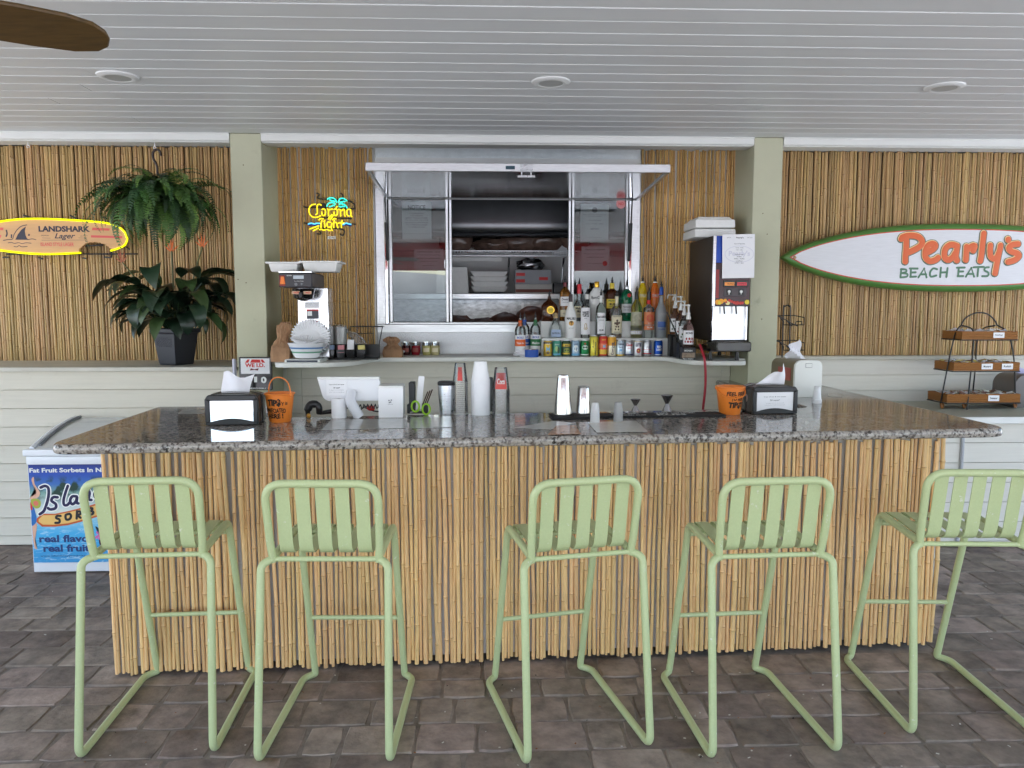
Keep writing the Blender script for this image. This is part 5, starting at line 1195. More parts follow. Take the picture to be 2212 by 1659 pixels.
mb = MB().lathe([(.062, .0), (.054, .04), (.0515, .06), (.052, .235), (.03, .245)], 18)
for i, p in enumerate(mb.v): kk = 1 + R_(-.04, .05); mb.v[i] = (p[0] * kk, p[1] * kk, p[2])
mb.tube([(.05, 0, .205), (.062, -.01, .19), (.10, -.02, .17), (.145, -.03, .12), (.18, -.03, .075)], [.014, .008, .028, .04, .034], 9)
mb.build('film', cs_, t, smooth=20)
# coffee brewer with filters
YB_ = 5.33; kb = 1 / 3.95 / 1.736 / F_PX * YB_
cb = thing('coffee_brewer', 'steel coffee brewer with black display head and orange switch', 'coffee brewer', (at(*Zf(560, 1490), Y=YB_).x, YB_ + .06, SZ))
def B(x0, x1, y0, y1, d0, d1, nm, m_, kk=kb, **q): return MB().b2(((x0 - 560) * kk, d0, (1500 - y1) * kk), ((x1 - 560) * kk, d1, (1500 - y0) * kk)).build(nm, m_, cb, **q)
B(285, 800, 1452, 1500, -.09, .2, 'base', MAT['white'], bevel=.003); B(318, 765, 1462, 1490, -.0915, -.0901, 'base_panel', M('navy_plastic', rgb(44, 50, 66), .4), bevel=.0005)
mb = MB()
for x in (-.09, .085): mb.lathe([(.008, -.008), (.008, .0)], 8, (x, -.075, .0)); 
B(385, 850, 400, 1452, .13, .30, 'column', stainless('brewer_steel', (.80, .80, .82, 1), .22, (1, 1, 14), .06), bevel=.004)
B(248, 725, 196, 405, -.11, .29, 'head', M('charcoal_plastic', rgb(58, 56, 60), .4), bevel=.006); B(244, 727, 176, 195, -.112, .292, 'head_lid', MAT['chrome'], bevel=.002)
B(455, 606, 234, 284, -.1125, -.1101, 'display', M('lcd_panel', rgb(190, 200, 208), .3), bevel=.001)
B(258, 340, 232, 386, -.1115, -.1101, 'switch_plate', M('dark_red_plastic', rgb(120, 34, 30), .4))
mb = MB().prism([(-.036, 0), (0, 0), (-.008, .05), (-.026, .05)], -.006, .0, 'y'); mb.xf(Matrix.Translation(((342 - 560) * kb, -.112, (1500 - 360) * kb))); mb.build('switch', M('orange_switch', rgb(240, 124, 36), .3), cb, smooth=0, bevel=.001)
mb = MB()
for x, y, r_ in ((492, 360, .011), (575, 356, .008)): mb.lathe([(r_, 0), (r_ * .9, -.003), (.0001, -.003)], 12, ((x - 560) * kb, -.1102, (1500 - y) * kb), 'y')
mb.build('button', MAT['inkgrey'], cb)
mb = MB(); mb.text('BUNN', (365 - 560) * kb, (435 - 560) * kb, (1500 - 244) * kb, (1500 - 230) * kb, -.1108, bold=.02); mb.text('Smart Brew Coffee', (470 - 560) * kb, (600 - 560) * kb, (1500 - 322) * kb, (1500 - 308) * kb, -.1108); mb.build('lettering', MAT['white'], cb)
mb = MB().lathe([(.0001, 0), (.02, 0), (.062, .02), (.076, .075), (.078, .082)], 24); mb.xf(Matrix.Translation(((545 - 560) * kb, .0, (1500 - 600) * kb))); mb.build('filter_basket', MAT['blackgloss'], cb)
B(520, 575, 470, 560, -.10, -.06, 'basket_handle', MAT['black'], bevel=.005)
for x0, x1 in ((412, 528), (580, 695)):
    B(x0, x1, 458, 502, -.0795, -.078, 'basket_sticker', M('tan_sticker', rgb(206, 170, 140), .5)); 
    MB().text('HOT', (x0 + 34 - 560) * kb, (x1 - 12 - 560) * kb, (1500 - 492) * kb, (1500 - 468) * kb, -.0801, bold=.04).build('lettering', MAT['red'], cb)
for y0, y1, hd_ in ((722, 866, 1), (898, 1000, 1)):
    B(520, 700, y0, y1, .1285, .1299, 'warning_label', M('dark_label', rgb(70, 72, 78), .5)); B(520, 700, y0, y0 + 24, .1278, .1284, 'warning_heading', MAT['red'])
    MB().text('WARNING', (545 - 560) * kb, (680 - 560) * kb, (1500 - y0 - 19) * kb, (1500 - y0 - 5) * kb, .1274, bold=.03).build('lettering', MAT['ink'], cb)
B(530, 600, 752, 820, .1276, .1284, 'warning_icon', MAT['white'])
B(495, 715, 610, 705, .1285, .1299, 'data_label', MAT['paper'])
mb = MB()
for i, s in enumerate(('KEEP FILTER IN PLACE', 'turn off before cleaning', 'Funnel contents are hot', 'no unauthorised service')): mb.text(s, (505 - 560) * kb, (690 - 560) * kb, (1500 - 640 - i * 17) * kb, (1500 - 630 - i * 17) * kb, .1281)
mb.build('lettering', MAT['ink'], cb)
# filters and boats stacked on the base
bz = SZ + 48 * kb; bx = at(*Zf(570, 1440), Y=YB_).x
t = thing('paper_tray_stack', 'nested pile of paper food boats with blue and green edges', 'tray pile', (bx, YB_ + .05, bz + .002))
for i in range(9):
    z = .006 + i * .0085; m_ = MAT['paper'] if i not in (2, 5) else M('edge_print', rgb(90, 140, 190) if i == 5 else rgb(110, 170, 140), .7)
    MB().lathe([(.0001, z), (.075 + i * .002, z), (.092 + i * .0045, z + .024 + i * .001)], 24, (0, 0, 0), sy=.8).build('tray', m_, t, smooth=30)
def filt(name, lab, loc, r, tilt, hh):
    n = 72; mb = MB(); vs = []
    for j, (rr_, z) in enumerate(((.55, 0), (.78, hh * .45), (1.0, hh))):
        for i in range(n): a = 2 * PI * i / n; q = 1 + (.035 * j * (1 if i % 2 else -1)); vs.append((math.cos(a) * r * rr_ * q, math.sin(a) * r * rr_ * q, z + .004 * math.sin(a * 3 + j)))
    mb.add(vs, [(i + j * n, (i + 1) % n + j * n, (i + 1) % n + (j + 1) * n, i + (j + 1) * n) for j in range(2) for i in range(n)] + [tuple(range(n))])
    o = mb.build(name, MAT['paper'], None, smooth=20); o.location = loc; o.rotation_euler = tilt; return tag(o, lab, 'coffee filter', 'paper coffee filters')
filt('coffee_filter', 'fluted coffee filter lying open on the pile of food boats', (bx, YB_ + .04, bz + .105), .10, (rad(8), rad(4), 0), .035)
filt('coffee_filter', 'fluted coffee filter standing up against the brewer column', (bx + .01, YB_ + .13, bz + .135), .128, (rad(62), rad(3), .3), .03)
# foam lids on the brewer
for x0, x1, y0, y1, lab, dy in ((5, 500, 28, 172, 'foam clamshell half overhanging the brewer head', .02), (505, 1100, 20, 176, 'wider foam clamshell half on top of the brewer head', .0)):
    kk = 1 / 3.95 / 1.736 / F_PX * (YB_ + .1); c_ = at(*Zf((x0 + x1) / 2, 175), Y=YB_ + .1)
    t = thing('foam_clamshell', lab, 'foam box', (c_.x, YB_ + .17 + dy, cb.location.z + 1324 * kb + .003), 0, 'foam clamshells on the brewer'); hw = (x1 - x0) / 2 * kk; hh = (y1 - y0) * kk
    MB().box((0, 0, hh * .42), (hw * 1.72 * .86, .18, hh * .84), top=1.16).build('shell', MAT['foam'], t, bevel=.010, seg=2); MB().b2((-hw, -.12, hh * .80), (hw, .12, hh)).build('rim', MAT['foam'], t, bevel=.006, seg=2)
# juice dispenser
YJ = 5.44; Zj = reg(2450, 780, 2.592); kj = 1 / 2.592 / 1.736 / F_PX * YJ
j0 = at(*Zj(725, 1470), Y=YJ)
jd = thing('juice_dispenser', 'tall dark juice dispenser with fruit picture and white splash panel', 'juice dispenser', (j0.x, YJ, SZ))
def J(x0, x1, y0, y1, d0, d1, nm, m_, **q): return MB().b2(((x0 - 725) * kj, d0, (1470 - y1) * kj), ((x1 - 725) * kj, d1, (1470 - y0) * kj)).build(nm, m_, jd, **q)
J(545, 915, 260, 1280, .0, .60, 'cabinet', M('dark_cabinet', rgb(34, 32, 31), .45, var=.2), bevel=.006)
J(546, 578, 258, 940, -.012, -.001, 'edge_strip', MAT['steel'], bevel=.002)
J(580, 640, 262, 520, -.006, -.001, 'lit_panel', M('blue_panel', rgb(34, 84, 190), .2, var=.4, nscale=5), bevel=.001)
J(580, 920, 521, 938, -.006, -.001, 'front_panel', M('maroon_panel', rgb(58, 24, 34), .2, var=.25, nscale=4), bevel=.002); J(582, 614, 585, 860, -.0075, -.0061, 'red_strip', M('red_panel', rgb(140, 28, 34), .25))
J(655, 770, 692, 752, -.012, -.0061, 'flavour_window', MAT['blackgloss'], bevel=.002); J(780, 900, 692, 752, -.012, -.0061, 'flavour_window', MAT['blackgloss'], bevel=.002)
J(668, 762, 708, 740, -.0135, -.0121, 'flavour_card', M('orange_card', rgb(240, 150, 70), .4)); J(790, 885, 708, 740, -.0135, -.0121, 'flavour_card', M('pink_card', rgb(220, 70, 80), .4))
mb = MB(); mb.text('ORANGE', (690 - 725) * kj, (755 - 725) * kj, (1470 - 730) * kj, (1470 - 717) * kj, -.0142); mb.text('CHERRY', (800 - 725) * kj, (875 - 725) * kj, (1470 - 730) * kj, (1470 - 717) * kj, -.0142); mb.build('lettering', MAT['ink'], jd)
J(665, 885, 762, 845, -.010, -.0061, 'button_panel', M('charcoal_panel', rgb(62, 54, 58), .3), bevel=.002)
mb = MB()
for x in (713, 832): mb.b2(((x - 26 - 725) * kj, -.013, (1470 - 832) * kj), ((x + 26 - 725) * kj, -.0101, (1470 - 772) * kj))
mb.build('button_pad', MAT['black'], jd, bevel=.002)
mb = MB()
for x in (713, 832): mb.lathe([(.0105, 0), (.009, -.004), (.0001, -.005)], 12, ((x - 725) * kj, -.013, (1470 - 798) * kj), 'y'); mb.lathe([(.005, 0), (.0001, -.004)], 8, ((x - 725) * kj, -.013, (1470 - 820) * kj), 'y')
mb.build('button', MAT['white'], jd)
fr = [(605, 900, 26, 0), (640, 892, 26, 0), (625, 905, 20, 1), (680, 885, 18, 0), (705, 908, 22, 2), (720, 885, 16, 3), (745, 895, 14, 3), (770, 905, 16, 3), (800, 908, 18, 3), (830, 910, 16, 3), (850, 908, 14, 3), (895, 900, 24, 1), (690, 900, 10, 3), (785, 915, 12, 3)]
fm_ = [M('orange_fruit_print', rgb(236, 158, 30), .35), M('lemon_print', rgb(226, 200, 50), .35), M('apple_flesh_print', rgb(236, 220, 150), .35), M('strawberry_print', rgb(190, 44, 34), .35)]
for i, (x, y, r_, c_) in enumerate(fr):
    MB().ball(((x - 725) * kj, -.0062 - i * .0003, (1470 - y) * kj), r_ * kj, 12, (1, .05, .95)).build('fruit_picture', fm_[c_], jd)
J(548, 895, 941, 1270, -.004, -.001, 'splash_panel', M('polished_panel', rgb(240, 240, 242), .16, .35), bevel=.002)
J(546, 566, 941, 1272, -.03, -.0045, 'side_guard', MAT['chrome'], bevel=.003); J(874, 894, 941, 1272, -.03, -.0045, 'side_guard', MAT['chrome'], bevel=.003)
for x in (655, 772): MB().tube([((x - 6 - 725) * kj, -.05, (1470 - 938) * kj), ((x - 725) * kj, -.055, (1470 - 1015) * kj)], .006, 8).build('nozzle', MAT['black'], jd)
J(555, 895, 1282, 1375, -.13, .1, 'drip_tray', MAT['smoke'], bevel=.008)
for x, y in ((520, 1470), (785, 1470)): MB().lathe([(.017, 0), (.014, .012), (.012, .06)], 10, ((x + 20 - 725) * kj, -.02, 0)).build('foot', MAT['black'], jd)
for x in (560, 870): MB().lathe([(.017, 0), (.014, .012), (.012, .06)], 10, ((x - 725) * kj, .54, 0)).build('foot', MAT['black'], jd)
MB().b2((-.125, .0, .06), (.105, .58, .078)).build('chassis', MAT['black'], jd)
jt = (1470 - 260) * kj
t = thing('hours_sheet', 'white opening hours sheet taped to the juice dispenser', 'notice', (j0.x + (795 - 725) * kj, YJ - .02, SZ + (1470 - 668) * kj), 0)
mb = MB().b2((-158 * kj, -.0006, 0), (158 * kj, .0006, 420 * kj)); mb.xf(Matrix.Rotation(rad(-1), 4, 'Y')); mb.build('sheet', MAT['paper'], t)
mb = MB(); Zt = lambda y: (668 - y) * kj
for s, w_, y, h_ in (('Hours of Operation', 52, 340, 12), ('Sunday - Friday', 38, 378, 10), ('11am - 10pm', 34, 398, 10), ('Saturday & Sunday', 42, 442, 10), ('Breakfast', 22, 462, 10), ('8:30am - 10:30am', 50, 482, 10), ('Lunch/Dinner', 32, 503, 10), ('10:30am - 10pm', 44, 524, 10)): mb.text(s, (5 - w_) * kj, (5 + w_) * kj, Zt(y + h_ / 2), Zt(y - h_ / 2), -.0012, bold=.01)
mb.text('Pearly\'s', -30 * kj, 42 * kj, Zt(290), Zt(274), -.0012, bold=.03); mb.text('BEACH EATS', -120 * kj, -80 * kj, Zt(284), Zt(276), -.0012); mb.text('BEACH EATS', 80 * kj, 128 * kj, Zt(284), Zt(276), -.0012)
mb.build('lettering', MAT['ink'], t)
mb = MB().tube([(5 * kj + 140 * kj * math.cos(q), -.0010, Zt(438) + 78 * kj * math.sin(q)) for q in [i * PI / 24 for i in range(48)]], .002, 4, True, flat=.1); mb.text("Pearly's", -100 * kj, 110 * kj, Zt(470), Zt(405), -.0009, bold=.03); mb.build('watermark_print', M('pale_print', rgb(214, 214, 224), .8), t)
for i, (w_, z0, lab) in enumerate(((1.0, 0, 'bottom foam box stack layer on the juice dispenser'), (.97, .066, 'top foam box on the juice dispenser'))):
    t = thing('foam_clamshell', ['lower foam clamshell box on the juice dispenser', 'upper foam clamshell box on the juice dispenser, lid rounded'][i], 'foam box', (j0.x - .055, YJ + .36, SZ + jt + .004 + z0 + .001 * i), 0, 'foam clamshells on the dispenser')
    MB().box((0, 0, .032), (.30 * w_, .34, .06), top=.985).build('shell', MAT['foam'], t, bevel=.012, seg=2)
    if i: MB().box((.0, 0, .072), (.26, .30, .024), top=.86).build('lid', MAT['foam'], t, bevel=.008, seg=2)
# syrup pump bottles on a black stepped rack
rk = thing('syrup_rack', 'black stepped syrup rack holding pump bottles beside the dispenser', 'syrup rack', (at(*Zb(1560, 800), Y=5.5).x, 5.5, SZ))
RK = [(1582, 5.52, .088, 0), (1545, 5.66, .115, 1), (1515, 5.78, .15, 2), (1465, 5.90, .165, 3)]
for xz, Y, zz, i in RK:
    x = at(*Zb(xz, 700), Y=Y).x
    MB().b2((x - .045 - rk.location.x, Y - 5.5 - .05, 0), (x + .045 - rk.location.x, Y - 5.5 + .045, zz)).build('step', MAT['black'], rk, bevel=.003)
MB().tube([(at(*Zb(1395, 395), Y=5.45).x - rk.location.x, -.06, at(*Zb(1395, 395), Y=5.45).z - SZ), (at(*Zb(1525, 690), Y=5.45).x - rk.location.x, -.06, at(*Zb(1525, 690), Y=5.45).z - SZ)], .005, 6).build('brace', MAT['blackm'], rk)
x = at(*Zb(1585, 800), Y=5.47).x - rk.location.x
MB().b2((x - .046, -.032, .018), (x + .046, -.0305, .052)).build('picture_card', M('brown_picture', rgb(150, 130, 110), .5, var=.5, nscale=30), rk)
mb = MB(); mb.text('MONIN', x - .028, x + .028, .060, .072, -.0309, bold=.03); mb.text('Flavor Station', x - .036, x + .036, .004, .013, -.0309, bold=.02); mb.build('lettering', MAT['white'], rk)
for xz, Y, zz, i in RK:
    p = at(*Zb(xz, 700), Y=Y); t = thing('syrup_bottle', ['syrup bottle with white pump on the lowest, front step of the rack', 'syrup bottle with white pump on the second step of the rack', 'syrup bottle with white pump on the third step of the rack', 'syrup bottle with white pump on the highest, rear step of the rack'][i], 'syrup bottle', (p.x, Y, SZ + zz + .001), 0, 'pump bottles of syrup')
    MB().lathe([(.0001, .001), (.036, .001), (.038, .006), (.038, .125), (.033, .15), (.015, .175), (.013, .20)], 18).build('glass', glassy('syrup_glass', (.55, .34, .30, 1)) if i != 1 else G['clear'], t, smooth=45)
    MB().lathe([(.0386, .02), (.0386, .118)], 12, arc=2.6).build('label', MAT['paper'], t); MB().text('MONIN', -.027, .027, .092, .108, wrap=.0394, bold=.03).build('lettering', IK, t)
    mb = MB()
    for q in range(7): mb.ball((.028 * math.sin(-1 + q * .33), -.0392 * math.cos((-1 + q * .33) * .7), .04 + .02 * (q % 2)), .009, 6, (1, .1, 1))
    mb.build('fruit_print', M('berry_print', rgb(150, 40, 50), .5) if i % 2 == 0 else M('leafy_print', rgb(60, 96, 50), .5), t)
    mb = MB().lathe([(.017, .196), (.018, .21), (.012, .222), (.012, .24), (.009, .245), (.006, .25), (.006, .285), (.011, .288), (.011, .30), (.0001, .302)], 12); mb.tube(fillet([(0, 0, .294), (-.062, -.02, .296), (-.066, -.022, .268)], .012, 4), .005, 7); mb.build('pump', MAT['white'], t)
# red hose and black cord
pts = [at(1512, 745, Y=5.42), at(1520, 768, Y=5.335), at(1523, 785, Y=5.32), at(1524, 830, Y=5.33), at(1519, 880, Y=5.36), at(1517, 900, Y=5.5)]
tag(MB().tube(catmull(pts, 6), .009, 8).build('red_hose', M('red_rubber', rgb(168, 40, 56), .45)), 'red hose hanging over the shelf edge to the bar well', 'hose')
pts = [at(1470, 745, Y=6.0), at(1500, 752, Y=5.9), at(1530, 740, Y=6.0), at(1560, 748, Y=6.05), at(1600, 755, Y=6.0)]
for p in pts: p.z = max(p.z, SZ + .02)
tag(MB().tube(catmull(pts, 6), .006, 6).build('power_cord', MAT['black']), 'black power cord looping on the shelf behind the dispenser', 'cord')
# ================================================================== ON THE BAR
def kz(p): return ((p - Vector((0, 0, CAM_Z))).dot(_cf)) / F_PX      # metres per picture unit at a place
Z7 = reg(700, 1300, 2.765); Z2 = reg(1000, 1300, 2.212); Z3 = reg(1900, 1340, 2.011); Z4 = reg(2600, 1300, 1.784)
def on(zf, x, y): p = at(*zf(x, y), z=CT); return p, kz(p) * (zf(1, 0)[0] - zf(0, 0)[0])
# black napkin dispensers
def napkin_dispenser(lab, p, rz, card, tissue, sticker=False):
    t = thing('napkin_dispenser', lab, 'napkin dispenser', (p.x, p.y, CT), rz, 'napkin dispensers')
    W_, H_, D_ = .25, .156, .16
    pr = [(-.5, .06), (-.495, .78), (-.47, .9), (-.3, .975), (0, 1.0), (.3, .975), (.47, .9), (.495, .78), (.5, .06), (.46, 0.0), (-.46, 0.0)]
    MB().prism([(x * W_, z * H_) for x, z in pr], .012, D_, 'y').build('housing', MAT['smoke'], t, bevel=.012, seg=3)
    MB().prism([(x * W_ * 1.015, z * H_ * 1.01) for x, z in pr], D_ * .45, D_ * .7, 'y').build('side_band', MAT['black'], t, bevel=.008, seg=2)
    # bezel round the window
    z0, z1, hw = .016, .117, W_ * .405
    arcb = lambda s: [(-hw + 2 * hw * i / 10, z0 + (.016 * math.sin(PI * i / 10))) for i in range(11)]
    b = MB()
    b.prism([(-W_ * .495, .002), (W_ * .495, .002), (W_ * .485, z0)] + [(x, z) for x, z in reversed(arcb(0))] + [(-W_ * .485, z0)], -.006, .012, 'y')
    for s in (-1, 1): b.prism([(s * hw, z0), (s * W_ * .495, z0 - .002), (s * W_ * .495, z1 + .012), (s * hw, z1)][::s], -.004, .012, 'y')
    b.prism([(-hw, z1), (hw, z1), (W_ * .49, z1 + .012), (W_ * .44, z1 + .028), (-W_ * .44, z1 + .028), (-W_ * .49, z1 + .012)], -.003, .012, 'y')
    b.build('bezel', MAT['black'], t, bevel=.003)
    pan = MB(); pan.prism(arcb(0) + [(hw, z1), (-hw, z1)], .004, .011, 'y'); pan.build('face_plate', MAT['chrome'] if not card else MAT['paper'], t, smooth=0)
    if card:
        mb = MB()
        for s, w_, z, h_, bo in (('Cup of ice & ice water', .062, .088, .008, .01), ('50 cents*', .027, .070, .009, .02), ('*in support for our environment', .052, .056, .005, 0), ('and the cost of purchasing cups', .056, .046, .005, 0)): mb.text(s, -w_, w_, z, z + h_, .0032, bold=bo)
        mb.build('lettering', MAT['inkgrey'], t)
    if sticker: MB().lathe([(.021, 0), (.0001, 0)], 18, (-W_ * .5 - .001, .08, .08), 'x').build('round_sticker', M('pale_round_sticker', rgb(190, 170, 166), .5), t)
    n = 8; vs = []
    w0, w1, hh, lean, flip = tissue
    for i in range(n + 1):
        u = i / n
        for j in range(n + 1):
            v = j / n; ww = w0 + (w1 - w0) * v
            vs.append(((u - .5) * ww + lean * v, .075 + .035 * math.sin(u * 5 + v * 2) * v - .02 * v, H_ * .965 + hh * v * (1 + flip * (u - .5)) + .012 * math.sin(u * 7) * v))
    MB().add(vs, [(i * (n + 1) + j, (i + 1) * (n + 1) + j, (i + 1) * (n + 1) + j + 1, i * (n + 1) + j + 1) for i in range(n) for j in range(n)]).build('napkin', MAT['napkin'], t, smooth=60)
    return t
p, k = on(Z7, 470, 815); napkin_dispenser('black napkin dispenser with mirrored face and tall napkin, by the age check sign', p, rad(2), False, (.135, .15, .09, .02, -.2))
p, k = on(Z4, 545, 452); napkin_dispenser('black napkin dispenser with printed card face, next to the orange bucket', p, rad(4.5), True, (.165, .08, .075, .035, .9), True)
# orange tip buckets
def bucket(lab, p, s, rows, hang, rz=0):
    t = thing('tip_bucket', lab, 'bucket', (p.x, p.y + .06 * s, CT), rz, 'orange tip buckets')
    r0, r1, h = .066 * s, .090 * s, .178 * s
    MB().lathe([(.0001, .002), (r0 * .93, .002), (r0 * .96, 0), (r0, .004), (r0 + (r1 - r0) * .12, h * .12), (r0 + (r1 - r0) * .125, h * .121), (r1 - .003, h * .93), (r1 + .003, h * .955), (r1 + .004, h), (r1 - .002, h), (r1 - .005, h * .95), (r0 * .92, .01), (.0001, .01)], 32).build('pail', MAT['orange'], t, smooth=35)
    if hang: P = [(r1 * 1.0 * math.cos(q), -r1 * 1.06 * abs(math.sin(q)) ** 1.0 - .004, h * .93 - .055 * s * math.sin(q) ** .8) for q in [PI * i / 14 for i in range(15)]]
    else: P = [(r1 * 1.0 * math.cos(q), .0, h * .95 + .105 * s * math.sin(q) ** .75) for q in [PI * i / 16 for i in range(17)]]
    MB().tube(P, .0032, 7).build('handle', MAT['orange'], t)
    mb = MB()
    for sx in (-1, 1): mb.ball((sx * r1 * 1.02, 0, h * .93), .009, 8, (.7, 1, 1))
    mb.build('handle_lug', MAT['orange'], t)
    mb = MB(); mk = M('black_marker', rgb(40, 28, 16), .6)
    for pts_, z, wd in rows:
        R_w = (r0 + (r1 - r0) * z / h); out_ = []
        q = catmull([(a, b, 0) for a, b in pts_], 3) if len(pts_) > 2 else [Vector((a, b, 0)) for a, b in pts_]
        for v in q: rr_ = r0 + (r1 - r0) * (v.y / h) + .0009; a = v.x / rr_; out_.append((rr_ * math.sin(a), -rr_ * math.cos(a), v.y))
        mb.tube(out_, wd, 5)
    if mb.v: mb.build('lettering', mk, t)
    return t, r0, r1, h, mk
def bucket_text(t, r0, r1, h, mk, lines):
    for s, x0, x1, z0, z1, bo in lines:
        x0, x1, z0, z1 = [q * h / .178 for q in (x0, x1, z0, z1)]
        vs, fs = text_mesh(s, bo, .08); ax = min(v[0] for v in vs); bx = max(v[0] for v in vs); az = min(v[1] for v in vs); bz_ = max(v[1] for v in vs); out_ = []
        for i, v in enumerate(vs):
            X = x0 + (v[0] - ax) / (bx - ax) * (x1 - x0); Z = z0 + (v[1] - az) / (bz_ - az) * (z1 - z0) + .002 * math.sin(X * 160)
            rr_ = r0 + (r1 - r0) * Z / h + .0012; a = X / rr_; out_.append((rr_ * math.sin(a), -rr_ * math.cos(a), Z))
        MB().add(out_, fs).build('lettering', mk, t, smooth=0)
p, k = on(Z7, 945, 788)
b_ = bucket("orange bucket with handle up, marked as tips appreciated, near the age check sign", p, .80, [], False, rad(-30))
bucket_text(*b_, [('TIP$', -.016, .070, .098, .146, .06), ('Y is', .072, .112, .108, .130, .03), ('APPRECIATED', -.05, .096, .062, .090, .035), ('HERE !', -.024, .076, .026, .058, .045)])
p, k = on(Z4, 262, 457)
b_ = bucket('orange bucket with handle hanging down, feel free to tip, by the card face dispenser', p, .83, [], True, rad(2))
bucket_text(*b_, [('FEEL FREE', -.050, .092, .122, .148, .035), ('TO FEEL', -.018, .074, .090, .114, .035), ('TIP$Y', -.034, .078, .040, .082, .06)])
# payment tablet on its stand, seen from behind
p, k = on(Z7, 1580, 735)
tb = thing('payment_tablet', 'white payment tablet on a bent stand seen from behind with paper note', 'tablet', (p.x + .10, p.y + .02, CT))
def T7(x, y): return ((x - 1580) * k - .10, (738 - y) * k)
a, b = T7(1365, 570), T7(2000, 322)
mb = MB(); pl_ = fillet([(T7(1352, 322)[0], T7(0, 322)[1], 0), (T7(2005, 322)[0], T7(0, 325)[1], 0), (T7(1998, 572)[0], T7(0, 572)[1], 0), (T7(1418, 572)[0], T7(0, 572)[1], 0)], [.012, .03, .02, .035], 5, True)
pl_ = [(q.x, q.y) for q in pl_]; mb.prism(pl_, .0, .03, 'y'); mb.build('tablet_back', M('tablet_white', rgb(226, 227, 230), .3), tb, bevel=.006, seg=2)
MB().prism([(x, z) for x, z in [(T7(1352, 318)[0], T7(0, 318)[1]), (T7(2003, 318)[0], T7(0, 318)[1]), (T7(1995, 345)[0], T7(0, 345)[1]), (T7(1380, 345)[0], T7(0, 345)[1])]], -.008, .034, 'y').build('top_edge', MAT['white'], tb, bevel=.004, seg=2)
pts = [T7(1712, 470), T7(1705, 560), T7(1730, 610), T7(1790, 728)]
MB().tube(catmull([(pts[0][0], -.012, pts[0][1]), (pts[1][0], -.035, pts[1][1]), (pts[2][0], -.04, pts[2][1]), (pts[3][0], -.03, max(pts[3][1], .002))], 6), .0265, 16).build('stand_arm', M('stand_white', rgb(218, 219, 224), .3), tb, smooth=50)
a, b = T7(1450, 512), T7(1664, 340)
MB().b2((a[0], -.0032, a[1]), (b[0], -.0012, b[1])).build('note', MAT['paper'], tb)
mb = MB(); wd = b[0] - a[0]; hh = b[1] - a[1]
for s, f, z0, z1, bo in (('Cup of ice & ice water', .74, .62, .70, .02), ('50 cents*', .32, .43, .52, .02), ('*in support for our environment', .72, .31, .35, 0), ('and the cost of purchasing cups', .74, .18, .22, 0)): mb.text(s, (a[0] + b[0]) / 2 - wd * f / 2, (a[0] + b[0]) / 2 + wd * f / 2, a[1] + hh * z0, a[1] + hh * z1, -.0036, bold=bo)
mb.build('lettering', MAT['ink'], tb)
t = thing('paper_roll', 'white roll of receipt paper standing below the tablet note', 'paper roll', (p.x, p.y + .005, CT))
MB().lathe([(.008, 0), (.0385, 0), (.0385, .098), (.008, .098)], 28).build('roll', MAT['paper'], t, smooth=40)
p, k = on(Z2, 1030, 588)
t = thing('receipt_printer', 'white receipt printer standing upright with small leaf mark', 'printer', (p.x, p.y, CT), rad(1))
pl_ = fillet([(-.5, 0, 0), (.5, 0, 0), (.52, .77, 0), (-.5, .77, 0)], [.01, .01, .09, .09], 5, True)
mb = MB().prism([(q.x * 200 * k, q.y * .212) for q in pl_], 0, .13, 'y'); mb.build('body', M('printer_white', rgb(234, 234, 236), .25), t, bevel=.006, seg=2)
MB().b2((-100 * k, -.004, .152), (104 * k, .134, .164)).build('top_cover', MAT['white'], t, bevel=.005, seg=2)
mb = MB()
for x, z in ((-.008, .006), (.004, .008), (0, -.002), (-.006, -.004)): mb.ball((x, -.0008, .082 + z), .0042, 8, (1, .1, .8))
mb.text('clover', -.014, .014, .067, .072, -.001); mb.build('leaf_mark', MAT['inkgrey'], t)
# scanner, scissors and clutter behind the counter edge
p, k = on(Z2, 370, 600)
t = thing('barcode_scanner', 'black handheld scanner with coiled lead lying by the paper roll', 'scanner', (p.x, p.y + .05, CT))
MB().tube(catmull([(-.025, 0, .0), (-.027, 0, .04), (-.01, 0, .068), (.02, .0, .066), (.03, 0, .05), (.03, .01, .022)], 4), [.012] * 4 + [.02] * 8 + [.017] * 9, 10, flat=1).build('head', MAT['black'], t, smooth=60)
MB().tube([(.03, .01, .022), (.09, .03, .028), (.15, .05, .048)], [.010, .012, .013], 8).build('grip', MAT['black'], t)
MB().ball((-.02, -.015, .012), .012, 8).build('window_lens', M('amber_lens', rgb(190, 140, 50), .3), t)
pts = [(.15 + .004 * i, .05 + .006 * math.cos(i * 1.3), .05 + .012 * math.sin(i * 1.3)) for i in range(46)]
MB().tube(pts, .003, 5).build('coiled_lead', MAT['black'], t)
p, k = on(Z2, 1275, 582)
t = thing('scissors', 'lime green handled scissors resting in dark holder behind the counter edge', 'scissors', (p.x, p.y + .06, CT))
for s, c_ in ((-1, 0), (1, 1)):
    P = [(.028 * s + .020 * math.cos(q) - .002, 0, .032 + .028 * math.sin(q) + (.014 if s < 0 else 0)) for q in [i * PI / 7 for i in range(14)]]
    MB().tube(P, .0052, 7, True).build('handle', M('lime_plastic', rgb(150, 200, 40), .35), t)
MB().tube([(0, 0, .03), (-.06, .03, .01)], .004, 6).build('blade', MAT['steel'], t)
t = thing('pen_holder', 'dark desk holder with pens beside the scissors', 'pen holder', (p.x - .02, p.y + .12, CT))
MB().b2((-.06, 0, 0), (.05, .05, .05)).build('holder', MAT['black'], t, bevel=.004)
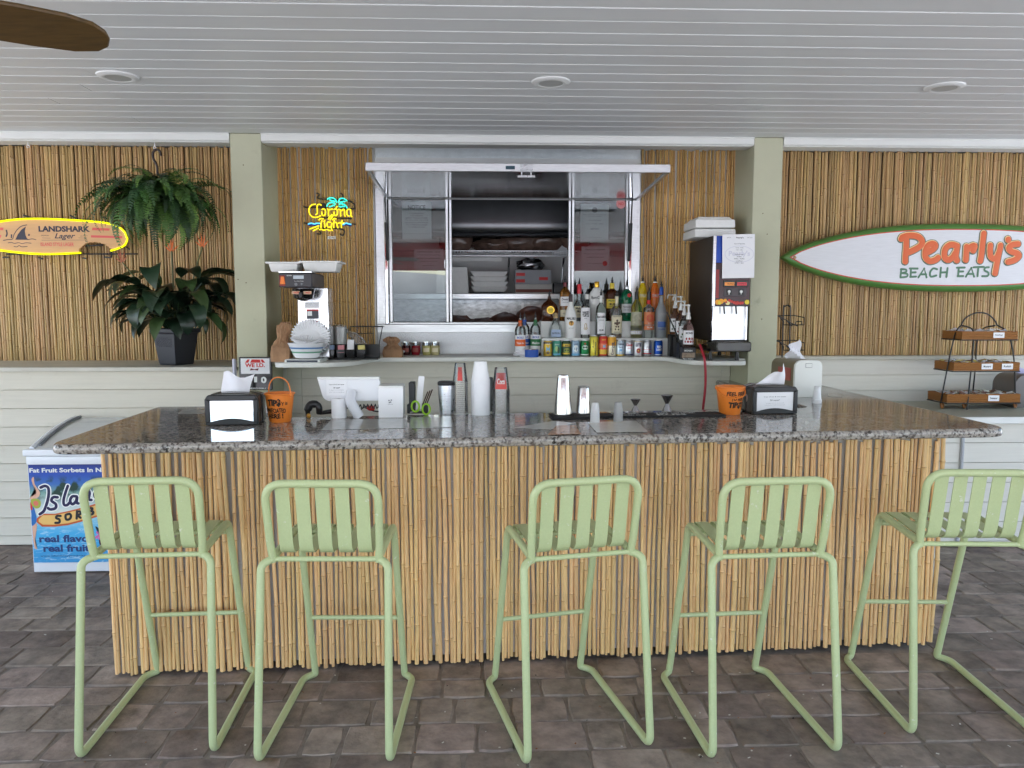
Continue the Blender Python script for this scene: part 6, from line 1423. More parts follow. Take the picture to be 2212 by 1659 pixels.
for i in range(3): MB().tube([(.02 + .01 * i, .02, .04), (.05 + .012 * i, .02, .115 + .006 * i)], .0038, 6).build('pen', M('pen_brown', rgb(70, 44, 36), .4), t)
p, k = on(Z2, 1195, 580)
t = thing('card_holder', 'white card leaning against a black box behind the printer', 'card', (p.x, p.y + .10, CT))
MB().b2((-.02, .02, 0), (.012, .09, .165)).build('black_box', MAT['black'], t, bevel=.003)
mb = MB().b2((.014, 0, .02), (.045, .003, .205)); mb.xf(Matrix.Rotation(rad(6), 4, 'Y')); mb.build('card', MAT['paper'], t)
p, k = on(Z2, 850, 560)
t = thing('red_clip', 'small red clip among leads behind the tablet stand', 'clip', (p.x, p.y + .08, CT)); MB().ball((0, 0, .022), .018, 8, (1.2, .6, .8), .15).build('clip', MAT['red'], t)
MB().tube(catmull([(-.06, 0, .01), (-.03, .02, .03), (0, 0, .012), (.03, 0, .004), (.12, -.03, .004)], 5), .004, 6).build('lead', MAT['black'], t)
# steel tumbler and cup stacks
p, k = on(Z2, 1488, 578)
t = thing('steel_tumbler', 'brushed steel tumbler with dark lid behind the clear cup stack', 'tumbler', (p.x, p.y + .08, CT - .0))
MB().lathe([(.0001, .002), (.036, .002), (.044, .12), (.045, .16)], 24).build('body', MAT['steel'], t, smooth=40); MB().lathe([(.0455, .155), (.047, .160), (.047, .172), (.04, .176), (.0001, .174)], 24).build('lid', MAT['black'], t, smooth=40)
cupm = thin_glass('clear_cup_plastic', (.95, .95, .95, 1), 1.5, .06, .07)
def cup_stack(name, lab, xz, y0, ytop, yrim, ybot_w, top_w, mt, n, inner=None, zf=Z2, rimt=.0022, group='stacked drink cups', back=.05):
    p, k = on(zf, xz, y0); s = k
    t = thing(name, lab, 'cups', (p.x, p.y + back, CT), 0, group)
    rb, rt = ybot_w * s / 2, top_w * s / 2; H = (y0 - ytop) * s; hc = (yrim - ytop) * s; pitch = (H - hc) / max(n - 1, 1)
    for i in range(n):
        z = i * pitch; mb = MB()
        pr = [(rb, z), (rb + .0016, z + rimt * .4), (rb + .0016, z + rimt), (rb - .001, z + rimt * 1.3)]
        if i == n - 1: pr += [(rt, z + hc - .004), (rt * .97, z + hc), (rt * .93, z + hc - .003), (.0001, z + hc - .003)]
        else: pr += [(rb - (rb - rt) * min(pitch * 1.6 / hc, 1), z + pitch * 1.6)]
        mb.lathe(pr, 28, caps=False); mb.build('cup', mt, t, smooth=40)
    return t, s, rb, rt, hc, H
redp = M('red_cup_print', rgb(206, 70, 62), .4)
t, s, rb, rt, hc, H = cup_stack('cup_stack', 'slim stack of clear plastic cups with red print, beside the foam cups', 1605, 573, 140, 300, 128, 88, cupm, 17)
MB().lathe([(rb * .96, H - hc + .01), (rt * 1.06, H - .02)], 6, arc=.7).build('cup_print', redp, t)
cup_stack('cup_stack', 'tall stack of white foam cups in the middle of the bar', 1775, 573, 128, 285, 158, 105, M('foam_cup', rgb(238, 238, 240), .45, trans=.0), 26)
t, s, rb, rt, hc, H = cup_stack('cup_stack', 'stack of clear plastic cups with red and white logo print', 1945, 573, 178, 370, 148, 104, cupm, 19)
MB().lathe([(rb * .97, H - hc + .01), (rt * 1.05, H - .025)], 8, arc=1.5).build('cup_print', redp, t)
MB().text('Coca', -.02, .02, H - hc * .72, H - hc * .45, wrap=(rb + rt) / 2 + .002, bold=.02).build('lettering', MAT['white'], t)
t, s, rb, rt, hc, H = cup_stack('dark_mesh_cup', 'dark mesh cup half hidden behind the foam cups', 1800, 560, 270, 555, 165, 165, MAT['black'], 1, group='cups behind the counter', back=.14)
# shakers on a rubber mat, small plastic cups, jiggers
MAT['shaker'] = M('polished_shaker', (.58, .57, .56, 1), .16, 1.0, var=.12, nscale=6, stretch=(8, 8, .5))
m0, _ = on(Z3, 330, 480)
mt = thing('bar_mat', 'black rubber spill mat under the two shakers', 'bar mat', at(*Z3(520, 470), z=CT), rad(3))
MB().b2((-.115, -.005, 0), (.12, .16, .012)).build('mat', MAT['rubber'], mt, bevel=.003)
p, k = on(Z3, 1120, 455)
mt = thing('bar_mat', 'long black rubber bar mat with white lettering, carrying two jiggers', 'bar mat', (p.x, p.y, CT), rad(3))
hw = .375
MB().b2((-hw, 0, 0), (hw, .13, .010)).build('mat', MAT['rubber'], mt, bevel=.003)
mb = MB()
def flat_text(mb, s, x0, x1, y0, y1, z, bo=.02):
    vs, fs = text_mesh(s, bo, 0); ax = min(v[0] for v in vs); bx = max(v[0] for v in vs); az = min(v[1] for v in vs); bz_ = max(v[1] for v in vs)
    return mb.add([(x0 + (v[0] - ax) / (bx - ax) * (x1 - x0), y0 + (v[1] - az) / (bz_ - az) * (y1 - y0), z) for v in vs], fs)
for s, x0, x1, y0, y1 in (("SAILOR JERRY", -.21, -.06, .062, .108), ('SPICED RUM', -.18, -.04, .02, .046), ('TIKI', .02, .09, .068, .105), ('RUM', .02, .17, .012, .055), ('DARK & STORMY', .11, .24, .07, .1)): flat_text(mb, s, x0, x1, y0, y1, .0106, .03)
mb.build('lettering', MAT['white'], mt, smooth=0)
for xz, y0, yt, wb, wt, lab in ((430, 457, 155, 140, 92, 'tall polished steel shaker cup upside down on the mat'), (585, 450, 240, 118, 90, 'shorter polished steel shaker cup upside down on the mat')):
    p, k = on(Z3, xz, y0); s = k; H = (y0 - yt) * s
    t = thing('shaker_cup', lab, 'shaker', (p.x, p.y + .04, CT + .0125), 0, 'steel shaker cups')
    MB().lathe([(wb * s / 2 - .002, 0), (wb * s / 2 + .0015, .001), (wb * s / 2 + .0015, .004), (wb * s / 2 - .0005, .006), (wt * s / 2, H * .93), (wt * s / 2 * .96, H * .955), (wt * s / 2 * .98, H * .975), (wt * s / 2 * .93, H), (wt * s / 2 * .8, H), (.0001, H * .985)], 32).build('body', MAT['shaker'], t, smooth=30)
for xz, y0, yt, lab in ((672, 500, 348, 'small white ribbed plastic cup upside down in front of the shakers'), (848, 490, 345, 'small translucent ribbed cup upside down on the paper sheets')):
    p, k = on(Z3, xz, y0); s = k; H = (y0 - yt) * s; n = 44
    t = thing('plastic_cup', lab, 'cup', (p.x, p.y + .03, CT + .001), 0, 'small ribbed cups')
    mb = MB(); vs = []
    for z, w_ in ((0, 74), (.012, 74), (.014, 70), (.06, 66), (H * .95, 52), (H, 46)):
        for i in range(n): a = 2 * PI * i / n; r = w_ * s / 2 * (1 + (.03 if i % 2 and .013 < z < H * .98 else 0)); vs.append((r * math.cos(a), r * math.sin(a), z))
    mb.add(vs, [(i + j * n, (i + 1) % n + j * n, (i + 1) % n + (j + 1) * n, i + (j + 1) * n) for j in range(5) for i in range(n)] + [tuple(5 * n + i for i in range(n))])
    mb.build('cup', M('milky_plastic', rgb(226, 226, 226), .35, trans=.25 if xz < 700 else .6, ior=1.1), t, smooth=30)
for xz, y0, yt, lab in ((970, 418, 330, 'smaller steel double jigger on the bar mat'), (1207, 418, 300, 'larger steel double jigger on the bar mat')):
    p, k = on(Z3, xz, y0); s = k; H = (y0 - yt) * s
    t = thing('jigger', lab, 'jigger', (p.x, p.y + .0, CT + .0105), 0, 'steel jiggers')
    w_ = (78 if xz < 1000 else 90) * s / 2
    MB().lathe([(w_ * .78, 0), (w_ * .74, .004), (w_ * .3, H * .42), (w_ * .26, H * .46), (w_ * .32, H * .5), (w_ * .95, H * .96), (w_, H), (w_ * .94, H), (w_ * .3, H * .54), (.0001, H * .52)], 24).build('body', M('dull_steel', (.35, .35, .36, 1), .25, 1.), t, smooth=40)
# laminated sheets lying flat on the granite
def flat_sheet(lab, zf, P, m, name='menu_sheet', lift=.0012):
    q = [at(*zf(*a), z=CT + lift) for a in P]; c_ = sum(q, Vector()) / len(q)
    t = thing(name, lab, 'menu', (c_.x, c_.y, CT + lift))
    vs = [(v.x - c_.x, v.y - c_.y, 0) for v in q]
    MB().add(vs + [(x, y, .0009) for x, y, z in vs], [(3, 2, 1, 0), (4, 5, 6, 7)] + [(i, (i + 1) % 4, 4 + (i + 1) % 4, 4 + i) for i in range(4)]).build('sheet', m, t, smooth=0)
    return t
lamg = M('laminated_menu_grey', rgb(178, 178, 174), .12, var=.1, nscale=20); lamw = M('laminated_menu_cream', rgb(206, 202, 194), .12, var=.08, nscale=20); lamo = M('menu_photo', rgb(196, 150, 120), .12, var=.5, nscale=26)
flat_sheet('large pale laminated menu below the tablet and printer', Z2, [(455, 690), (1155, 675), (1165, 600), (540, 605)], lamg)
flat_sheet('pale laminated menu lying by the clear cup stack', Z2, [(1170, 678), (1540, 668), (1535, 582), (1195, 588)], lamg)
flat_sheet('menu sheet turned at an angle in front of the shakers', Z3, [(60, 530), (330, 545), (520, 495), (350, 480)], lamw)
flat_sheet('menu sheet with food pictures at the bar edge below the shakers', Z3, [(310, 583), (560, 578), (520, 512), (375, 515)], lamo, lift=.0042)
flat_sheet('pale menu sheet lying under the small ribbed cups', Z3, [(680, 568), (1065, 560), (975, 478), (610, 490)], lamw, lift=.0024)
flat_sheet('paper sheets left on the granite behind the mirrored dispenser', Z7, [(-90, 690), (190, 690), (215, 655), (-40, 650)], lamg)
flat_sheet('napkin sheet lying on the far granite wing', Z4, [(900, 330), (1000, 338), (985, 322), (905, 315)], lamw)
# the far wing of the bar
p, k = on(Z4, 765, 338)
t = thing('tissue_dispenser', 'white fronted brown topped napkin dispenser on the far bar wing', 'napkin dispenser', (p.x, p.y, CT), rad(8))
s = k; H = .232
pl_ = fillet([(-.094, 0, 0), (.092, 0, 0), (.094, H, 0), (-.092, H, 0)], [.006, .006, .05, .05], 5, True)
MB().prism([(q.x, q.y) for q in pl_], 0, .02, 'y').build('front_cover', M('offwhite_plastic', rgb(224, 224, 218), .35), t, bevel=.004, seg=2)
MB().prism([(q.x * .98, q.y * .99) for q in pl_], .0205, .30, 'y').build('housing', M('taupe_plastic', rgb(122, 112, 88), .4), t, bevel=.01, seg=2)
MB().b2((-.0965, .05, .10), (-.0925, .2, .18)).build('red_sticker', M('dull_red_sticker', rgb(176, 92, 84), .5), t)
MB().b2((-.022, -.0012, H * .80), (.022, -.0002, H * .92)).build('key_plate', MAT['inkgrey'], t); MB().b2((-.020, -.0018, H * .81), (.020, -.0013, H * .91)).build('key_plate_face', M('offwhite_plate', rgb(226, 226, 220), .35), t)
n = 6; vs = [((u / n - .5) * .13 * (1 - v / n * .5) - .02 * v / n, .16 + .03 * math.sin(u + v), H + .10 * v / n * (1 + .5 * (u / n - .5))) for u in range(n + 1) for v in range(n + 1)]
MB().add(vs, [(u * 7 + v, (u + 1) * 7 + v, (u + 1) * 7 + v + 1, u * 7 + v + 1) for u in range(n) for v in range(n)]).build('napkin', MAT['napkin'], t, smooth=60)
p, k = on(Z4, 840, 382)
t = thing('salt_shaker', 'white ribbed shaker cup upside down on the far wing', 'cup', (p.x, p.y + .03, CT))
MB().lathe([(.0001, .0), (.027, .0), (.028, .022), (.025, .024), (.017, .095), (.014, .098), (.0001, .099)], 30).build('cup', M('white_plastic', rgb(236, 236, 238), .35), t, smooth=30)
# black wire rack behind it
Z6 = reg(2850, 780, 2.023); YR = 5.62
r0 = at(*Z6(190, 1260), Y=YR); r0.z = CT
t = thing('wire_display_rack', 'empty black wire display rack on the far bar wing by the pillar', 'wire rack', r0)
def W(x, y, d=0): q = at(*Z6(x, y), Y=YR) - r0; return Vector((q.x, d, q.z))
mb = MB()
mb.tube(catmull([W(160, 1260), W(165, 1200), W(178, 780), W(190, 748), (W(206, 737)), W(222, 748), W(230, 780), W(218, 1200), W(214, 1260)], 5), .005, 6)
mb.build('stem', MAT['blackm'], t)
for y0 in (0, 190):
    mb = MB()
    mb.tube([W(125, 820 + y0, -.05), W(155, 860 + y0, -.06), W(155, 885 + y0, -.06), W(310, 885 + y0, -.06), W(315, 830 + y0, -.05), W(280, 815 + y0, .05), W(130, 818 + y0, .05), W(125, 820 + y0, -.05)], .0042, 6)
    mb.tube([W(180, 850 + y0, -.05), W(235, 895 + y0, -.02)], .0042, 6); mb.tube([W(215, 862 + y0, .02), W(280, 895 + y0, -.02)], .0042, 6); mb.tube([W(245, 880 + y0, -.06), W(250, 860 + y0, -.06), W(292, 860 + y0, -.06), W(290, 885 + y0, -.06)], .0042, 6); mb.tube([W(125, 820 + y0, -.05), W(280, 895 + y0, .0)], .0035, 6)
    mb.build('wire_shelf', MAT['blackm'], t)
MB().tube([W(110, 1200, -.04), W(250, 1196, .05), W(150, 1215, .08), W(110, 1200, -.04), W(140, 1228, -.04)], .005, 6).build('base_wire', MAT['blackm'], t)
# tiered basket stand on the low side counter
bp = at(*Z6(1650, 1520), z=.93); kb_ = kz(bp) / 1.736 / 2.023
bs = thing('basket_stand', 'black wire stand with three tiers of wicker trays of packets', 'basket stand', (bp.x, bp.y + .1, .93))
def U(x, y, d=0): return Vector(((x - 1650) * kb_, d, (1530 - y) * kb_))
wick = M('wicker', rgb(158, 104, 50), .6, var=.35, nscale=30, stretch=(3, 3, 40), bump=.4, bscale=60)
for s_, fx in ((-.13, 0), (.13, 1)):
    pass
legs = [[U(1360, 1500, -.10), U(1412, 1180, -.09), U(1450, 1010, -.075), U(1480, 940, -.06), U(1530, 905, -.03)], [U(1530, 1545, -.16), U(1560, 1300, -.13), U(1582, 1100, -.11), U(1590, 950, -.09), U(1565, 915, -.06), U(1535, 905, -.03)],
        [U(1945, 1500, -.10), U(1920, 1180, -.09), U(1890, 1010, -.075), U(1860, 940, -.06), U(1812, 905, -.03)], [U(1748, 1500, .12), U(1745, 1250, .1), U(1735, 1020, .08), U(1760, 930, .05), U(1805, 905, -.02)]]
for P in legs: MB().tube(catmull(P, 5), .0055, 7).build('leg', MAT['blackm'], bs)
MB().tube(catmull([U(1530, 905, -.03), U(1560, 850, -.03), U(1620, 815, -.03), U(1672, 807, -.03), U(1730, 818, -.03), U(1785, 860, -.03), U(1812, 905, -.03)], 5), .0055, 7).build('handle_arch', MAT['blackm'], bs)
for x in (1360, 1530, 1925): MB().tube(catmull([U(x - 10, 1490, -.12), U(x - 4, 1520, -.13), U(x + 25, 1505, -.1), U(x + 30, 1480, -.06)], 4), .007, 6).build('wicker_foot', wick, bs)
random.seed(4)
for y, x0, x1, hgt, lab, labs, pc_ in ((1010, 1475, 1885, 60, 'top', [(1745, 'Ketchup')], rgb(214, 210, 220)), (1245, 1425, 1915, 62, 'middle', [(1670, 'Mustard'), (1825, 'Relish')], rgb(214, 200, 130)), (1485, 1385, 1935, 64, 'bottom', [(1735, 'Sweetener')], rgb(206, 206, 190))):
    zc = (1530 - y) * kb_; a, b = (x0 - 1650) * kb_, (x1 - 1650) * kb_; hh = hgt * kb_
    MB().tube([(a - .01, -.15, zc), (b + .01, -.15, zc), (b + .01, .10, zc), (a - .01, .10, zc), (a - .01, -.15, zc)], .0045, 6).build('tier_ring', MAT['blackm'], bs)
    tr = thing('wicker_tray', '%s wicker tray of the tiered stand with white name cards' % lab, 'tray', (bs.location.x, bs.location.y, .93 + zc + .005), 0, 'wicker trays on the tiered stand')
    mb = MB(); sk = .02
    mb.b2((a, -.14, 0), (b, .09, .005))
    for (p0, p1) in (((a, -.145), (b, -.14)), ((a, .09), (b, .095)), ((a - .005, -.145), (a, .095)), ((b, -.145), (b + .005, .095))): mb.b2((p0[0], p0[1], 0), (p1[0], p1[1], hh))
    for j in range(5):
        zz = hh * (j + .5) / 5; mb.tube([(a - .005, -.146, zz), (b + .005, -.146, zz), (b + .005, .096, zz), (a - .005, .096, zz)], hh / 9, 5, True)
    mb.build('tray', wick, tr)
    for lx, s in labs:
        X = (lx - 1650) * kb_; MB().b2((X - 42 * kb_, -.1545, hh * .18), (X + 42 * kb_, -.1525, hh * .86)).build('name_card', MAT['paper'], tr); MB().text(s, X - 28 * kb_, X + 28 * kb_, hh * .42, hh * .64, -.155, bold=.02).build('lettering', MAT['ink'], tr)
    pk = MB()
    for _ in range(90):
        c_ = (R_(a + .02, b - .02), R_(-.12, .07), hh * .78 + R_(0, .022)); pk.m(random.choice((0, 0, 1, 2))).box(c_, (R_(.03, .05), R_(.018, .028), .003), (R_(-.7, .7), R_(-.5, .5), R_(0, 6)))
    o = pk.build('condiment_packets', [M('packet_white', rgb(220, 220, 222), .6), M('packet_tint', pc_, .6), M('packet_dark', rgb(150, 120, 110), .6)], None, smooth=0); o.location = tr.location; tag(o, 'loose condiment packets heaped in the %s wicker tray' % lab, 'packets', kind='stuff')
p = at(2200, 880, z=.93)
t = thing('grey_bin', 'grey plastic cutlery bin at the picture edge beside the basket stand', 'bin', (p.x + .09, p.y + .08, .93))
pl_ = fillet([(-.13, 0, 0), (.14, 0, 0), (.14, .245, 0), (-.08, .245, 0), (-.13, .19, 0)], [.01, .01, .01, .05, .05], 4, True)
MB().prism([(q.x, q.y) for q in pl_], -.08, .18, 'y').build('bin', M('grey_bin_plastic', rgb(118, 114, 112), .5), t, bevel=.006, seg=2)
MB().box((.02, .05, .26), (.12, .02, .04), (.2, .3, .1)).build('cutlery', M('lilac_wrap', rgb(190, 186, 220), .5), t)

# ================================================================== SORBET FREEZER
FY = 4.95; f0 = at(75, 1240, z=0); fw = 1.05
fz = thing('sorbet_freezer', 'white chest freezer with blue tropical sorbet poster and sloping lid', 'freezer', (f0.x, FY, 0))
frost = M('freezer_white', rgb(228, 230, 234), .3, var=.03, nscale=4)
sl = .03   # the front leans out slightly toward the top
def F(x, z): q = at(x, z, Y=FY); return (q.x - f0.x, q.z)
MB().prism([(0, .012), (.0, .70), (-.012, .705), (-.012, .755), (.62, .86), (.62, .012)][::-1], -.005, fw, 'x').build('body', frost, fz, bevel=.008, seg=2)
MB().b2((.02, .03, .0), (fw - .02, .6, .0115)).build('plinth', MAT['black'], fz)
MB().b2((-.02, -.022, .757), (fw + .02, .03, .800)).build('front_rim', frost, fz, bevel=.01, seg=3)
lid = MB()
for i in range(10):
    t0, t1 = i / 10, (i + 1) / 10
    f_ = lambda t: (.03 + t * .57, .795 + .115 * math.sin(t * PI / 2))
    (y0, z0), (y1, z1) = f_(t0), f_(t1); lid.add([(.035, y0, z0 + .004), (fw, y0, z0 + .004), (fw, y1, z1 + .004), (.035, y1, z1 + .004)], [(0, 1, 2, 3)])
lid.build('curved_lid', M('lid_glass', rgb(206, 208, 206), .12, var=.05), fz)
MB().tube([(.012, .03 + t * .57, .797 + .115 * math.sin(t * PI / 2)) for t in [i / 12 for i in range(13)]], .017, 8, flat=1).build('lid_side_rail', frost, fz)
MB().tube([(.045, .06 + t * .52, .815 + .108 * math.sin(t * PI / 2)) for t in [i / 12 for i in range(13)]], .009, 6).build('lid_seal', MAT['inkgrey'], fz)
# poster
pz0, pz1 = F(60, 1215)[1], F(60, 1003)[1]
pz0 += .0; PW_ = fw - .01
def poster_mat():
    m = bpy.data.materials.new('tropical_poster'); m.use_nodes = True; nt = m.node_tree; N = nt.nodes; L = nt.links; b = N['Principled BSDF']; b.inputs['Roughness'].default_value = .3
    tc = N.new('ShaderNodeTexCoord'); sp = N.new('ShaderNodeSeparateXYZ'); L.new(tc.outputs['Object'], sp.inputs[0])
    def ramp(src, st, interp='LINEAR'):
        r = N.new('ShaderNodeValToRGB'); r.color_ramp.interpolation = interp; e = r.color_ramp.elements
        while len(e) < len(st): e.new(.5)
        for q, (p_, c_) in zip(e, st): q.position = p_; q.color = c_
        L.new(src, r.inputs[0]); return r.outputs[0]
    mr = N.new('ShaderNodeMapRange'); mr.inputs['From Min'].default_value = pz0; mr.inputs['From Max'].default_value = pz1; L.new(sp.outputs[2], mr.inputs[0])
    ns = N.new('ShaderNodeTexNoise'); ns.inputs['Scale'].default_value = 13; ns.inputs['Detail'].default_value = 7; L.new(tc.outputs['Object'], ns.inputs['Vector'])
    mp = N.new('ShaderNodeMapping'); mp.inputs['Scale'].default_value = (10, 1, 34); L.new(tc.outputs['Object'], mp.inputs[0])
    n2 = N.new('ShaderNodeTexNoise'); n2.inputs['Scale'].default_value = 1.6; n2.inputs['Detail'].default_value = 6; n2.inputs['Distortion'].default_value = 1.5; L.new(mp.outputs[0], n2.inputs['Vector'])
    base = ramp(mr.outputs[0], [(0, rgb(62, 150, 206)), (.30, rgb(74, 176, 226)), (.46, rgb(150, 206, 226)), (.52, rgb(222, 226, 214)), (.58, rgb(200, 214, 214)), (.72, rgb(120, 160, 150)), (.80, rgb(60, 110, 180)), (.9, rgb(38, 78, 176)), (1, rgb(24, 44, 120))])
    fol = ramp(ns.outputs[0], [(.46, (0, 0, 0, 1)), (.56, (1, 1, 1, 1))]); msk = ramp(mr.outputs[0], [(.60, (0, 0, 0, 1)), (.70, (1, 1, 1, 1)), (.82, (1, 1, 1, 1)), (.90, (0, 0, 0, 1))])
    mm = N.new('ShaderNodeMixRGB'); mm.blend_type = 'MULTIPLY'; mm.inputs[0].default_value = 1; L.new(fol, mm.inputs[1]); L.new(msk, mm.inputs[2])
    x1 = N.new('ShaderNodeMixRGB'); x1.inputs[2].default_value = rgb(30, 62, 52); L.new(mm.outputs[0], x1.inputs[0]); L.new(base, x1.inputs[1])
    wv = ramp(n2.outputs[0], [(.52, (0, 0, 0, 1)), (.66, (1, 1, 1, 1))]); mw = ramp(mr.outputs[0], [(.42, (.55, .55, .55, 1)), (.48, (0, 0, 0, 1))])
    m3 = N.new('ShaderNodeMixRGB'); m3.blend_type = 'MULTIPLY'; m3.inputs[0].default_value = 1; L.new(wv, m3.inputs[1]); L.new(mw, m3.inputs[2])
    x2 = N.new('ShaderNodeMixRGB'); x2.inputs[2].default_value = rgb(206, 232, 244); L.new(m3.outputs[0], x2.inputs[0]); L.new(x1.outputs[0], x2.inputs[1])
    L.new(x2.outputs[0], b.inputs['Base Color']); return m
MB().b2((.004, -.0075, pz0), (fw - .008, -.0055, pz1)).build('poster', poster_mat(), fz)
Zfz = reg(60, 1640, 3.0725)
def Q(x, y): q = at(*Zfz(x, y), Y=FY - .008); return (q.x - f0.x, q.z)
def ptext(s, x0, x1, y0, y1, mt_, bo, y=-.0086, sh=0., name='lettering'):
    a, b = Q(x0, y1), Q(x1, y0); return MB().text(s, a[0], b[0], Q((x0 + x1) / 2, y1)[1], b[1], y, bold=bo, shear=sh).build(name, mt_, fz, smooth=0)
inkn = M('deep_navy_print', rgb(34, 30, 74), .4)
ptext('Fat Fruit Sorbets In Natural Shells', 155, 1440, 345, 402, MAT['white'], .035)
halo = M('white_halo_print', rgb(240, 240, 236), .4)
isl = [[(300, 570), (340, 560), (375, 590), (375, 680), (350, 780), (320, 850), (275, 885)], [(300, 572), (285, 578)], [(480, 690), (430, 690), (410, 730), (460, 770), (455, 815), (400, 830), (370, 815)],
       [(598, 560), (570, 640), (550, 720), (555, 775), (590, 780), (620, 750)], [(700, 680), (650, 680), (625, 730), (650, 770), (690, 740), (705, 690), (700, 750), (720, 760)],
       [(790, 610), (795, 680), (785, 730)], [(795, 660), (830, 610), (850, 640), (840, 710), (870, 720)], [(990, 600), (930, 610), (905, 660), (930, 700), (985, 660), (1040, 470)]]
brush([[p for p in st] for st in isl], 58, halo, 'halo_print', fz, -.0082, k=FY / F_PX / 1.736 / 3.0725, fn=Q, fl=.02)
brush(isl, 33, inkn, 'lettering', fz, -.0088, k=FY / F_PX / 1.736 / 3.0725, fn=Q, fl=.02)
def band(pts_top, pts_bot, mt_, y, nm):
    A = [Q(*p) for p in pts_top]; B_ = [Q(*p) for p in pts_bot]; mb = MB(); n = len(A)
    mb.add([(a[0], y, a[1]) for a in A] + [(b[0], y, b[1]) for b in B_], [(n + i, n + i + 1, i + 1, i) for i in range(n - 1)]); mb.build(nm, mt_, fz, smooth=0)
band([(235, 940), (300, 880), (450, 880), (600, 850), (800, 800), (1000, 740), (1500, 620)], [(235, 975), (300, 1030), (450, 1030), (600, 1012), (800, 960), (1000, 895), (1500, 760)], M('orange_rim_print', rgb(200, 92, 44), .4), -.0084, 'banner_rim')
band([(262, 945), (310, 898), (450, 895), (600, 866), (800, 818), (1000, 760), (1500, 640)], [(262, 972), (310, 1005), (450, 1006), (600, 990), (800, 938), (1000, 875), (1500, 742)], M('amber_banner_print', rgb(236, 190, 110), .4), -.0088, 'banner')
brush([[(515, 905), (475, 905), (465, 930), (500, 945), (500, 980), (455, 985)], [(620, 880), (575, 895), (580, 945), (620, 940), (635, 900), (615, 880)], [(705, 850), (700, 935)], [(705, 855), (745, 855), (740, 885), (705, 890), (745, 925)], [(830, 815), (825, 890)], [(830, 818), (880, 815), (870, 845), (835, 850), (890, 855), (880, 885), (828, 888)]], 28, MAT['ink'], 'lettering', fz, -.0094, k=FY / F_PX / 1.736 / 3.0725, fn=Q, fl=.02)
blu = M('slate_blue_print', rgb(44, 64, 118), .4)
ptext('real flavor', 270, 910, 1120, 1208, blu, .035); ptext('real fruit', 318, 850, 1230, 1318, blu, .035); ptext('www.islandwayproducts.com', 282, 900, 1350, 1378, blu, .01)
skin = M('skin_print', rgb(226, 176, 150), .5)
def blob(P, mt_, nm, y=-.0086):
    q = [Q(*p) for p in [(v.x, v.y) for v in catmull([(a, b, 0) for a, b in P], 3, True)]]; c_ = (sum(a for a, b in q) / len(q), sum(b for a, b in q) / len(q)); n = len(q)
    MB().add([(c_[0], y, c_[1])] + [(a, y, b) for a, b in q], [(0, 1 + i, 1 + (i + 1) % n) for i in range(n)]).build(nm, mt_, fz, smooth=0)
blob([(180, 480), (205, 458), (215, 540), (275, 630), (255, 690), (170, 715), (165, 690), (230, 650), (225, 600), (190, 530)], skin, 'swimmer_print')
blob([(190, 1010), (240, 990), (235, 1080), (220, 1210), (245, 1280), (215, 1275), (195, 1150)], skin, 'swimmer_print')
blob([(170, 780), (190, 760), (215, 830), (240, 960), (185, 1020), (178, 900)], M('swimsuit_print', rgb(40, 110, 180), .5), 'swimsuit_print', -.0088)
blob([(165, 750), (185, 755), (190, 830), (170, 830)], MAT['red'], 'swimsuit_top_print', -.0090)
blob([(170, 720), (240, 705), (285, 740), (280, 800), (235, 820), (190, 790)], M('kiwi_print', rgb(170, 176, 70), .5), 'fruit_print', -.0092)
blob([(200, 745), (235, 730), (260, 755), (250, 785), (215, 785)], M('melon_print', rgb(222, 120, 96), .5), 'fruit_print', -.0096)
for i, (x, y) in enumerate(((940, 1095), (955, 1130), (930, 1150), (965, 1165))): blob([(x - 18, y), (x, y - 20), (x + 18, y), (x, y + 20)], M('orchid_print', rgb(220, 110, 170), .5), 'orchid_print')
blob([(915, 1025), (955, 1050), (960, 1110), (930, 1070)], M('leaf_shade_print', rgb(30, 40, 60), .5), 'leaf_print'); blob([(955, 1180), (990, 1200), (1000, 1280), (975, 1270)], M('leaf_shade_print_b', rgb(60, 30, 50), .5), 'leaf_print')
MB().b2((.0, -.007, pz1 + .001), (fw, -.0055, pz1 + .006)).build('trim_line', MAT['inkgrey'], fz)

# litter caught on the pavers
mb = MB(); random.seed(8)
for _ in range(150):
    x, y = R_(-3.4, 3.6), R_(2.6, 5.4)
    if 3.6 < y and -1.7 < x < 2.3: y = R_(2.6, 3.45)
    mb.m(random.choice((0, 0, 0, 1, 2))).box((x, y, .004), (R_(.003, .012), R_(.002, .006), .0015), (R_(-.2, .2), R_(-.2, .2), R_(0, 6)))
o = mb.build('paver_litter', [M('pale_grit', rgb(190, 186, 176), .9), M('dry_leaf_bits', rgb(130, 84, 48), .8), M('dark_grit', rgb(40, 38, 36), .9)], None, smooth=0)
tag(o, 'pale grit and leaf scraps scattered over the pavers', 'litter', kind='stuff')

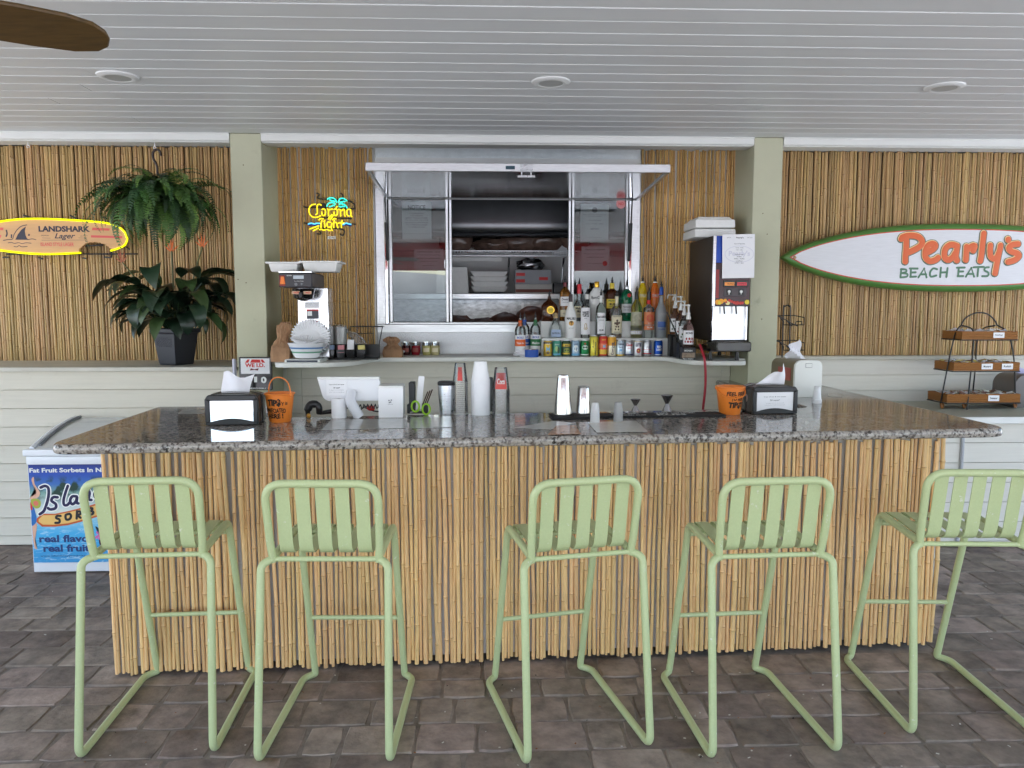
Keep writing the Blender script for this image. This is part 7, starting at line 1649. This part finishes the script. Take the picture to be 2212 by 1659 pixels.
# ------------------------------------------------------------------ print and fittings belong to the part that carries them
CARRY = {'lettering': ('label', 'name_card', 'sheet', 'note', 'header_sheet', 'mat', 'sack', 'strip', 'data_label', 'deck', 'pail', 'disc', 'face_plate', 'poster', 'board', 'body', 'front_panel', 'head'),
         'handle_lug': ('handle',), 'soil': ('pot',), 'lattice_relief': ('pot',), 'pinline': ('rail',), 'letter': ('deck',), 'letter_highlight': ('deck',), 'letter_outline': ('deck',), 'screw': ('deck',),
         'seal': ('sheet', 'glass'), 'crest': ('sheet',), 'switch': ('switch_plate',), 'display': ('head',), 'button': ('button_pad', 'head'), 'basket_sticker': ('filter_basket',), 'basket_handle': ('filter_basket',), 'lid_seal': ('curved_lid',), 'lid_side_rail': ('curved_lid',),
         'flavour_card': ('flavour_window',), 'fruit_picture': ('front_panel',), 'red_strip': ('front_panel',), 'banner': ('poster',), 'banner_rim': ('poster',), 'halo_print': ('poster',), 'swimmer_print': ('poster',), 'swimsuit_print': ('poster',), 'swimsuit_top_print': ('poster',), 'fruit_print': ('poster', 'label'), 'orchid_print': ('poster',), 'leaf_print': ('poster',), 'leaf_print_b': ('poster',),
         'key_plate_face': ('key_plate',), 'lens': ('trim_ring',), 'hatch_lip': ('hatch_skin',), 'hatch_rim': ('hatch_skin',), 'latch': ('hatch_skin',), 'hatch_sticker': ('hatch_skin',), 'lid': ('body', 'shell'), 'base_rim': ('body',), 'pourer': ('cap',), 'print_band': ('body',), 'print_shape': ('body',), 'watermark_print': ('sheet',), 'edge_strip': ('cabinet',), 'header_print': ('header_sheet',), 'bow_tie_mark': ('header_sheet',), 'shark_fin': ('board',), 'fin_outline': ('board',), 'stripe': ('board', 'box'), 'rule': ('board',), 'warning_heading': ('warning_label',), 'warning_icon': ('warning_label',)}
stem_ = lambda o: o.name.split('.')[0]
for root in [o for o in sc.objects if o.parent is None and o.type == 'EMPTY']:
    kids = list(root.children); used = {}
    for ch in kids:
        for want in CARRY.get(stem_(ch), ()):
            host = [k for k in kids if stem_(k) == want and k.parent is root and not CARRY.get(stem_(k))]
            if stem_(ch) == 'flavour_card' or stem_(ch).startswith('warning'):
                i = used.get(stem_(ch), 0); used[stem_(ch)] = i + 1
                if host: host = [host[min(i, len(host) - 1)]]
            if host:
                if any(abs(v) > 1e-6 for v in host[0].location) or any(abs(v) > 1e-6 for v in host[0].rotation_euler): continue
                ch.parent = host[0]; break
